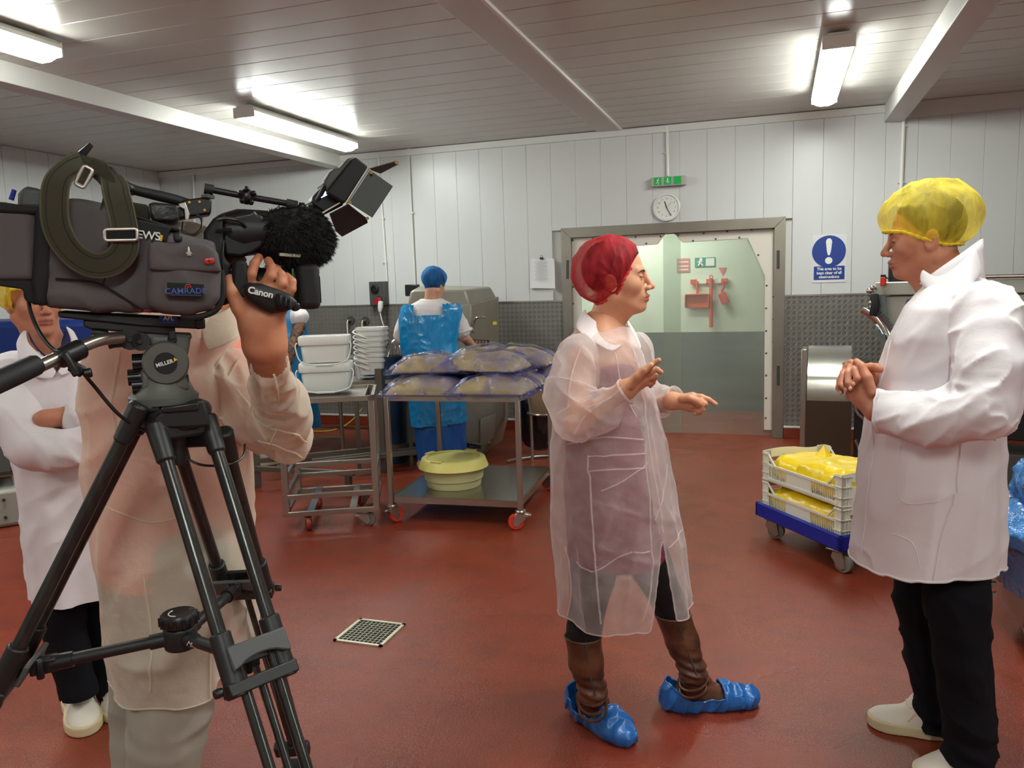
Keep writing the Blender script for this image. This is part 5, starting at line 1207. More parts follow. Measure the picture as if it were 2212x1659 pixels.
# boots
M_boot=mat('brown_leather',(108,66,44),.42,var=(16,1),col2=(64,38,26),bump=(28,.5,.01),spec=.5)
h1,t1=F.f(1262,1545),F.f(1345,1600); h2,t2=F.f(1470,1528),F.f(1612,1520)
def boot(top,calf,ank,heel,toe,seed):
    heel=np.array(heel);toe=np.array(toe); ft=(toe-heel)
    a=heel+ft*.22+[0,0,.085]
    def fn(P):
        d=chain(P,[top,calf,ank,a],[.060,.055,.043,.045],.02); d=smin(d,foot_sdf(P,heel,toe,.042,.07),.03)
        zz=np.clip((ank[2]+.02-P[:,2])/.06,0,1)*np.clip((P[:,2]-.05)/.05,0,1)
        d=d-.005*np.sin(P[:,2]*190+P[:,0]*40+3*vnoise(P*15,seed))*np.clip(1-np.abs(P[:,2]-ank[2])/.10,0,1)
        return d
    lo,hi=bbox([top,ank,heel,toe],.075); lo[2]=0; hi[2]=top[2]
    V,Fc=surf(fn,lo,hi,.005,lambda c,n:c[:,2]>top[2]-.006); o=new_mesh('boot',V,Fc,M_boot,t,4); hem_tube(o,V,Fc,M_boot,.004,'top_edge')
    b=MB(); side=-1
    pts=[q+np.array([.012,-r*.99,0]) for q,r in((top,.060),(calf,.056),(ank,.045),(a,.045))]; b.tube(crv(pts,5),.0022,5); b.build('zip',M_dgrey,o)
    for k in(0,.03,.055):
        b=MB(); c=ank+[0,0,-.01-k]; ax=(a-calf)/np.linalg.norm(a-calf); X=np.cross(ax,(0,1,0)); X/=np.linalg.norm(X); Y=np.cross(ax,X)
        b.tube([c+[.0,0,0]+.0455*(math.cos(q)*X+math.sin(q)*Y) for q in np.linspace(0,2*PI,24,endpoint=False)],.0045,6,True); b.build('ankle_strap',M_boot,o)
    return o
boot(p(1259,1368,-.085),p(1266,1430,-.085),p(1280,1492,-.09),h1,t1,1)
boot(p(1452,1322,.10),p(1474,1385,.10),p(1497,1450,.08),h2,t2,2)
M_cov=mat('blue_overshoe',(36,110,190),.3,bump=(34,.6,.006),spec=.6,var=(12,.3))
for hh_,tt_,sd,ex in((h1,t1,5,1),(h2,t2,6,1.)):
    hh_=np.array(hh_);tt_=np.array(tt_); f=(tt_-hh_)/np.linalg.norm(tt_-hh_); l=np.array([-f[1],f[0],0]); hA=hh_-f*.045; tA=tt_+f*.035
    def fn(P,hA=hA,tA=tA,f=f,l=l,sd=sd):
        d=foot_sdf(P,hA,tA,.048,.075)-.010
        x=(P-hA)@f; n=np.sin(x*150+np.sin(P@l*40)*1.2+2*vnoise(P*22,sd))*.0022*np.clip(P[:,2]/.05,0,1)+.010*crease(aniso(P,(f[0]*.4,f[1]*.4,1),9,26),sd,4)
        return np.maximum(d-n,-P[:,2]+.001)
    Lf=np.linalg.norm(tA-hA)
    V,Fc=surf(fn,*(lambda q:(q[0]*[1,1,0],q[1]*[1,1,0]+[0,0,.16]))(bbox([hA,tA],.09)),.0045,lambda c,n:(c[:,2]>.048+.055*np.clip(1-((c-hA)@f)/(Lf*.22),0,1)+.02*np.clip(((c-hA)@f)/Lf-.45,0,.3))&(((c-hA)@f)<Lf*.60))
    o=new_mesh('shoe_cover',V,Fc,M_cov,t,4); hem_tube(o,V,Fc,M_cov,.0035,'elastic_edge')
# coat
cs=[sec(704,1258,1356,.0,.085),sec(716,1240,1364,0,.12),sec(732,1222,1374,.0,.16),sec(770,1200,1390,0,.19),sec(850,1196,1414,0,.19),sec(950,1191,1440,0,.195),sec(1050,1193,1458,0,.21),sec(1150,1198,1474,0,.225),sec(1250,1206,1486,0,.235),sec(1345,1214,1494,0,.24)]
zh=.425; zt=cs[0][0]
wedge=[(p(1430,1150,-.12)[0],p(1430,1150,-.12)[2]),(p(1404,1345,-.12)[0],p(1462,1345,-.12)[0])]
def coat(P):
    d=loft(P,cs,2.1)
    z=P[:,2]; a=np.arctan2(P[:,1],P[:,0]-.0); g=np.clip((1.15-z)/.7,0,1)
    d=d-(.008*g*np.sin(a*9+2.*vnoise(P*3,3)+z*1.5)+.009*crease(aniso(P,(.2,0,1),2.2,9),8)+.005*crease(aniso(P,(.8,.2,-.6),5,15),12))
    return d
def wcut(c,n):
    z0=wedge[0][1]; k=np.clip((z0-c[:,2])/(z0-zh),0,2); l=wedge[0][0]+(wedge[1][0]-wedge[0][0])*k; r=wedge[0][0]+(wedge[1][1]-wedge[0][0])*k
    return (c[:,2]<zh+.004+.012*np.sin(c[:,0]*12))|((c[:,2]<z0)&(c[:,0]>l)&(c[:,0]<r)&(c[:,1]<0))|(c[:,2]>zt-.004)
V,Fc=surf(coat,(-.45,-.32,zh-.02),(.35,.32,zt),.0075,wcut); V=relax_v(V,Fc,1)
co=new_mesh('coat',V,Fc,M_nonw,t,4); M_hemw=mat('nonwoven_hem',(238,226,226),.8)
for L in sorted(border(V,Fc,40),key=len)[-2:]: b=MB(); b.tube(smooth_loop(L,3)[::2],.0022,6,True); b.build('hem',M_nonw,co)
# seams: press-stud front, side seam, yoke
seam(co,[p(1372,720,-.12),p(1392,800,-.14),p(1402,900,-.15),p(1418,1000,-.16),p(1426,1100,-.16),p(1430,1150,-.16)],coat,M_nonw,.003)
seam(co,[p(1268,985,-.2),p(1275,1100,-.22),p(1286,1220,-.23),p(1297,1350,-.24)],coat,M_nonw,.003)
seam(co,[p(1395,960,-.17),p(1399,1080,-.18),p(1396,1190,-.18),p(1390,1330,-.18)],coat,M_nonw,.003)
seam(co,[p(1268,988,-.2),p(1330,984,-.21),p(1392,980,-.17)],coat,M_nonw,.0025); seam(co,[p(1266,1018,-.2),p(1330,1016,-.21),p(1392,1010,-.17)],coat,M_nonw,.0025)
# collar: two leaves
def sheet(par,name,m,pts,t=.0025,sub=True):
    V=[];F=[]; rows=[crv(r,5) for r in pts]; n=len(rows[0]); k=len(rows)
    for r in rows: V+=list(r)
    for j in range(k-1):
        for i in range(n-1): F.append((j*n+i,j*n+i+1,(j+1)*n+i+1,(j+1)*n+i))
    o=new_mesh(name,V,F,m,par,4); s=o.modifiers.new('s','SOLIDIFY'); s.thickness=t; s.offset=0
    if sub: q=o.modifiers.new('u','SUBSURF'); q.levels=1; q.render_levels=1
    return o
sheet(co,'collar',M_hemw,[[p(1266,668,.03),p(1268,676,-.05),p(1290,694,-.078),p(1322,716,-.065),p(1352,736,-.03)],[p(1254,676,.05),p(1252,692,-.06),p(1280,716,-.11),p(1316,744,-.12),p(1346,748,-.09)],[p(1248,694,.06),p(1246,712,-.10),p(1284,740,-.145),p(1322,758,-.15),p(1344,742,-.11)]])
sheet(co,'collar',M_hemw,[[p(1346,676,.05),p(1354,700,.03),p(1352,736,-.02)],[p(1362,700,.09),p(1378,736,.05),p(1366,745,-.01)],[p(1372,716,.12),p(1386,752,.06),p(1372,752,-.0)]])
# sleeves
o,V,Fc=sleeve_obj(co,'sleeve',M_nonw,[p(1250,762,-.14),p(1230,850,-.19),p(1243,908,-.225),p(1300,884,-.24),p(1350,848,-.25)],[.062,.070,.056,.050,.034],.005,.012,21,lambda c,n:(((c-p(1352,846,-.25))@((wrn-eln)/np.linalg.norm(wrn-eln)))>.004),fs=9,bunch=[(p(1255,905,-.22),.09,.022)])
hem_tube(o,V,Fc,M_nonw,.004,'cuff',1)
o,V,Fc=sleeve_obj(co,'sleeve',M_nonw,[p(1372,760,.14),p(1388,860,.15),p(1420,868,.10),p(1452,864,.04)],[.060,.052,.050,.034],.0055,.009,25,lambda c,n:((c-p(1454,865,.03))@((wrf-elf)/np.linalg.norm(wrf-elf)))>.006)
hem_tube(o,V,Fc,M_nonw,.004,'cuff',1)
# sharp fold lines pressed into the thin cloth
for pts in ([p(1288,735,-.15),p(1258,800,-.2),p(1240,870,-.2)],[p(1330,760,-.17),p(1350,840,-.19),p(1378,900,-.17)],[p(1225,960,-.15),p(1300,946,-.2),p(1390,950,-.17)],[p(1300,1060,-.2),p(1345,1040,-.2),p(1400,1000,-.17)],[p(1240,1215,-.19),p(1290,1230,-.22),p(1345,1200,-.22),p(1392,1188,-.18)],[p(1222,1180,-.15),p(1232,1260,-.16),p(1226,1330,-.13)],[p(1412,1120,-.17),p(1438,1060,-.13),p(1452,1000,-.08)],[p(1434,1180,-.12),p(1452,1160,-.08),p(1470,1145,-.03)],[p(1376,735,-.11),p(1404,810,-.11),p(1430,900,-.08)]): seam(co,pts,coat,M_nonw,.0022,'fold_line')
slv=lambda P:chain(P,[p(1250,762,-.14),p(1230,850,-.19),p(1243,908,-.225),p(1300,884,-.24),p(1350,848,-.25)],[.066,.074,.060,.054,.037],.03)
for pts in ([p(1262,735,-.2),p(1236,800,-.26),p(1226,880,-.28)],[p(1205,830,-.2),p(1250,818,-.27),p(1290,835,-.22)],[p(1240,935,-.28),p(1262,900,-.3),p(1300,870,-.3)],[p(1262,880,-.3),p(1310,862,-.3),p(1345,835,-.28)],[p(1215,900,-.24),p(1240,870,-.28),p(1275,850,-.28)]): seam(co,pts,slv,M_nonw,.0022,'fold_line')
# ---------------------------------------------------------------- man in white coat, right
F=Fr(g=onz(2040,1632)[:2]); p=F.p
t=thing('person','man in white cotton coat and yellow hair net, hands clasped, at the right','person',F.g,F.rz)
R=headframe((-.985,-.10,-.10)); C=p(1998,513,-.0); s=.955
nk=R.T@(p(2050,640,0)-C)/s
hd=head_part(C,R,s,False,nk,.066,closed=.75)
shn,shf=p(2120,690,-.19),p(2080,690,.17); eln,elf=p(2120,905,-.26),p(2020,900,.2); wrn,wrf=p(1895,884,-.20),p(1885,828,-.05)
def trunk(P):
    d=ell(P,p(2060,800),(.13,.18,.24)); d=smin(d,ell(P,p(2040,1020),(.13,.16,.22)),.06)
    d=smin(d,chain(P,[shn,eln,wrn],[.05,.045,.032],.02),.03); d=smin(d,chain(P,[shf,elf,wrf],[.05,.045,.032],.02),.03)
    return smin(d,cap(P,p(2070,720),p(2045,640),.06),.06)
V1,F1=surf(trunk,p(1900,1150)-[.05,.4,0],p(2160,600)+[.1,.35,0],.009)
# near hand (palm cupped) and far hand folded over it
kn=[p(1851,792,-.165),p(1843,812,-.175),p(1838,834,-.18),p(1840,853,-.18)]
fi=[[p(1838,783,-.15),p(1826,786,-.12)],[p(1829,806,-.15),p(1824,812,-.12)],[p(1828,836,-.15),p(1826,838,-.12)],[p(1832,856,-.15),p(1833,852,-.12)]]
th=[p(1885,850,-.22),p(1874,815,-.215),p(1862,792,-.20),p(1850,781,-.18)]
hn=surf(lambda P:smin(hand_sdf(P,wrn,kn,fi,th,.034,.017,.0098),smin(cap(P,wrn,eln,.033,.04),cap(P,p(1868,860,-.19),p(1860,820,-.19),.028,.024),.02),.02),*bbox(kn+sum(fi,[])+[wrn+(eln-wrn)*.3],.045),.003)
kn2=[p(1846,786,-.12),p(1838,790,-.14),p(1832,794,-.10),p(1828,802,-.08)]
kn2=[p(1852,786,-.14),p(1840,790,-.15),p(1830,797,-.14),p(1824,806,-.12)]
fi2=[[p(1846,800,-.205),p(1852,818,-.222),p(1845,828,-.222)],[p(1832,806,-.205),p(1832,828,-.222),p(1838,838,-.225)],[p(1820,812,-.18),p(1817,832,-.20),p(1828,840,-.212)],[p(1814,822,-.16),p(1811,838,-.175),p(1817,847,-.19)]]
th2=[p(1868,800,-.10),p(1880,794,-.13),p(1893,794,-.15),p(1901,798,-.155)]
hf=surf(lambda P:smin(hand_sdf(P,p(1878,812,-.09),kn2,fi2,th2,.028,.014,.0105),cap(P,p(1878,812,-.09),elf,.032,.04),.02),*bbox(kn2+sum(fi2,[])+[p(1900,835,-.03)],.04),.003)
V,Fc,mi=join([hd,(V1,F1,0),(hn[0],hn[1],0),(hf[0],hf[1],0)])
new_mesh('body',V,Fc,[M_skM,M_lipm],t,4,0,mi); eyes(t,C,R,s,(1,0,-.15),.75); brows(t,C,R,s,M_hairM,.003)
for q in fi2: 
    a=q[-1]; b=MB(); b.sph(a+[-.001,-.0075,-.001],(.0052,.003,.0065),6); b.build('fingernail',mat('nail',(226,176,156),.3),t)
V,Fc=surf(lambda P:(lambda q:np.maximum(ell(q,(-.014,0,.039),(.0985,.079,.0895)),(q[:,0]*.8-(q[:,2]-.02)*.6-.015)))((P-C)@R),C-.16,C+.16,.005); new_mesh('hair',V,Fc,M_hairM,t,4)
M_yelnet=netmat('yellow_net',(240,220,70),(.20,.58))
cutm=lambda q:np.interp(q[:,0],[-.2,-.15,-.12,-.048,.02,.057,.13],[.02,-.01,-.034,-.030,.0,.022,.038])-q[:,2]
bouffant(t,C,R,(-.016,0,.054),(.143,.106,.113),cutm,M_yelnet,pinch=[(.0,-.09,.0)],seed=7,rimm=mat('yellow_elastic',(226,204,40),.6),am=.007,gather=.13)
M_shirt=mat('navy_shirt',(28,36,72),.8)
band(t,'shirt_collar',M_shirt,(p(2030,660,0),(.10,0,.03),(0,.085,0)),(p(2022,622,0),(.075,0,.035),(0,.068,0)))
cs=[sec(586,2008,2100,.0,.085),sec(600,2000,2120,0,.115),sec(622,1985,2152,0,.17),sec(660,1950,2178,0,.215),sec(720,1922,2185,0,.23),sec(790,1900,2182,0,.225),sec(880,1876,2172,0,.215),sec(960,1866,2170,0,.215),sec(1050,1856,2172,0,.23),sec(1150,1848,2170,0,.245),sec(1290,1842,2164,0,.25)]
zh=p(2030,1262,-.24)[2]; zt=cs[0][0]
def coatM(P):
    d=loft(P,cs,2.15); z=P[:,2]; a=np.arctan2(P[:,1],P[:,0]); g=np.clip((1.2-z)/.7,0,1)
    d=d-(.010*g*np.sin(a*7+3*vnoise(P*3,3)+z*2)+.010*crease(aniso(P,(.3,0,1),3,8),18,4)+.006*crease(aniso(P,(-.7,.1,-.7),6,14),22,4))
    return d
V,Fc=surf(coatM,(-.35,-.36,zh-.03),(.33,.36,zt),.008,lambda c,n:(c[:,2]<zh+.012*np.sin(c[:,0]*9+1)+.0)|(c[:,2]>zt-.004)); V=relax_v(V,Fc,1)
co=new_mesh('coat',V,Fc,M_coat,t,4); L=sorted(border(V,Fc,40),key=len)[-1]; b=MB(); b.tube(smooth_loop(L,3)[::2],.004,6,True); b.build('hem',M_coat,co)
for pts in([p(2070,1100,-.25),p(2040,1180,-.26),p(2020,1258,-.26)],[p(2110,760,-.2),p(2112,900,-.25),p(2095,1010,-.25),p(2072,1100,-.25)],[p(2105,640,-.16),p(2128,680,-.2),p(2135,720,-.22)],[p(1925,735,-.12),p(1902,800,-.14),p(1885,900,-.14),p(1866,1050,-.15),p(1858,1200,-.15)]): seam(co,pts,coatM,M_coat,.0025)
for pts in ([p(1948,965,-.2),p(1950,1075,-.22),p(2020,1085,-.24),p(2070,1078,-.25)],[p(1940,1150,-.2),p(1975,1170,-.22),p(1990,1230,-.24)],[p(2150,720,-.18),p(2168,850,-.17),p(2165,960,-.16)]): seam(co,pts,coatM,M_coat,.0016)
band(co,'collar',M_coat,(p(2054,612,0),(.085,0,-.0+.0),(0,.105,0)),(p(2052,566,0),(.078,0,.062),(0,.085,0)),.006)
sheet(co,'lapel',M_coat,[[p(1992,580,-.075),p(2030,596,-.11),p(2080,560,-.12),p(2106,530,-.06)],[p(1984,604,-.085),p(2026,628,-.135),p(2086,600,-.155),p(2116,560,-.07)],[p(1996,622,-.09),p(2030,640,-.15),p(2090,622,-.165),p(2122,588,-.08)]],.005)
o,V,Fc=sleeve_obj(co,'sleeve',M_coat,[p(2128,682,-.17),p(2138,790,-.24),p(2128,886,-.275),p(2020,906,-.26),p(1912,890,-.225)],[.084,.080,.072,.064,.058],.0055,.015,31,lambda c,n:((c-p(1900,890,-.22))@((wrn-eln)/np.linalg.norm(wrn-eln)))>-.002,fs=8,fdir=(-.75,0,-.6),bunch=[(p(2062,860,-.26),.08,.04)])
hem_tube(o,V,Fc,M_coat,.005,'cuff',1)
o,V,Fc=sleeve_obj(co,'sleeve',M_coat,[p(2070,690,.16),p(2010,870,.2),p(1930,855,.08),p(1888,832,-.02)],[.08,.07,.06,.045],.008,.01,33,lambda c,n:((c-p(1888,832,-.02))@np.array([-.4,-.9,0]))>.0)
# trousers and shoes
an1=F.f(2095,1640); an2=F.f(2015,1578)
for nm,pts,rs,sd in(('near',[p(2055,1180,-.07),p(2068,1300,-.09),p(2080,1430,-.10),p(2092,1560,-.10),p(2094,1630,-.10)],[.088,.086,.074,.068,.070],3),('far',[p(1995,1180,.08),p(1995,1300,.09),p(2008,1420,.10),p(2024,1520,.11),p(2030,1560,.11)],[.095,.085,.070,.062,.062],4)):
    def fn(P,pts=pts,rs=rs,sd=sd): 
        return chain(P,pts,rs,.02)-.010*crease(aniso(P,(.9,0,-.35),5,12),sd,4)-.006*np.clip(1-(P[:,2]-pts[-1][2])/.12,0,1)*np.sin(P[:,2]*110+P[:,0]*30)
    lo,hi=bbox(pts,.11); V,Fc=surf(fn,lo,hi,.008,lambda c,n,zz=pts[-1][2]:c[:,2]<zz-.02); new_mesh('trouser_leg',V,Fc,M_trous,t,4)
shoe(t,F,F.f(2125,1655)*[1,1,0],F.f(1985,1690)*[1,1,0]); shoe(t,F,F.f(2040,1588)*[1,1,0]+[0,.0,0],F.f(1878,1560)*[1,1,0])
Fr.w=lambda F,q:F.g+F.X*q[0]+F.Y*q[1]+np.array([0,0,q[2]])
def _l(F,w): w=np.array(w)-F.g; return np.array([w@F.X,w@F.Y,w[2]])
Fr.l=_l
def gat(u,dist): d=ray(u,700); d=d[:2]/np.linalg.norm(d[:2]); return d*dist
TF=Fr(g=gat(385,1.75)); T_=TF.p      # stand of the tripod and the television camera
# ---------------------------------------------------------------- cameraman
F=Fr(g=gat(350,2.20)); p=F.p
def q_(u,v,dy=0.): return F.l(TF.w(T_(u,v,dy)))
t=thing('person','camera operator in thin pale gown over pink shirt, behind the television camera','person',F.g,F.rz)
R=headframe((.97,.05,-.05)); C=p(420,592,-.02); s=.96; nk=R.T@(p(400,700,0)-C)/s
hd=head_part(C,R,s,False,nk,.062,h=.0036,closed=.7)
sh=p(470,775,-.05); el=p(612,935,-.12); wr=q_(572,742,-.04); 
def trunk(P):
    d=ell(P,p(370,850),(.15,.10,.2)); d=smin(d,ell(P,p(345,1080),(.14,.10,.22)),.06); d=smin(d,cap(P,p(370,790),p(400,700),.06),.05)
    d=smin(d,chain(P,[sh,el,wr],[.055,.05,.044],.02),.03); return smin(d,chain(P,[p(260,800,.02),p(300,930,.14),p(380,760,.16)],[.045,.040,.03],.02),.03)
V1,F1=surf(trunk,p(150,1200)-[.05,.25,0],p(680,690)+[.05,.45,.02],.009)
kn=[q_(538,622,-.052),q_(566,626,-.062),q_(592,634,-.066),q_(614,646,-.066)]
fi=[[q_(543,592,-.066),q_(550,570,-.062),q_(559,556,-.045)],[q_(584,596,-.075),q_(587,578,-.07),q_(580,563,-.05)],[q_(608,612,-.078),q_(607,594,-.075),q_(597,580,-.055)],[q_(630,624,-.076),q_(631,608,-.075),q_(620,596,-.06)]]
th=[q_(545,700,-.06),q_(516,665,-.07),q_(498,630,-.07),q_(497,603,-.06)]
hn=surf(lambda P:smin(hand_sdf(P,q_(568,700,-.045),kn,fi,th,.042,.017,.0105),smin(cap(P,q_(548,690,-.05),q_(512,640,-.055),.03,.012),smin(cap(P,q_(568,700,-.045),wr,.040,.042),cap(P,wr,el,.042,.05),.02),.02),.02),*bbox(kn+sum(fi,[])+th+[wr+(el-wr)*.3],.06),.003)
k2=[q_(470,566,.03),q_(500,560,.02),q_(524,561,.01)]
h2=surf(lambda P:smin(smin(cap(P,k2[0],k2[1],.012,.0115),cap(P,k2[1],k2[2],.0115,.0085),.004),smin(cap(P,q_(455,575,.05),q_(500,571,.025),.012,.009),cap(P,q_(440,585,.08),q_(470,570,.04),.03,.018),.02),.008),*bbox(k2+[q_(440,585,.08)],.04),.0035)
V,Fc,mi=join([hd,(V1,F1,0),(hn[0],hn[1],0),(h2[0],h2[1],0)])
new_mesh('body',V,Fc,[M_skC,M_lipm],t,4,0,mi); eyes(t,C,R,s)
V,Fc=surf(lambda P:(lambda q:np.maximum(ell(q,(-.018,0,.038),(.103,.083,.094)),(q[:,0]*.85-(q[:,2]-.01)*.5-.03)))((P-C)@R),C-.16,C+.16,.006); new_mesh('hair',V,Fc,M_hairM,t,4)
def sec(v,uL,uR,cy,ay,dy=None):
    a=p(uL,v,cy if dy is None else dy); b=p(uR,v,cy if dy is None else dy); return ((a[2]+b[2])/2,(a[0]+b[0])/2,cy,(b[0]-a[0])/2,ay)
M_pink=mat('pink_shirt',(250,152,134),.85,bump=(18,.3,.008)); M_gtr=mat('grey_trousers',(158,154,142),.9,bump=(12,.3,.008))
ss=[sec(672,330,470,0,.09),sec(700,230,500,0,.12),sec(745,185,525,0,.14),sec(850,178,525,0,.15),sec(960,190,520,0,.15),sec(1060,190,510,0,.16),sec(1150,205,505,0,.17),sec(1250,215,492,0,.17)]
def shirt(P): return smin(loft(P,ss),chain(P,[sh,sh*.35+el*.65],[.075,.070],.02),.04)-.006*crease(aniso(P,(1,0,.4),5,12),5)
zb=p(300,1240)[2]
V,Fc=surf(shirt,(-.4,-.25,zb-.05),(.5,.25,ss[0][0]),.009,lambda c,n:c[:,2]<zb-.0+.06*np.clip(np.abs(c[:,0]-p(330,1240)[0])/.16-.25,0,1)**1.3); new_mesh('shirt',V,Fc,M_pink,t,4)
for pts,rs in(([p(385,1180,-.06),p(375,1350,-.08),p(368,1520,-.09),p(350,1700,-.08),p(345,1930,-.06)],[.125,.105,.098,.088,.075]),([p(292,1180,.06),p(300,1400,.08),p(302,1600,.08),p(300,1800,.08),p(300,1900,.08)],[.09,.075,.072,.07,.065])):
    V,Fc=surf(lambda P:chain(P,pts,rs,.02)-.009*crease(aniso(P,(.9,0,-.4),4,10),7),*bbox(pts,.13),.010,lambda c,n:c[:,2]<.06); new_mesh('trouser_leg',V,Fc,M_gtr,t,4)
for hx,hy,in((.0,-.06),(-.07,.08)): shoe(t,F,(hx-.05,hy,0),(hx+.17,hy+.05,0),name='shoe')
gs=[sec(668,320,490,0,.10),sec(690,240,512,0,.14),sec(730,178,535,0,.165),sec(850,165,540,0,.17),sec(960,177,538,0,.17),sec(1060,178,545,0,.18),sec(1150,192,548,0,.19),sec(1250,207,552,0,.20),sec(1400,232,556,0,.21),sec(1540,252,560,0,.21)]
gh=p(350,1534,-.2)[2]; gx=p(458,1500,-.2)[0]
def gown(P):
    d=loft(P,gs,2.2); z=P[:,2]; a=np.arctan2(P[:,1],P[:,0]); g=np.clip((1.2-z)/.8,0,1)
    return d-(.008*g*np.sin(a*8+z*2+2*vnoise(P*3,2))+.010*crease(aniso(P,(1,0,.3),3,9),31)+.006*crease(aniso(P,(.5,0,1),4,13),35)+.014*np.exp(-((P[:,0]-gx-.01-(z-.5)*.02)/.014)**2)*(P[:,1]<0)*np.clip((.85-z)*3,0,1))
V,Fc=surf(gown,(-.5,-.3,gh-.03),(.5,.3,gs[0][0]),.0085,lambda c,n:(c[:,2]<gh+.004+.05*np.clip((c[:,0]-gx)/.015,0,1))|(c[:,2]>gs[0][0]-.004)); V=relax_v(V,Fc,1)
go=new_mesh('gown',V,Fc,M_nonw2,t,4); L=sorted(border(V,Fc,40),key=len)[-1]; b=MB(); b.tube(smooth_loop(L,3)[::2],.0022,6,True); b.build('hem',M_nonw2,go)
sheet(go,'collar',M_nonw2,[[p(430,690,-.12),p(480,668,-.10),p(505,650,-.05)],[p(440,735,-.17),p(500,720,-.17),p(530,700,-.10)],[p(450,760,-.18),p(505,735,-.18),p(532,704,-.10)]])
c1,c2=wr,el; ax=(wr-el)/np.linalg.norm(wr-el); cuff=q_(582,772,-.04)
o,V,Fc=sleeve_obj(go,'sleeve',M_nonw2,[p(470,800,-.05),p(560,890,-.10),p(618,950,-.14),p(612,905,-.22),q_(584,790,-.04)],[.095,.085,.052,.064,.038],.006,.014,41,lambda c,n:(((c-cuff)@ax)>.0)|((c-p(500,820,-.05))@np.array([-.8,0,.6])>.06),fs=8,bunch=[(p(560,900,-.16),.07,.02)])
slv=lambda P:chain(P,[p(470,800,-.05),p(560,890,-.10),p(618,950,-.14),p(612,905,-.22),q_(584,790,-.04)],[.099,.089,.056,.068,.041],.03)
for pts in([q_(594,815,-.09),p(596,860,-.3),p(602,905,-.3),p(582,975,-.22)],[p(556,895,-.25),p(600,885,-.3),p(650,850,-.22)],[p(566,830,-.26),p(600,880,-.3),p(640,940,-.2)],[p(470,775,-.18),p(510,840,-.19),p(560,900,-.19),p(600,960,-.2)],[p(520,770,-.14),p(500,800,-.17),p(470,830,-.17)],[p(545,960,-.18),p(600,940,-.25),p(640,975,-.16)]): seam(go,pts,slv,M_nonw2,.0024,'fold_line')
for pts in([p(230,760,-.18),p(215,860,-.18),p(230,960,-.18)],[p(260,900,-.18),p(330,940,-.18),p(400,930,-.18)],[p(215,1110,-.19),p(330,1130,-.19),p(440,1100,-.19)],[p(300,1240,-.2),p(320,1380,-.2),p(315,1500,-.2)],[p(458,1180,-.2),p(456,1350,-.2),p(455,1505,-.2)]): seam(go,pts,gown,M_nonw2,.0024,'fold_line')
hem_tube(o,V,Fc,M_nonw2,.0035,'cuff',1)
# ---------------------------------------------------------------- man with folded arms, left
F=Fr(g=onz(150,1560)[:2]); p=F.p
t=thing('person','man with folded arms in white coat, yellow hair net, half hidden at the left','person',F.g,F.rz)
R=headframe((.30,-.95,-.06)); C=p(74,648,0); s=.95; nk=R.T@(p(105,755,.03)-C)/s
hd=head_part(C,R,s,False,nk,.060,h=.003,closed=.45)
def trunk(P):
    d=ell(P,p(118,870),(.13,.08,.17)); d=smin(d,ell(P,p(160,1060),(.11,.08,.16)),.06); d=smin(d,cap(P,p(110,800),p(105,755,.03),.055),.05)
    return smin(d,chain(P,[p(235,810,0),p(240,930,-.05),p(160,900,-.19),p(95,905,-.20)],[.05,.045,.036,.03],.02),.03)
V1,F1=surf(trunk,p(0,1160)-[.05,.3,0],p(260,740)+[.1,.2,0],.008)
V,Fc,mi=join([hd,(V1,F1,0)]); new_mesh('body',V,Fc,[M_skM,M_lipm],t,4,0,mi); eyes(t,C,R,s,(1,.1,0)); brows(t,C,R,s,M_hairM,.003)
cutl=lambda q:np.interp(q[:,0],[-.2,-.03,.0,.05,.12],[-.06,-.06,-.03,.04,.05])-q[:,2]
bouffant(t,C,R,(-.012,0,.052),(.125,.115,.115),cutl,M_yelnet,pinch=None,seed=17,rimm=MATS['yellow_elastic'],h=.0045)
cs=[sec(752,62,150,0.02,.08),sec(768,25,185,0,.12),sec(795,-8,232,0,.145),sec(850,-12,262,0,.15),sec(950,20,262,0,.15),sec(1060,38,262,0,.15),sec(1150,48,268,0,.16),sec(1330,74,290,0,.18)]
zh=p(120,1314,-.15)[2]
def coatL(P):
    d=loft(P,cs,2.2); z=P[:,2]; a=np.arctan2(P[:,1],P[:,0]); g=np.clip((1.1-z)/.6,0,1)
    return d-(.012*g*np.sin(a*8+z*2)+.009*crease(aniso(P,(.3,0,1),3,9),51,4)+.005*crease(aniso(P,(.8,0,.5),5,14),55,4))
V,Fc=surf(coatL,(-.35,-.24,zh-.02),(.35,.24,cs[0][0]),.0085,lambda c,n:(c[:,2]<zh)|(c[:,2]>cs[0][0]-.004)|((c[:,1]<0)&(c[:,2]>p(130,800)[2])&(np.abs(c[:,0]-p(118,770)[0])<(c[:,2]-p(130,800)[2])*.6))); V=relax_v(V,Fc,1)
co=new_mesh('coat',V,Fc,M_coat,t,4)
sheet(co,'lapel',M_coat,[[p(58,708,-.03),p(62,740,-.11),p(100,775,-.15),p(122,802,-.165)],[p(42,722,-.02),p(50,760,-.13),p(84,800,-.17),p(118,812,-.17)],[p(34,745,-.02),p(46,785,-.15),p(80,815,-.17),p(112,818,-.172)]],.004)
sheet(co,'lapel',M_coat,[[p(140,702,-.02),p(152,740,-.09),p(138,780,-.15),p(124,802,-.165)],[p(160,715,-.0),p(176,755,-.11),p(160,800,-.16),p(132,812,-.17)]],.004)
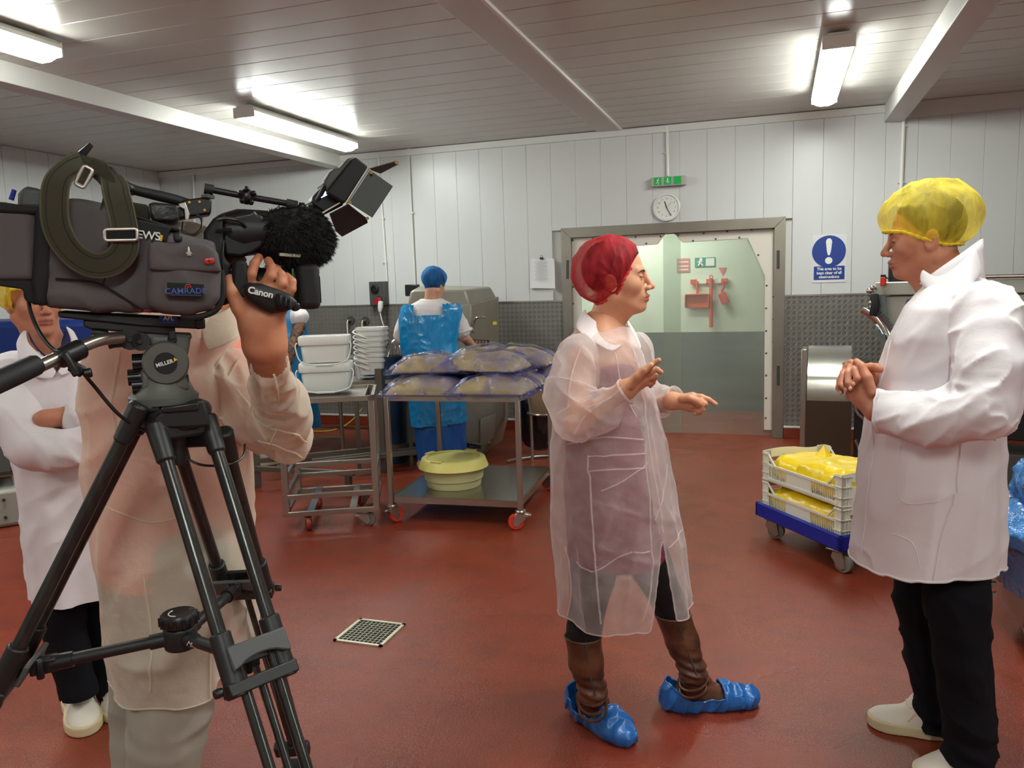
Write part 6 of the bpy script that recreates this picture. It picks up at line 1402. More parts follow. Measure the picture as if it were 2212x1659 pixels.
sheet(t,'shirt',M_shirt,[[p(60,712,-.06),p(75,745,-.11),p(108,775,-.13),p(124,800,-.15)],[p(66,738,-.08),p(90,765,-.12),p(112,785,-.14),p(124,800,-.15)]],.004); sheet(t,'shirt',M_shirt,[[p(144,705,-.05),p(150,740,-.09),p(140,775,-.13),p(124,800,-.15)],[p(132,740,-.07),p(128,765,-.11),p(124,782,-.13),p(122,800,-.15)]],.004)
o,V,Fc=sleeve_obj(co,'sleeve',M_coat,[p(28,812,-.02),p(30,900,-.12),p(68,966,-.19),p(140,972,-.25),p(215,950,-.24)],[.085,.080,.068,.060,.055],.007,.013,61,fs=7)
o,V,Fc=sleeve_obj(co,'sleeve',M_coat,[p(235,815,0),p(252,920,-.1),p(215,915,-.18),p(170,905,-.2)],[.08,.075,.06,.055],.008,.012,63)
V,Fc=surf(lambda P:chain(P,[p(135,1240,-.02),p(134,1330,-.03),p(146,1410,-.03),p(168,1485,-.03),p(172,1500,-.03)],[.085,.072,.066,.060,.062],.02)-.009*crease(aniso(P,(.9,0,-.3),5,12),66,4),*bbox([p(135,1240,-.02),p(172,1500,-.03)],.1),.008,lambda c,n:c[:,2]<p(172,1498,-.03)[2]); new_mesh('trouser_leg',V,Fc,M_trous,t,4)
V,Fc=surf(lambda P:chain(P,[p(230,1240,.02),p(245,1490,.06)],[.085,.06],.02),*bbox([p(230,1240,.02),p(245,1490,.06)],.1),.010); new_mesh('trouser_leg',V,Fc,M_trous,t,4)
shoe(t,F,F.f(166,1512),F.f(188,1590),w=.052); shoe(t,F,F.f(250,1500),F.f(262,1560))
# ---------------------------------------------------------------- workers in blue aprons at the back
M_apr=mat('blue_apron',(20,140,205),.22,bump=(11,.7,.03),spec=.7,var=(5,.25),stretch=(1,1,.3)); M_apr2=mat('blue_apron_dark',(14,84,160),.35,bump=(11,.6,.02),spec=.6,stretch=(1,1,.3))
M_bnet=netmat('blue_net',(44,134,212),(.40,.75)); M_whs=mat('white_work_shirt',(222,216,216),.85,bump=(30,.3,.006))
F=Fr(g=onz(945,1012)[:2]); p=F.p
t=thing('person','worker seen from behind in blue apron and blue hair net at the bowl cutter','person',F.g,F.rz)
R=headframe((.55,.80,-.38)); C=p(939,616,.02); s=.95; nk=R.T@(p(930,662,0)-C)/s
hd=head_part(C,R,s,False,nk,.058,h=.0045)
shr,elr,wrr=p(982,682,-.0),p(1000,726,.04),p(1022,748,.26)
def trunk(P):
    d=ell(P,p(932,740),(.16,.10,.26)); d=smin(d,cap(P,p(930,690),p(930,655,0),.055),.06); d=smin(d,chain(P,[shr,elr,wrr],[.05,.046,.032],.02),.03); return smin(d,chain(P,[p(880,685),p(868,735,.08),p(900,770,.25)],[.05,.044,.03],.02),.03)
V1,F1=surf(trunk,p(850,830)-[.05,.2,0],p(1040,640)+[.05,.4,0],.010)
hs=surf(lambda P:hand_sdf(P,wrr,[wrr+q for q in([.02,.07,.01],[.0,.08,.01],[-.02,.08,.005],[-.035,.07,0])],[[wrr+q] for q in([.03,.11,-.02],[.0,.13,-.02],[-.02,.12,-.02],[-.04,.11,-.02])],[wrr+[.03,.03,0],wrr+[.05,.07,-.01]],.026),wrr-.12,wrr+.17,.004)
V,Fc,mi=join([hd,(V1,F1,0),(hs[0],hs[1],0)]); new_mesh('body',V,Fc,[M_skA,M_lipm],t,4,0,mi); eyes(t,C,R,s)
V,Fc=surf(lambda P:(lambda q:np.maximum(ell(q,(-.016,0,.032),(.103,.083,.096)),(q[:,0]*.85-(q[:,2]-.0)*.5-.035)))((P-C)@R),C-.16,C+.16,.007); new_mesh('hair',V,Fc,M_hairD,t,4)
bouffant(t,C,R,(-.020,0,.045),(.118,.098,.106),lambda q:np.interp(q[:,0],[-.2,-.1,0,.07,.12],[-.075,-.055,-.02,.05,.1])-q[:,2],M_bnet,seed=27,h=.006,rim_r=.006,rimm=mat('blue_elastic',(20,80,150),.6))
ws=[sec(646,908,956,0,.07),sec(656,888,974,0,.10),sec(668,874,990,0,.12),sec(690,868,995,0,.13),sec(760,872,985,0,.14),sec(850,890,995,0,.16)]
sdf_obj('work_shirt',lambda P:smin(loft(P,ws),smin(chain(P,[shr,p(996,712,.03)],[.072,.078],.02),chain(P,[p(880,685),p(868,725,.06)],[.07,.07],.02),.03),.03)-.008*crease(aniso(P,(.2,0,1),4,12),71,4),(-.45,-.3,ws[-1][0]),(.45,.35,ws[0][0]+.02),.010,M_whs,t)
b=MB(); b.tube([p(998,716,.03)+[.075*math.cos(a),.07*math.sin(a),.02*math.cos(a)] for a in np.linspace(0,2*PI,20,endpoint=False)],.016,8,True); b.build('rolled_cuff',M_whs,t)
aps=[sec(655,870,992,0,.12),sec(668,864,998,0,.145),sec(690,860,998,0,.155),sec(740,864,990,0,.16),sec(800,878,998,0,.17),sec(925,888,1010,0,.18)]
zA=p(950,922,-.17)[2]
V,Fc=surf(lambda P:loft(P,aps,2.4)-.011*crease(aniso(P,(.1,0,1),3,11),73,4)-.006*crease(P*16,75,4),(-.4,-.25,zA-.02),(.4,.25,aps[0][0]),.010,lambda c,n:(c[:,2]<zA+.05*(c[:,0]+.1))|((c[:,2]>p(925,681,-.15)[2])&(np.abs(c[:,0]-p(925,670)[0])<.115))|(c[:,2]>aps[0][0]-.006)|((c[:,1]>-.02)&(np.abs(c[:,0]-p(930,700)[0])>.17)&(c[:,2]>1.0)))
new_mesh('apron',V,Fc,M_apr,t,4)
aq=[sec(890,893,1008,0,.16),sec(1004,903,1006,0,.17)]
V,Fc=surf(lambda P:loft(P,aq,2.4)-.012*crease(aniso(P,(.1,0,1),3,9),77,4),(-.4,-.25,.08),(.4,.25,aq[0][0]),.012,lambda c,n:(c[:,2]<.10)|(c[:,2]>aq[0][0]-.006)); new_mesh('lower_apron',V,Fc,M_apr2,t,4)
for x in(-.1,.1): shoe(t,F,(x,-.05,0),(x*1.2,.2,0),h=.008)
F=Fr(g=onz(600,1004)[:2]); p=F.p
t=thing('person','worker with tattooed forearm in blue apron, mostly hidden behind the camera operator','person',F.g,F.rz)
R=headframe((-.6,.75,-.3)); C=p(612,615,.02); s=.95; nk=R.T@(p(615,662,0)-C)/s; hd=head_part(C,R,s,False,nk,.058,h=.006)
M_tat=NT('tattooed_skin'); _c=M_tat.mix(M_tat.ramp(M_tat.noise(16,5,dist=1.5),[(.42,(0,0,0)),(.56,(1,1,1))]),lin((150,108,84)),lin((70,58,50))); M_tat.set(M_tat.b.inputs[0],_c); M_tat=M_tat.m
V,Fc,mi=join([hd,surf(lambda P:smin(ell(P,p(612,745),(.16,.10,.26)),cap(P,p(612,690),p(613,655,0),.055),.06),p(560,830)-[.05,.2,0],p(670,640)+[.05,.2,0],.012)+(0,),surf(lambda P:chain(P,[p(648,675,-.1),p(646,705,-.14),p(628,760,-.2),p(618,800,-.22)],[.05,.052,.04,.03],.02),*bbox([p(648,675,-.1),p(618,800,-.22)],.08),.006)+(2,)])
new_mesh('body',V,Fc,[M_skA,M_lipm,M_tat],t,4,0,mi)
bouffant(t,C,R,(-.016,0,.045),(.116,.098,.106),lambda q:np.interp(q[:,0],[-.2,0,.12],[-.06,-.02,.1])-q[:,2],M_bnet,seed=37,h=.008,rimm=MATS['blue_elastic'])
ws=[sec(646,590,638,0,.07),sec(668,566,660,0,.12),sec(760,566,660,0,.14)]
sdf_obj('work_shirt',lambda P:smin(loft(P,ws),chain(P,[p(636,676,-.06),p(646,684,-.12)],[.075,.08],.02),.03)-.012*crease(P*14,81,4),(-.4,-.35,ws[-1][0]),(.4,.3,ws[0][0]),.009,M_whs,t)
aps=[sec(664,575,664,0,.13),sec(690,572,664,0,.15),sec(800,570,676,0,.16),sec(926,560,694,0,.18)]
V,Fc=surf(lambda P:loft(P,aps,2.4)-.012*crease(aniso(P,(.1,0,1),3,11),83,4),(-.45,-.25,aps[-1][0]),(.45,.25,aps[0][0]),.011,lambda c,n:(c[:,2]<aps[-1][0]+.01)|(c[:,2]>aps[0][0]-.006)); new_mesh('apron',V,Fc,M_apr,t,4)
for x in(-.06,.12): V,Fc=surf(lambda P:cap(P,(x,0,.5),(x-.02,0,.1),.075,.065),(x-.12,-.1,.03),(x+.1,.1,.6),.012); new_mesh('trouser_leg',V,Fc,M_whs,t,4)
shoe(t,F,F.f(608,1000)*[1,1,0],F.f(545,1008)*[1,1,0],h=.007); shoe(t,F,(.14,.1,0),(.05,.3,0),h=.008)
# ================= tripod and television camera =================
M_bag=mat('bag_nylon',(94,88,89),.85,bump=(300,.35,.001),var=(6,.15),spec=.25); M_bagd=mat('bag_black',(20,20,21),.8,bump=(200,.2,.001))
M_web=mat('olive_webbing',(62,58,46),.9,bump=(420,.5,.001),spec=.2); M_webd=mat('webbing_stitch',(22,21,20),.9)
M_gripr=mat('black_rubber',(24,24,25),.62,bump=(260,.15,.001)); M_hg=mat('head_grey',(92,94,88),.5,var=(20,.08)); M_hd=mat('tripod_black',(30,31,31),.45); M_hg2=mat('clamp_grey',(78,80,80),.5)
M_carb=mat('carbon_tube',(66,66,64),.22,metal=.55,var=(60,.35),stretch=(1,1,.1)); M_silver=mat('silver_tube',(176,170,160),.3,metal=.95); M_buck=mat('silver_buckle',(206,202,194),.3,metal=.7)
M_gold=mat('brass',(190,150,70),.35,metal=.9); M_txt=mat('print_white',(225,225,222),.5); M_glass=mat('lens_glass',(8,8,14),.05,spec=.9)
p=T_
Rp=np.array([[1,0,0],[0,0,-1],[0,1,0]]).astype(float)   # text in the x,z plane facing the camera
def rtx(a): return Rp@rotm((0,0,1),math.radians(a))
def ext(par,name,poly,d0,d1,m,bev=.006,ref=None,bseg=2):
    """polygon seen at depth d0, extruded back to d1"""
    b=MB(); pl=[(q[0],q[2]) for q in (p(u,v,d0 if ref is None else ref) for u,v in poly)]; b.prism(pl,(0,d1-d0,0),(0,d0,0)); return b.build(name,m,par,bev=bev,bseg=bseg)
def psdf(X,poly):
    d=None; s=np.ones(len(X)); n=len(poly); poly=np.array(poly); d=np.full(len(X),1e9)
    for i in range(n):
        a=poly[i];b=poly[i-1]; e=b-a; w=X-a; t=np.clip((w@e)/(e@e),0,1); q=w-t[:,None]*e; d=np.minimum(d,(q**2).sum(1))
        c1=X[:,1]>=a[1]; c2=X[:,1]<b[1]; c3=e[0]*w[:,1]>e[1]*w[:,0]
        fl=(c1&c2&c3)|(~c1&~c2&~c3); s[fl]*=-1
    return s*np.sqrt(d)
def pad(par,name,poly,d0,d1,m,r=.015,am=.004,seed=0,h=.005,fs=14,bulge=0.):
    pl=[(q[0],q[2]) for q in (p(u,v,d0) for u,v in poly)]; ml=(d0+d1)/2; hw=abs(d1-d0)/2
    def fn(P):
        a=psdf(P[:,[0,2]],pl)+r; b=np.abs(P[:,1]-ml)-hw+r-bulge*np.clip(-a/.05,0,1)
        return np.hypot(np.maximum(a,0),np.maximum(b,0))+np.minimum(np.maximum(a,b),0)-r-am*(crease(P*fs,seed,4)+.5*(vnoise(P*fs*.7,seed+1)-.5))
    A=np.array(pl); lo=(A[:,0].min(),min(d0,d1)-bulge,A[:,1].min()); hi=(A[:,0].max(),max(d0,d1)+bulge,A[:,1].max())
    return sdf_obj(name,fn,np.array(lo)-.01,np.array(hi)+.01,h,m,par)
# ---- tripod ----
t=thing('tripod','black carbon tripod with grey fluid head, pan bar and mid-level spreader','tripod',TF.g,TF.rz)
legs=[('rear',p(435,955,.05),p(521,1245,.25)),('left',p(303,893,.0),p(38,1420,.05)),('front',p(400,935,-.05),p(545,1405,-.25))]
for nm,H_,C_ in legs:
    k=H_[2]/(H_[2]-C_[2]); ft=H_+(C_-H_)*k; d=(ft-H_)/np.linalg.norm(ft-H_); lat=np.cross(d,(0,0,1)); lat/=np.linalg.norm(lat)
    lg=None; w0,w1=.052,.050; E_=C_+d*.05
    b=MB(); [b.cyl(H_+lat*s*w0+d*.0,C_+lat*s*w1+d*.03,.0135,n=14) for s in(-1,1)]; lg=b.build('leg',M_carb,t)
    b=MB(); [b.cyl(E_+lat*s*.034-d*.06,ft+lat*s*.030-d*.03,.0105,n=12) for s in(-1,1)]; b.cyl(E_,ft-d*.10,.008,n=10); b.build('lower_tube',M_carb,lg)
    N=np.cross(lat,d); Rr=np.array([lat,N,d]).T
    b=MB(); b.box(C_+d*.055,(.138,.040,.024),Rr); b.box(C_+d*.0,(.12,.010,.04),Rr); [b.cyl(C_+lat*s*w1-d*.05,C_+lat*s*w1+d*.07,.020,n=14) for s in(-1,1)]; b.build('leg_clamp',M_hd,lg,bev=.003)
    b=MB(); cc=C_+N*(-.026 if N[1]>0 else .026)
    a_=np.linspace(0,PI,9); pl=[(.044*math.cos(q),-.026+.016*math.sin(q)) for q in a_]; pl=[(-.058,.020),(.058,.020),(.058,-.026)]+pl[1:-1]+[(-.058,-.026)]
    b.prism(pl,N*(.010 if N[1]<0 else -.010),cc,lat,-d); b.build('clamp_lever',M_hg2,lg,bev=.003)
    b=MB(); b.cyl(C_+lat*.075+d*.05,C_+lat*.09+d*.05,.009,n=10); b.build('lock_knob',M_black,lg,bev=.002)
    b=MB(); b.box(ft-d*.12,(.105,.03,.05),Rr); b.build('lower_clamp',M_hd,lg,bev=.006)
    b=MB(); b.box(ft-d*.02,(.085,.035,.035),Rr); b.sph(ft+[0,0,.012],(.03,.03,.014),8); b.build('foot_pad',M_gripr,lg,bev=.006)
    # hinge housing
    b=MB(); [b.tube([H_+lat*s*w0-d*.03,H_+lat*s*w0+d*.055],[.021,.0175],14) for s in(-1,1)]; b.bar(H_+lat*w0-d*.01,H_-lat*w0-d*.01,.030,.034); b.build('hinge_block',M_hd,t,bev=.006)
# crown
b=MB(); b.lathe([(.048,-.045),(.066,-.035),(.072,0),(.066,.012),(.058,.014)],p(378,885,0),28); b.build('bowl_crown',M_hd,t,bev=.003)
ext(t,'crown_arm',[(345,892),(430,862),(444,866),(456,922),(340,928),(330,905)],-.075,-.045,M_hd,.006)
ext(t,'crown_slot',[(348,880),(430,868),(431,888),(350,894)],-.080,-.072,M_black,.004)
ext(t,'crown_arm',[(300,878),(345,872),(350,895),(318,892),(306,900)],-.06,-.02,M_hd,.006)
b=MB(); b.tube(crv([p(326,915,-.02),p(322,922,-.03),p(326,932,-.03),p(332,926,-.03)],4),.003,6); b.build('brass_hook',M_gold,t)
# centre column clamp and hanging clip
b=MB(); b.cyl(p(378,925,.0),p(378,1000,.0),.022,n=14); b.build('bowl_clamp',M_hd,t)
ext(t,'clip_box',[(342,986),(362,978),(384,984),(384,1004),(344,1004)],-.03,.01,M_black,.004)
# spreader
sc_=p(388,1350,0)
b=MB(); b.lathe([(.030,-.05),(.034,-.045),(.034,-.005),(.030,0)],sc_+[0,0,.0],20); b.build('spreader_hub',M_hd,t,bev=.003)
b=MB(); n=16; b.lathe([(.036,.0),(.038,.004),(.038,.020),(.034,.026),(.028,.022)],sc_+[0,0,.002],n,rotm((0,1,0),.0)); 
for i in range(14): a=i/14*2*PI; b.cyl(sc_+[.037*math.cos(a),.037*math.sin(a),.004],sc_+[.037*math.cos(a),.037*math.sin(a),.022],.004,n=6)
b.build('spreader_knob',M_black,t)
b=MB(); b.tube([sc_+[.02*math.cos(a),.02*math.sin(a),.0275] for a in np.linspace(2.2,4.4,12)],.0012,4); b.build('print_mark',M_txt,t)
for i,(nm,H_,C_) in enumerate(legs):
    tgt=C_+np.array([0,0,-.02]) if nm!='left' else p(66,1442,.03); a=sc_+[0,0,-.025]; m_=a*.45+tgt*.55
    dd=(tgt-a)/np.linalg.norm(tgt-a)
    b=MB(); b.cyl(a+dd*.03,tgt-dd*.02,.0125,n=14); b.cyl(a+dd*.02,a+dd*.06,.016,n=14); ar=b.build('spreader_arm',M_hd,t)
    b=MB(); b.cyl(m_+dd*.05,m_+dd*.09,.0165,n=14); b.build('arm_collar',M_black,ar)
    b=MB(); b.bar(tgt-dd*.05,tgt,.03,.03); b.cyl(tgt-dd*.02+[0,-.02,-.02],tgt-dd*.02+[0,-.02,.02],.008,n=8); b.build('arm_joint',M_black,ar,bev=.004)
q=p(425,1387,-.045); text('lettering','MILLER',.014,mat('print_cream',(220,216,190),.5),t,q+[.0,-.025,.0],rtx(-33),.0003)
# head
base=p(354,858,0)
b=MB(); b.lathe([(.050,-.014),(.066,-.010),(.067,.004),(.060,.010),(.052,.028),(.046,.07),(.03,.10)],base,40); b.build('head_base',M_hg,t,smooth=.6)
ext(t,'head_body',[(316,800),(330,770),(316,722),(414,722),(408,760),(398,800),(412,846),(300,846)],-.045,.045,M_hg,.012,bseg=3)
dc=p(358,784,-.050)
b=MB(); b.lathe([(.034,-.012),(.0425,-.006),(.0435,.0),(.040,.006),(.010,.007)],dc,44,look((0,-1,0))); b.build('tilt_disc',M_hg,t)
b=MB(); b.cyl(dc+[0,-.005,0],dc+[0,-.0085,0],.0215,n=36); b.build('badge',M_black,t)
text('lettering','MILLER',.0105,M_txt,t,dc+[-.002,-.0095,.0],rtx(14),.0002,bold=.0003)
b=MB(); c_=dc+[.0185,-.0095,.0055]; b.prism([(-.003,-.0035),(.0035,.0005),(-.003,.005)],(0,.0005,0),c_); b.build('yellow_mark',mat('mark_yellow',(235,205,40),.5),t)
for (u,v,r,w) in((302,784,.0165,.026),(291,815,.0140,.024),(305,832,.0165,.032)):
    c_=p(u,v,-.02); b=MB(); b.cyl(c_+[-w/2,0,0],c_+[w/2,0,0],r,n=20)
    for i in range(12): a=i/12*2*PI; b.cyl(c_+[-w/2,r*math.cos(a),r*math.sin(a)],c_+[w/2-.004,r*math.cos(a),r*math.sin(a)],.0022,n=5)
    b.cyl(c_+[w/2,0,0],c_+[w/2+.03,0,0],r*.7,n=14); b.build('drag_knob',M_black,t)
ext(t,'side_lock',[(398,812),(407,810),(408,828),(399,829)],-.03,-.01,M_black,.002)
for u,v,r in((281,733,.021),(303,738,.018)): b=MB(); q=p(u,v,-.055); b.cyl(q,q+[0,.03,0],r,n=24); b.cyl(q,q-[0,.004,0],r*.25,n=10); b.build('tilt_rosette',M_hd,t)
b=MB(); b.tube(crv([p(262,745,-.05),p(248,746,-.055),p(235,749,-.055)],4),.005,8); b.build('tilt_lever',M_black,t)
b=MB(); q=p(372,733,-.052); b.cyl(q,q+[0,.02,0],.009,n=14); b.bar(q+[0,0,.018],q+[0,0,-.0],.012,.01); b.build('plate_lever',M_hd,t,bev=.002)
ext(t,'sliding_plate',[(179,690),(378,706),(379,726),(196,712),(179,706)],-.045,.045,M_hd,.004)
ext(t,'plate_end_block',[(196,712),(232,716),(232,726),(196,724)],-.05,-.01,M_hd,.003)
ext(t,'head_bracket',[(288,717),(415,722),(415,732),(400,736),(316,736),(300,728)],-.042,.042,M_hg,.004)
# pan bar
pb=crv([p(262,728,-.07),p(215,735,-.10),p(170,752,-.13),p(120,775,-.16),p(60,803,-.20)],8)
b=MB(); b.tube(pb,.0115,14); pbo=b.build('pan_bar',M_silver,t)
g0=p(84,785,-.19); g1=p(-40,842,-.25); b=MB(); b.tube([g0,g0*.93+g1*.07,g0*.5+g1*.5,g1],[.0155,.0185,.0190,.0185],18); b.build('rubber_grip',M_gripr,pbo)
cl=p(150,765,-.145); b=MB(); dd=(p(170,752,-.13)-p(120,775,-.16)); dd/=np.linalg.norm(dd); b.cyl(cl-dd*.022,cl+dd*.026,.0185,n=16); b.bar(cl+[0,0,-.02],cl+[.02,0,-.035],.02,.02); b.bar(cl+[-.005,-.018,.005],cl+[.012,-.02,-.038],.022,.012); b.cyl(cl+[.02,-.01,-.036],cl+[.034,-.01,-.034],.009,n=12); b.build('zoom_control_clamp',M_black,pbo,bev=.003)
# ---- television camera ----
c=thing('television_camera','shoulder television camera in a grey rain cover with fur-wrapped microphone and top light','camera',TF.g+np.array([0,0,p(300,690,0)[2]]),TF.rz)
z0c=p(300,690,0)[2]
_p=T_
def p(u,v,dy=0.): q=_p(u,v,dy).copy(); q[2]-=z0c; return q
ext(c,'base_plate',[(123,672),(270,680),(443,688),(443,708),(430,711),(300,705),(200,694),(126,686)],-.05,.05,M_hd,.004)
ext(c,'plate_front_cap',[(420,690),(443,688),(444,710),(424,712)],-.053,.05,M_black,.003)
stk=ext(c,'blue_sticker',[(344,681),(384,683),(383,700),(343,698)],-.0515,-.050,mat('sticker_blue',(24,60,140),.5),0)
text('lettering','AFL',.0115,M_txt,stk,p(364,688,-.0522),rtx(-3),.0002,bold=.0003); text('lettering','— — — —',.004,M_txt,stk,p(364,696,-.0522),rtx(-3),.0002)
cov=pad(c,'rain_cover',[(100,432),(152,427),(233,440),(290,475),(372,497),(461,524),(474,560),(474,640),(455,672),(330,674),(200,674),(100,666),(80,640),(78,500)],-.085,.09,M_bag,.022,.0045,3)
ext(c,'red_edge',[(262,662),(330,666),(330,676),(262,672)],-.075,.0,mat('dark_red_edge',(130,40,34),.6),.003)
ext(c,'black_strip',[(74,448),(102,452),(106,560),(102,622),(96,664),(72,656),(66,606),(70,560)],-.094,-.02,M_bagd,.008)
pad(c,'battery_pouch',[(-70,446),(76,450),(74,606),(40,607),(-70,606)],-.088,.075,M_bag,.014,.003,5)
ext(c,'pouch_flap',[(-70,432),(8,436),(80,448),(78,464),(-70,456)],-.092,.08,M_bagd,.006)
ext(c,'pouch_base',[(-70,600),(40,600),(72,606),(78,660),(56,650),(48,625),(-70,608)],-.08,.07,M_bagd,.008)
b=MB(); b.tube([p(24,432,-.05),p(31,410,-.05)],[.0045,.004],8); b.build('blue_pen_cap',mat('pen_cap_blue',(30,44,150),.4),c)
ext(c,'rear_case',[(36,452),(37,418),(46,404),(58,401),(92,408),(96,452)],-.06,.06,M_dgrey,.012,bseg=3)
pad(c,'front_pocket',[(318,540),(322,525),(452,530),(472,548),(479,590),(476,645),(455,668),(410,681),(350,676),(322,664),(317,640)],-.130,-.07,M_bag,.022,.003,9,bulge=.012)
fl=pad(c,'pocket_flap',[(321,524),(400,522),(446,526),(464,540),(473,560),(481,588),(400,586),(324,583)],-.141,-.115,M_bag,.007,.0025,12,h=.004)
ext(c,'cover_buckle',[(372,502),(392,504),(394,522),(376,522)],-.145,-.12,M_black,.004)
b=MB(); b.tube(crv([p(478,585,-.10),p(482,630,-.11),p(468,668,-.11),p(430,684,-.11),p(390,683,-.11)],6),.006,8); b.build('piping',M_bagd,c)
# seam lines of the cover
b=MB(); b.tube(crv([p(120,602,-.089),p(180,606,-.091),p(220,615,-.091),p(270,645,-.091),p(310,672,-.088)],6),.002,5); b.tube(crv([p(104,596,-.089),p(103,500,-.09),p(110,440,-.088)],6),.002,5); b.tube([p(236,520,-.09),p(232,590,-.091),p(222,614,-.091)],.0016,5); b.build('seam',M_bagd,c)
b=MB(); b.tube(crv([p(225,606,-.09),p(300,470,-.088)],2),.001,4)
ext(c,'dark_flap',[(286,470),(300,474),(372,492),(365,500),(360,524),(288,494)],-.092,-.08,M_bagd,.003)
text('lettering','NEWS',.0215,M_txt,c,p(311,508,-.0935),rtx(-7),.0004,sp=.92,bold=.0003)
ext(c,'yellow_bar',[(345,507),(352,508),(350,521),(344,520)],-.0938,-.0925,mat('bar_yellow',(225,170,40),.5),0)
pt=ext(c,'maker_patch',[(361,610),(441,614),(440,643),(361,640)],-.148,-.135,mat('patch_black',(14,14,18),.8),.001)
M_lb=mat('logo_blue',(70,92,160),.6); M_lr=mat('logo_red',(190,50,40),.6)
text('lettering','CAMRADE',.0150,M_lb,pt,p(401,629,-.1486),rtx(-1),.0003,sp=1.05,bold=.0001)
b=MB(); b.bar(p(368,637,-.1485),p(434,638,-.1485),.0008,.0015,(0,1,0)); b.build('logo_rule',M_lb,pt)
b=MB(); q=p(406,620,-.1487); b.tube([q+[.0048*math.cos(a),0,.0048*math.sin(a)] for a in np.linspace(-.3,PI+.3,10)],.0011,5); b.sph(q,(.002,.001,.002),6); b.build('logo_sun',M_lr,pt)
# pins on the flap
q=p(408,543,-.147); b=MB(); b.sph(q,(.0022,.0018,.009),8); b.prism([(-.0065,-.005),(0,.003),(.0065,-.005),(.0025,-.004),(.0038,-.0085),(0,-.006),(-.0038,-.0085),(-.0025,-.004)],(0,.0012,0),q-[0,.001,0]); b.build('silver_pin',M_buck,c)
q=p(452,564,-.149); b=MB(); b.sph(q+[-.003,0,0],(.0062,.0012,.0056),8); b.sph(q+[.0035,0,.001],(.0058,.0012,.0054),8); f_=b.build('red_poppy_pin',mat('poppy_red',(190,36,28),.35),c); b=MB(); b.sph(q+[0,-.0012,0],.0018,6); b.build('poppy_centre',M_black,f_); b=MB(); b.prism([(-.001,.004),(.004,.008),(.007,.006),(.002,.004)],(0,.001,0),q); b.build('poppy_leaf',mat('poppy_green',(50,90,40),.5),f_)
# carry handle
b=MB(); b.tube(crv([p(222,366,-.01),p(250,388,-.01),p(284,408,-.01),p(330,420,-.01),p(380,432,-.01),p(424,446,-.01)],6),[.014,.016,.0125,.012,.0135,.013,.0115],16,flat=.8); hb=b.build('carry_handle',M_gripr,c)
ext(c,'handle_rear',[(214,355),(242,359),(262,384),(292,402),(288,418),(262,410),(226,386),(214,366)],-.03,.03,M_black,.006)
ext(c,'handle_post',[(380,448),(402,446),(406,470),(384,474)],-.025,.02,M_black,.004)
ext(c,'leather_cushion',[(318,440),(332,436),(386,442),(388,474),(376,481),(330,478),(322,462)],-.06,.03,mat('black_leather',(26,26,24),.42,bump=(30,.6,.008)),.010,bseg=3)
ext(c,'olive_side_strap',[(284,436),(318,442),(325,474),(288,466)],-.03,-.01,M_web,.002)
ext(c,'top_slope_edge',[(288,463),(330,476),(390,494),(384,500),(330,484),(288,470)],-.085,-.03,M_bagd,.003)
ext(c,'shoe_block',[(392,432),(436,426),(458,430),(456,462),(398,470)],-.03,.03,M_black,.004)
for u,v in((409,437),(431,436),(404,462),(442,454)): b=MB(); q=p(u,v,-.032); b.cyl(q,q-[0,.002,0],.0028,n=8); b.build('screw_head',M_gold,c)
ext(c,'silver_clip',[(386,440),(400,437),(410,462),(407,476),(400,474),(398,452),(387,446)],-.036,-.031,M_buck,.001)
b=MB(); b.tube([p(386,494,-.03),p(398,482,-.03)],.004,6); b.build('silver_stay',M_buck,c)
b=MB(); b.tube([p(165,350,.0),p(176,334,.0),p(197,312,.0)],[.006,.008,.005],8); b.build('antenna',M_black,c)
# front of the camera body
ext(c,'camera_front',[(440,500),(462,470),(480,470),(486,560),(500,570),(498,650),(470,664),(440,640)],-.055,.05,M_blackm,.008)
ext(c,'mic_holder',[(452,492),(478,460),(492,466),(492,520),(470,530),(455,520)],-.03,.03,M_black,.006)
# viewfinder
b=MB(); a=p(478,510,.0); e=p(574,500,.0); b.tube(crv([p(470,520,0),p(488,508,0),p(520,503,0),p(550,502,0),p(578,503,0)],5),[.025,.043,.049,.047,.046],24,flat=1.0); vf=b.build('viewfinder',mat('vf_black',(20,18,20),.45),c,smooth=1)
ext(vf,'viewfinder_body',[(482,476),(500,466),(540,458),(548,450),(556,462),(570,466),(572,530),(545,548),(520,556),(486,552),(480,520)],-.042,.03,M_black,.012,bseg=3)
b=MB(); b.tube(crv([p(452,512,-.03),p(462,482,-.05),p(482,472,-.055),p(515,476,-.06),p(530,490,-.05)],6),.0035,6); b.tube(crv([p(446,515,-.03),p(470,500,-.055),p(500,496,-.055)],6),.0035,6); b.tube(crv([p(396,480,-.04),p(396,500,-.05),p(416,508,-.05),p(434,496,-.045),p(436,475,-.035),p(424,462,-.03)],6),.003,6); b.tube(crv([p(482,520,-.05),p(480,560,-.06),p(484,600,-.06)],6),.003,6); b.build('viewfinder_cable',M_black,c)
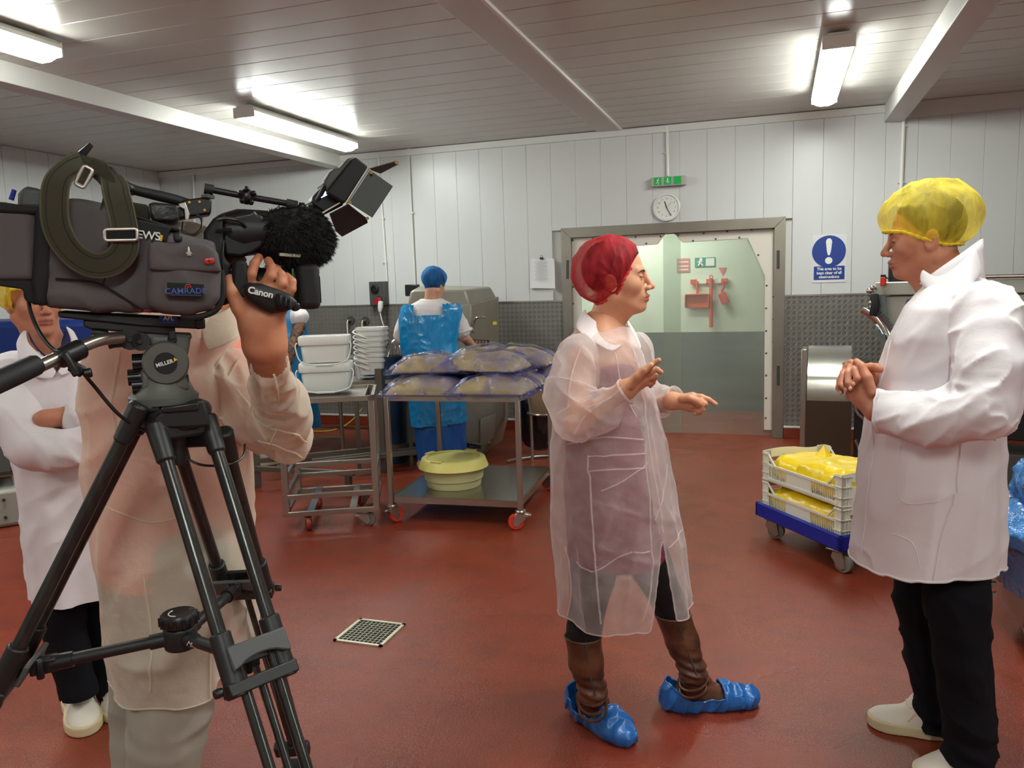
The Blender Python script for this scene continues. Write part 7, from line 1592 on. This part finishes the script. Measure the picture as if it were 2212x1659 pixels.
# furry microphone
mc=[p(604,506,-.01),p(620,510,-.01),p(640,512,-.01),p(656,512,-.01),p(664,515,-.01)]; mr=[.044,.050,.053,.050,.046]
M_fur=mat('black_fur',(26,26,25),.9,bump=(90,.8,.01),stretch=(1,1,.3))
fm=lambda P:chain(P,mc,mr,.02)-.006*crease(P*np.array([20,30,30]),91,3)
V,Fc=surf(fm,*bbox(mc,.07),.005); fo=new_mesh('fur_windshield',V,Fc,M_fur,c,4)
rs=np.random.RandomState(3); idx=rs.randint(0,len(V),9000); ctr=np.array([V[:,0].mean(),-.01,V[:,2].mean()])
e=.002; g=np.stack([(fm(V[idx]+np.eye(3)[i]*e)-fm(V[idx]-np.eye(3)[i]*e))/(2*e) for i in range(3)],1); g/=np.linalg.norm(g,axis=1)[:,None]
d_=g*.55+np.array([.35,0,-.45])+rs.randn(len(idx),3)*.28; d_/=np.linalg.norm(d_,axis=1)[:,None]; L_=.010+.012*rs.rand(len(idx))[:,None]; s_=np.cross(d_,rs.randn(len(idx),3)); s_/=np.linalg.norm(s_,axis=1)[:,None]; s_*=.0011
b0=V[idx]-g*.002; v3=np.concatenate([b0+s_,b0-s_,b0+d_*L_*.6+s_*.6+[0,0,-.001],b0+d_*L_+[0,0,-.004]]); n=len(idx); k=np.arange(n)
fo2=new_mesh('fur_strands',v3,np.concatenate([np.stack([k,k+n,k+2*n,k+2*n],1)[:,:3],np.stack([k+n,k+3*n,k+2*n],1)]),M_fur,c,4); fo2['kind']='stuff'
ext(c,'mic_label',[(604,546),(650,549),(649,556),(604,553)],-.062,-.05,mat('label_cream',(190,188,170),.6),.001)
# lens
lx=look((1,0,0)); la=p(503,612,.0); lb=p(640,617,.0); lc=p(692,618,.0)
b=MB(); b.tube([la,la*.8+lb*.2,la*.7+lb*.3,lb],[.040,.041,.036,.038],30); ln=b.build('lens_barrel',M_black,c)
for k_ in(.35,.5,.62,.78,.9): b=MB(); q=la*(1-k_)+lb*k_; b.cyl(q,q+(lb-la)*.05,.0405,n=34); b.build('lens_ring',M_gripr,ln)
zc=(p(660,570,-.045)[2]+p(660,666,-.045)[2])/2; hx0,hx1=p(642,600,-.05)[0],p(692,600,-.05)[0]
b=MB(); b.box(((hx0+hx1)/2,0,zc),(hx1-hx0,.100,.098)); b.build('lens_hood',M_blackm,ln,bev=.014,bseg=4)
b=MB(); b.box((hx1+.0005,0,zc),(.002,.078,.072)); b.build('front_glass',M_glass,ln,bev=.004)
b=MB(); b.tube([p(632,580,-.045),p(634,640,-.045)],.002,5); b.build('green_scale_line',mat('scale_green',(60,130,50),.5),ln)
# servo grip with hand strap
gp=pad(c,'hand_grip',[(528,618),(540,610),(565,612),(600,624),(632,638),(645,652),(641,664),(617,675),(588,679),(562,668),(536,648),(526,632)],-.112,-.055,mat('grip_leather',(26,27,27),.42,bump=(160,.1,.001)),.016,.0015,14,h=.0035,bulge=.004)
text('lettering','Canon',.0185,M_txt,gp,p(563,632,-.1185),rtx(-15),.0004,sp=.98,bold=.0006)
pad(gp,'zoom_rocker_housing',[(600,632),(622,636),(638,650),(636,664),(616,670),(598,664),(594,648)],-.128,-.10,M_blackm,.008,0,15,h=.003)
for u,v in((606,648),(617,652),(627,657)): b=MB(); b.tube([p(u,v-9,-.130),p(u-1,v,-.132),p(u,v+9,-.130)],.004,6); b.build('strap_buckle_bar',M_black,gp)
ext(gp,'grip_tail',[(634,652),(648,654),(650,668),(638,674),(630,668)],-.10,-.07,M_black,.004)
ext(c,'servo_body',[(504,566),(520,560),(536,566),(537,612),(528,650),(505,645),(500,610)],-.075,-.03,M_blackm,.008)
ext(c,'lens_mount',[(478,586),(506,584),(508,650),(480,662)],-.05,.04,M_black,.006)
# arm and LED light
b=MB(); P=[p(446,408,-.02),p(530,424,-.02),p(640,443,-.02)]; b.tube(P,.0065,12); am_=b.build('articulated_arm',M_black,c)
b=MB(); b.cyl(p(441,407,-.02),p(461,411,-.02),.0105,n=14); b.cyl(p(618,440,-.02),p(642,445,-.02),.0105,n=14); b.build('arm_end',M_gripr,am_)
b=MB(); q=p(533,425,-.02); b.sph(q,(.016,.015,.016),10); 
for a in(.4,1.6,2.7,3.9,5.2): b.sph(q+[.014*math.cos(a),-.012,.014*math.sin(a)],(.006,.009,.006),6)
b.build('wing_knob',M_black,am_)
b=MB(); b.cyl(p(450,412,-.02),p(449,425,-.02),.005,n=10); b.cyl(p(449,422,-.02),p(449,428,-.02),.013,n=18); b.build('arm_base_screw',M_dgrey,am_)
b=MB(); b.sph(p(652,448,-.02),(.009,.010,.009),8); b.cyl(p(644,446,-.02),p(662,452,-.02),.005,n=10); b.cyl(p(652,438,-.02),p(652,458,-.02),.006,n=10); b.build('arm_knuckle',M_black,am_)
lt=ext(c,'light_box',[(768,338),(796,359),(745,440),(706,416)],-.055,.055,M_blackm,.004)
ext(lt,'light_back',[(722,364),(735,361),(752,342),(768,338),(706,416),(699,394),(712,372)],-.045,.045,M_dgrey,.006)
ext(lt,'glowing_screen',[(688,418),(705,410),(710,420),(694,428)],-.035,-.030,mat('screen_glow',(200,205,240),.4,emit=((190,200,245),1.2)),.001)
ext(lt,'light_bracket',[(676,424),(700,398),(710,402),(722,420),(744,442),(704,462),(690,452),(672,438)],-.03,.03,M_black,.004)
b=MB(); b.tube([p(674,446,-.02),p(690,425,-.03),p(702,400,-.04)],.006,8); b.tube([p(664,452,-.02),p(700,462,-.02)],.008,8); b.build('tilt_arm',M_black,lt)
b=MB(); b.bar(p(696,460,-.040),p(734,438,-.040),.003,.004,(0,1,0)); b.build('bright_edge',mat('warm_strip',(230,210,200),.3),lt)
def slab(par,name,pts,th,m):
    P=[p(*q) for q in pts]; n_=np.cross(P[1]-P[0],P[2]-P[0]); n_/=np.linalg.norm(n_); b=MB(); V=np.array(P+[q+n_*th for q in P]); n=len(P); b.add(V,[tuple(range(n))[::-1],tuple(range(n,2*n))]+[(i,(i+1)%n,n+(i+1)%n,n+i) for i in range(n)]); return b.build(name,m,par,bev=.0008,bseg=1)
M_barn=mat('barndoor_metal',(40,41,38),.5,metal=.2)
slab(c,'barn_door',[(799,367,-.058),(849,402,-.075),(804,470,-.075),(753,437,-.058)],.0025,M_barn)
slab(c,'barn_door',[(712,463,-.05),(753,441,-.05),(793,472,.0),(795,482,.0),(739,512,.0),(726,500,-.02)],.0025,mat('barndoor_dark',(30,22,22),.6))
slab(c,'barn_door',[(799,366,-.02),(857,349,-.01),(861,355,.02),(822,376,.05),(803,368,.05)],.0025,M_barn)
for u,v in((801,373),(755,437),(793,472),(856,352)): b=MB(); q=p(u,v,-.066); b.cyl(q,q-[0,.004,0],.0035,n=8); b.build('brass_rivet',M_gold,lt)
b=MB(); b.bar(p(798,363,-.055),p(748,441,-.055),.003,.003,(0,1,0)); b.build('hinge_line',M_silver,lt)
# shoulder strap of olive webbing
def rb(par,pts,w,side,name='strap_webbing',m=M_web,t_=.0025): b=MB(); P=crv([p(*q) for q in pts],8); S=crv(side,8); b.ribbon(P,S,w,t_); return b.build(name,m,par,smooth=.5)
s1=thing('shoulder_strap','olive webbing shoulder strap with two silver buckles, looped over the television camera','strap',c.location,TF.rz)
lp=[(178,352,-.06,(.3,-.2,-1)),(150,364,-.085,(.8,-.3,-.5)),(124,392,-.105,(1,-.2,-.1)),(117,440,-.112,(1,-.1,.05)),(122,490,-.116,(1,-.1,.15)),(142,530,-.118,(.75,-.1,.65)),(172,560,-.120,(.5,-.1,.85)),(208,574,-.120,(.15,-.1,1)),(244,566,-.121,(-.45,-.1,.9)),(268,540,-.121,(-.85,-.1,.5)),(270,505,-.121,(-1,-.1,.05)),(262,460,-.118,(-1,-.1,-.05)),(252,420,-.112,(-1,-.1,.0)),(246,392,-.085,(-1,-.3,.1)),(236,376,-.03,(-1,-.4,.1))]
P=[p(*q[:3]) for q in lp]; S=[np.array(q[3],float) for q in lp]
b=MB(); b.ribbon(crv(P,8),crv(S,8),.044,.0028); st=b.build('webbing',M_web,s1,smooth=.5)
for off in(-.013,.013):
    Pc=crv(P,8); Sc=crv(S,8); Sc/=np.linalg.norm(Sc,axis=1)[:,None]; Tn=np.gradient(Pc,axis=0); Nn=np.cross(Tn,Sc); Nn/=np.linalg.norm(Nn,axis=1)[:,None]
    b=MB(); b.tube(Pc+Sc*off,.0019,5); b.build('stitch_line',M_webd,st)
for off in(-.0215,.0215): b=MB(); b.tube(Pc+Sc*off,.0022,5); b.build('bound_edge',mat('olive_edge',(78,72,54),.9),st)
b=MB(); P2=crv([p(165,352,-.055),p(205,362,-.05),p(235,372,-.04),p(245,386,-.045)],6); b.ribbon(P2,(-.35,-.1,.95),.040,.0028); b.build('webbing',M_web,s1,smooth=.5)
b=MB(); b.ribbon(crv([p(190,355,-.075),p(215,372,-.08),p(236,400,-.09),p(228,440,-.09)],6),(.7,-.1,.7),.03,.0026); b.build('webbing',M_web,s1,smooth=.5)
def buckle(pts,r,par=s1): b=MB(); b.tube([p(*q) for q in pts],r,8,True); return b.build('buckle',M_buck,par,smooth=1)
def rrect(u0,v0,u1,v1,dy,ang=0,k=5):
    cx,cy=(u0+u1)/2,(v0+v1)/2; out=[]
    for (sx,sy) in((1,1),(-1,1),(-1,-1),(1,-1)):
        for i in range(3):
            a=[0,PI/4,PI/2][i] if (sx*sy>0) else [PI/2,PI/4,0][i]
            x=sx*((u1-u0)/2-k+k*math.cos(a)); y=sy*((v1-v0)/2-k+k*math.sin(a)); out.append((cx+x*math.cos(ang)-y*math.sin(ang),cy+x*math.sin(ang)+y*math.cos(ang),dy))
    return out
buckle(rrect(226,495,296,519,-.130,-.02),.0028); buckle(rrect(170,360,192,404,-.10,.48),.0032)
b=MB(); b.ribbon([p(176,398,-.098),p(200,362,-.098)],(.8,0,-.5),.017,.003); b.build('webbing',M_web,s1)
b=MB(); b.ribbon([p(230,507,-.127),p(292,505,-.127)],(0,-.1,1),.016,.003); b.build('webbing',M_webd,s1)
# cables hanging from the camera
b=MB(); P=crv([p(60,620,-.05),p(64,665,-.06),p(82,712,-.08),p(112,752,-.13),p(150,772,-.15),p(200,830,-.10),p(262,900,-.08),p(330,938,-.02),p(372,952,.04)],8); b.tube(P,.0035,8); q=b.build('black_cable',M_black,c)
b=MB(); P=crv([p(384,960,.06),p(398,985,.05),p(430,1003,.02),p(470,1006,.0),p(505,1000,.0),p(526,984,.02),p(529,960,.05)],8); b.tube(P,.0028,8); b.build('black_cable',M_black,c)
ext(c,'rear_connector',[(48,632),(62,612),(78,606),(80,650),(64,656),(52,648)],-.075,-.03,M_black,.005)
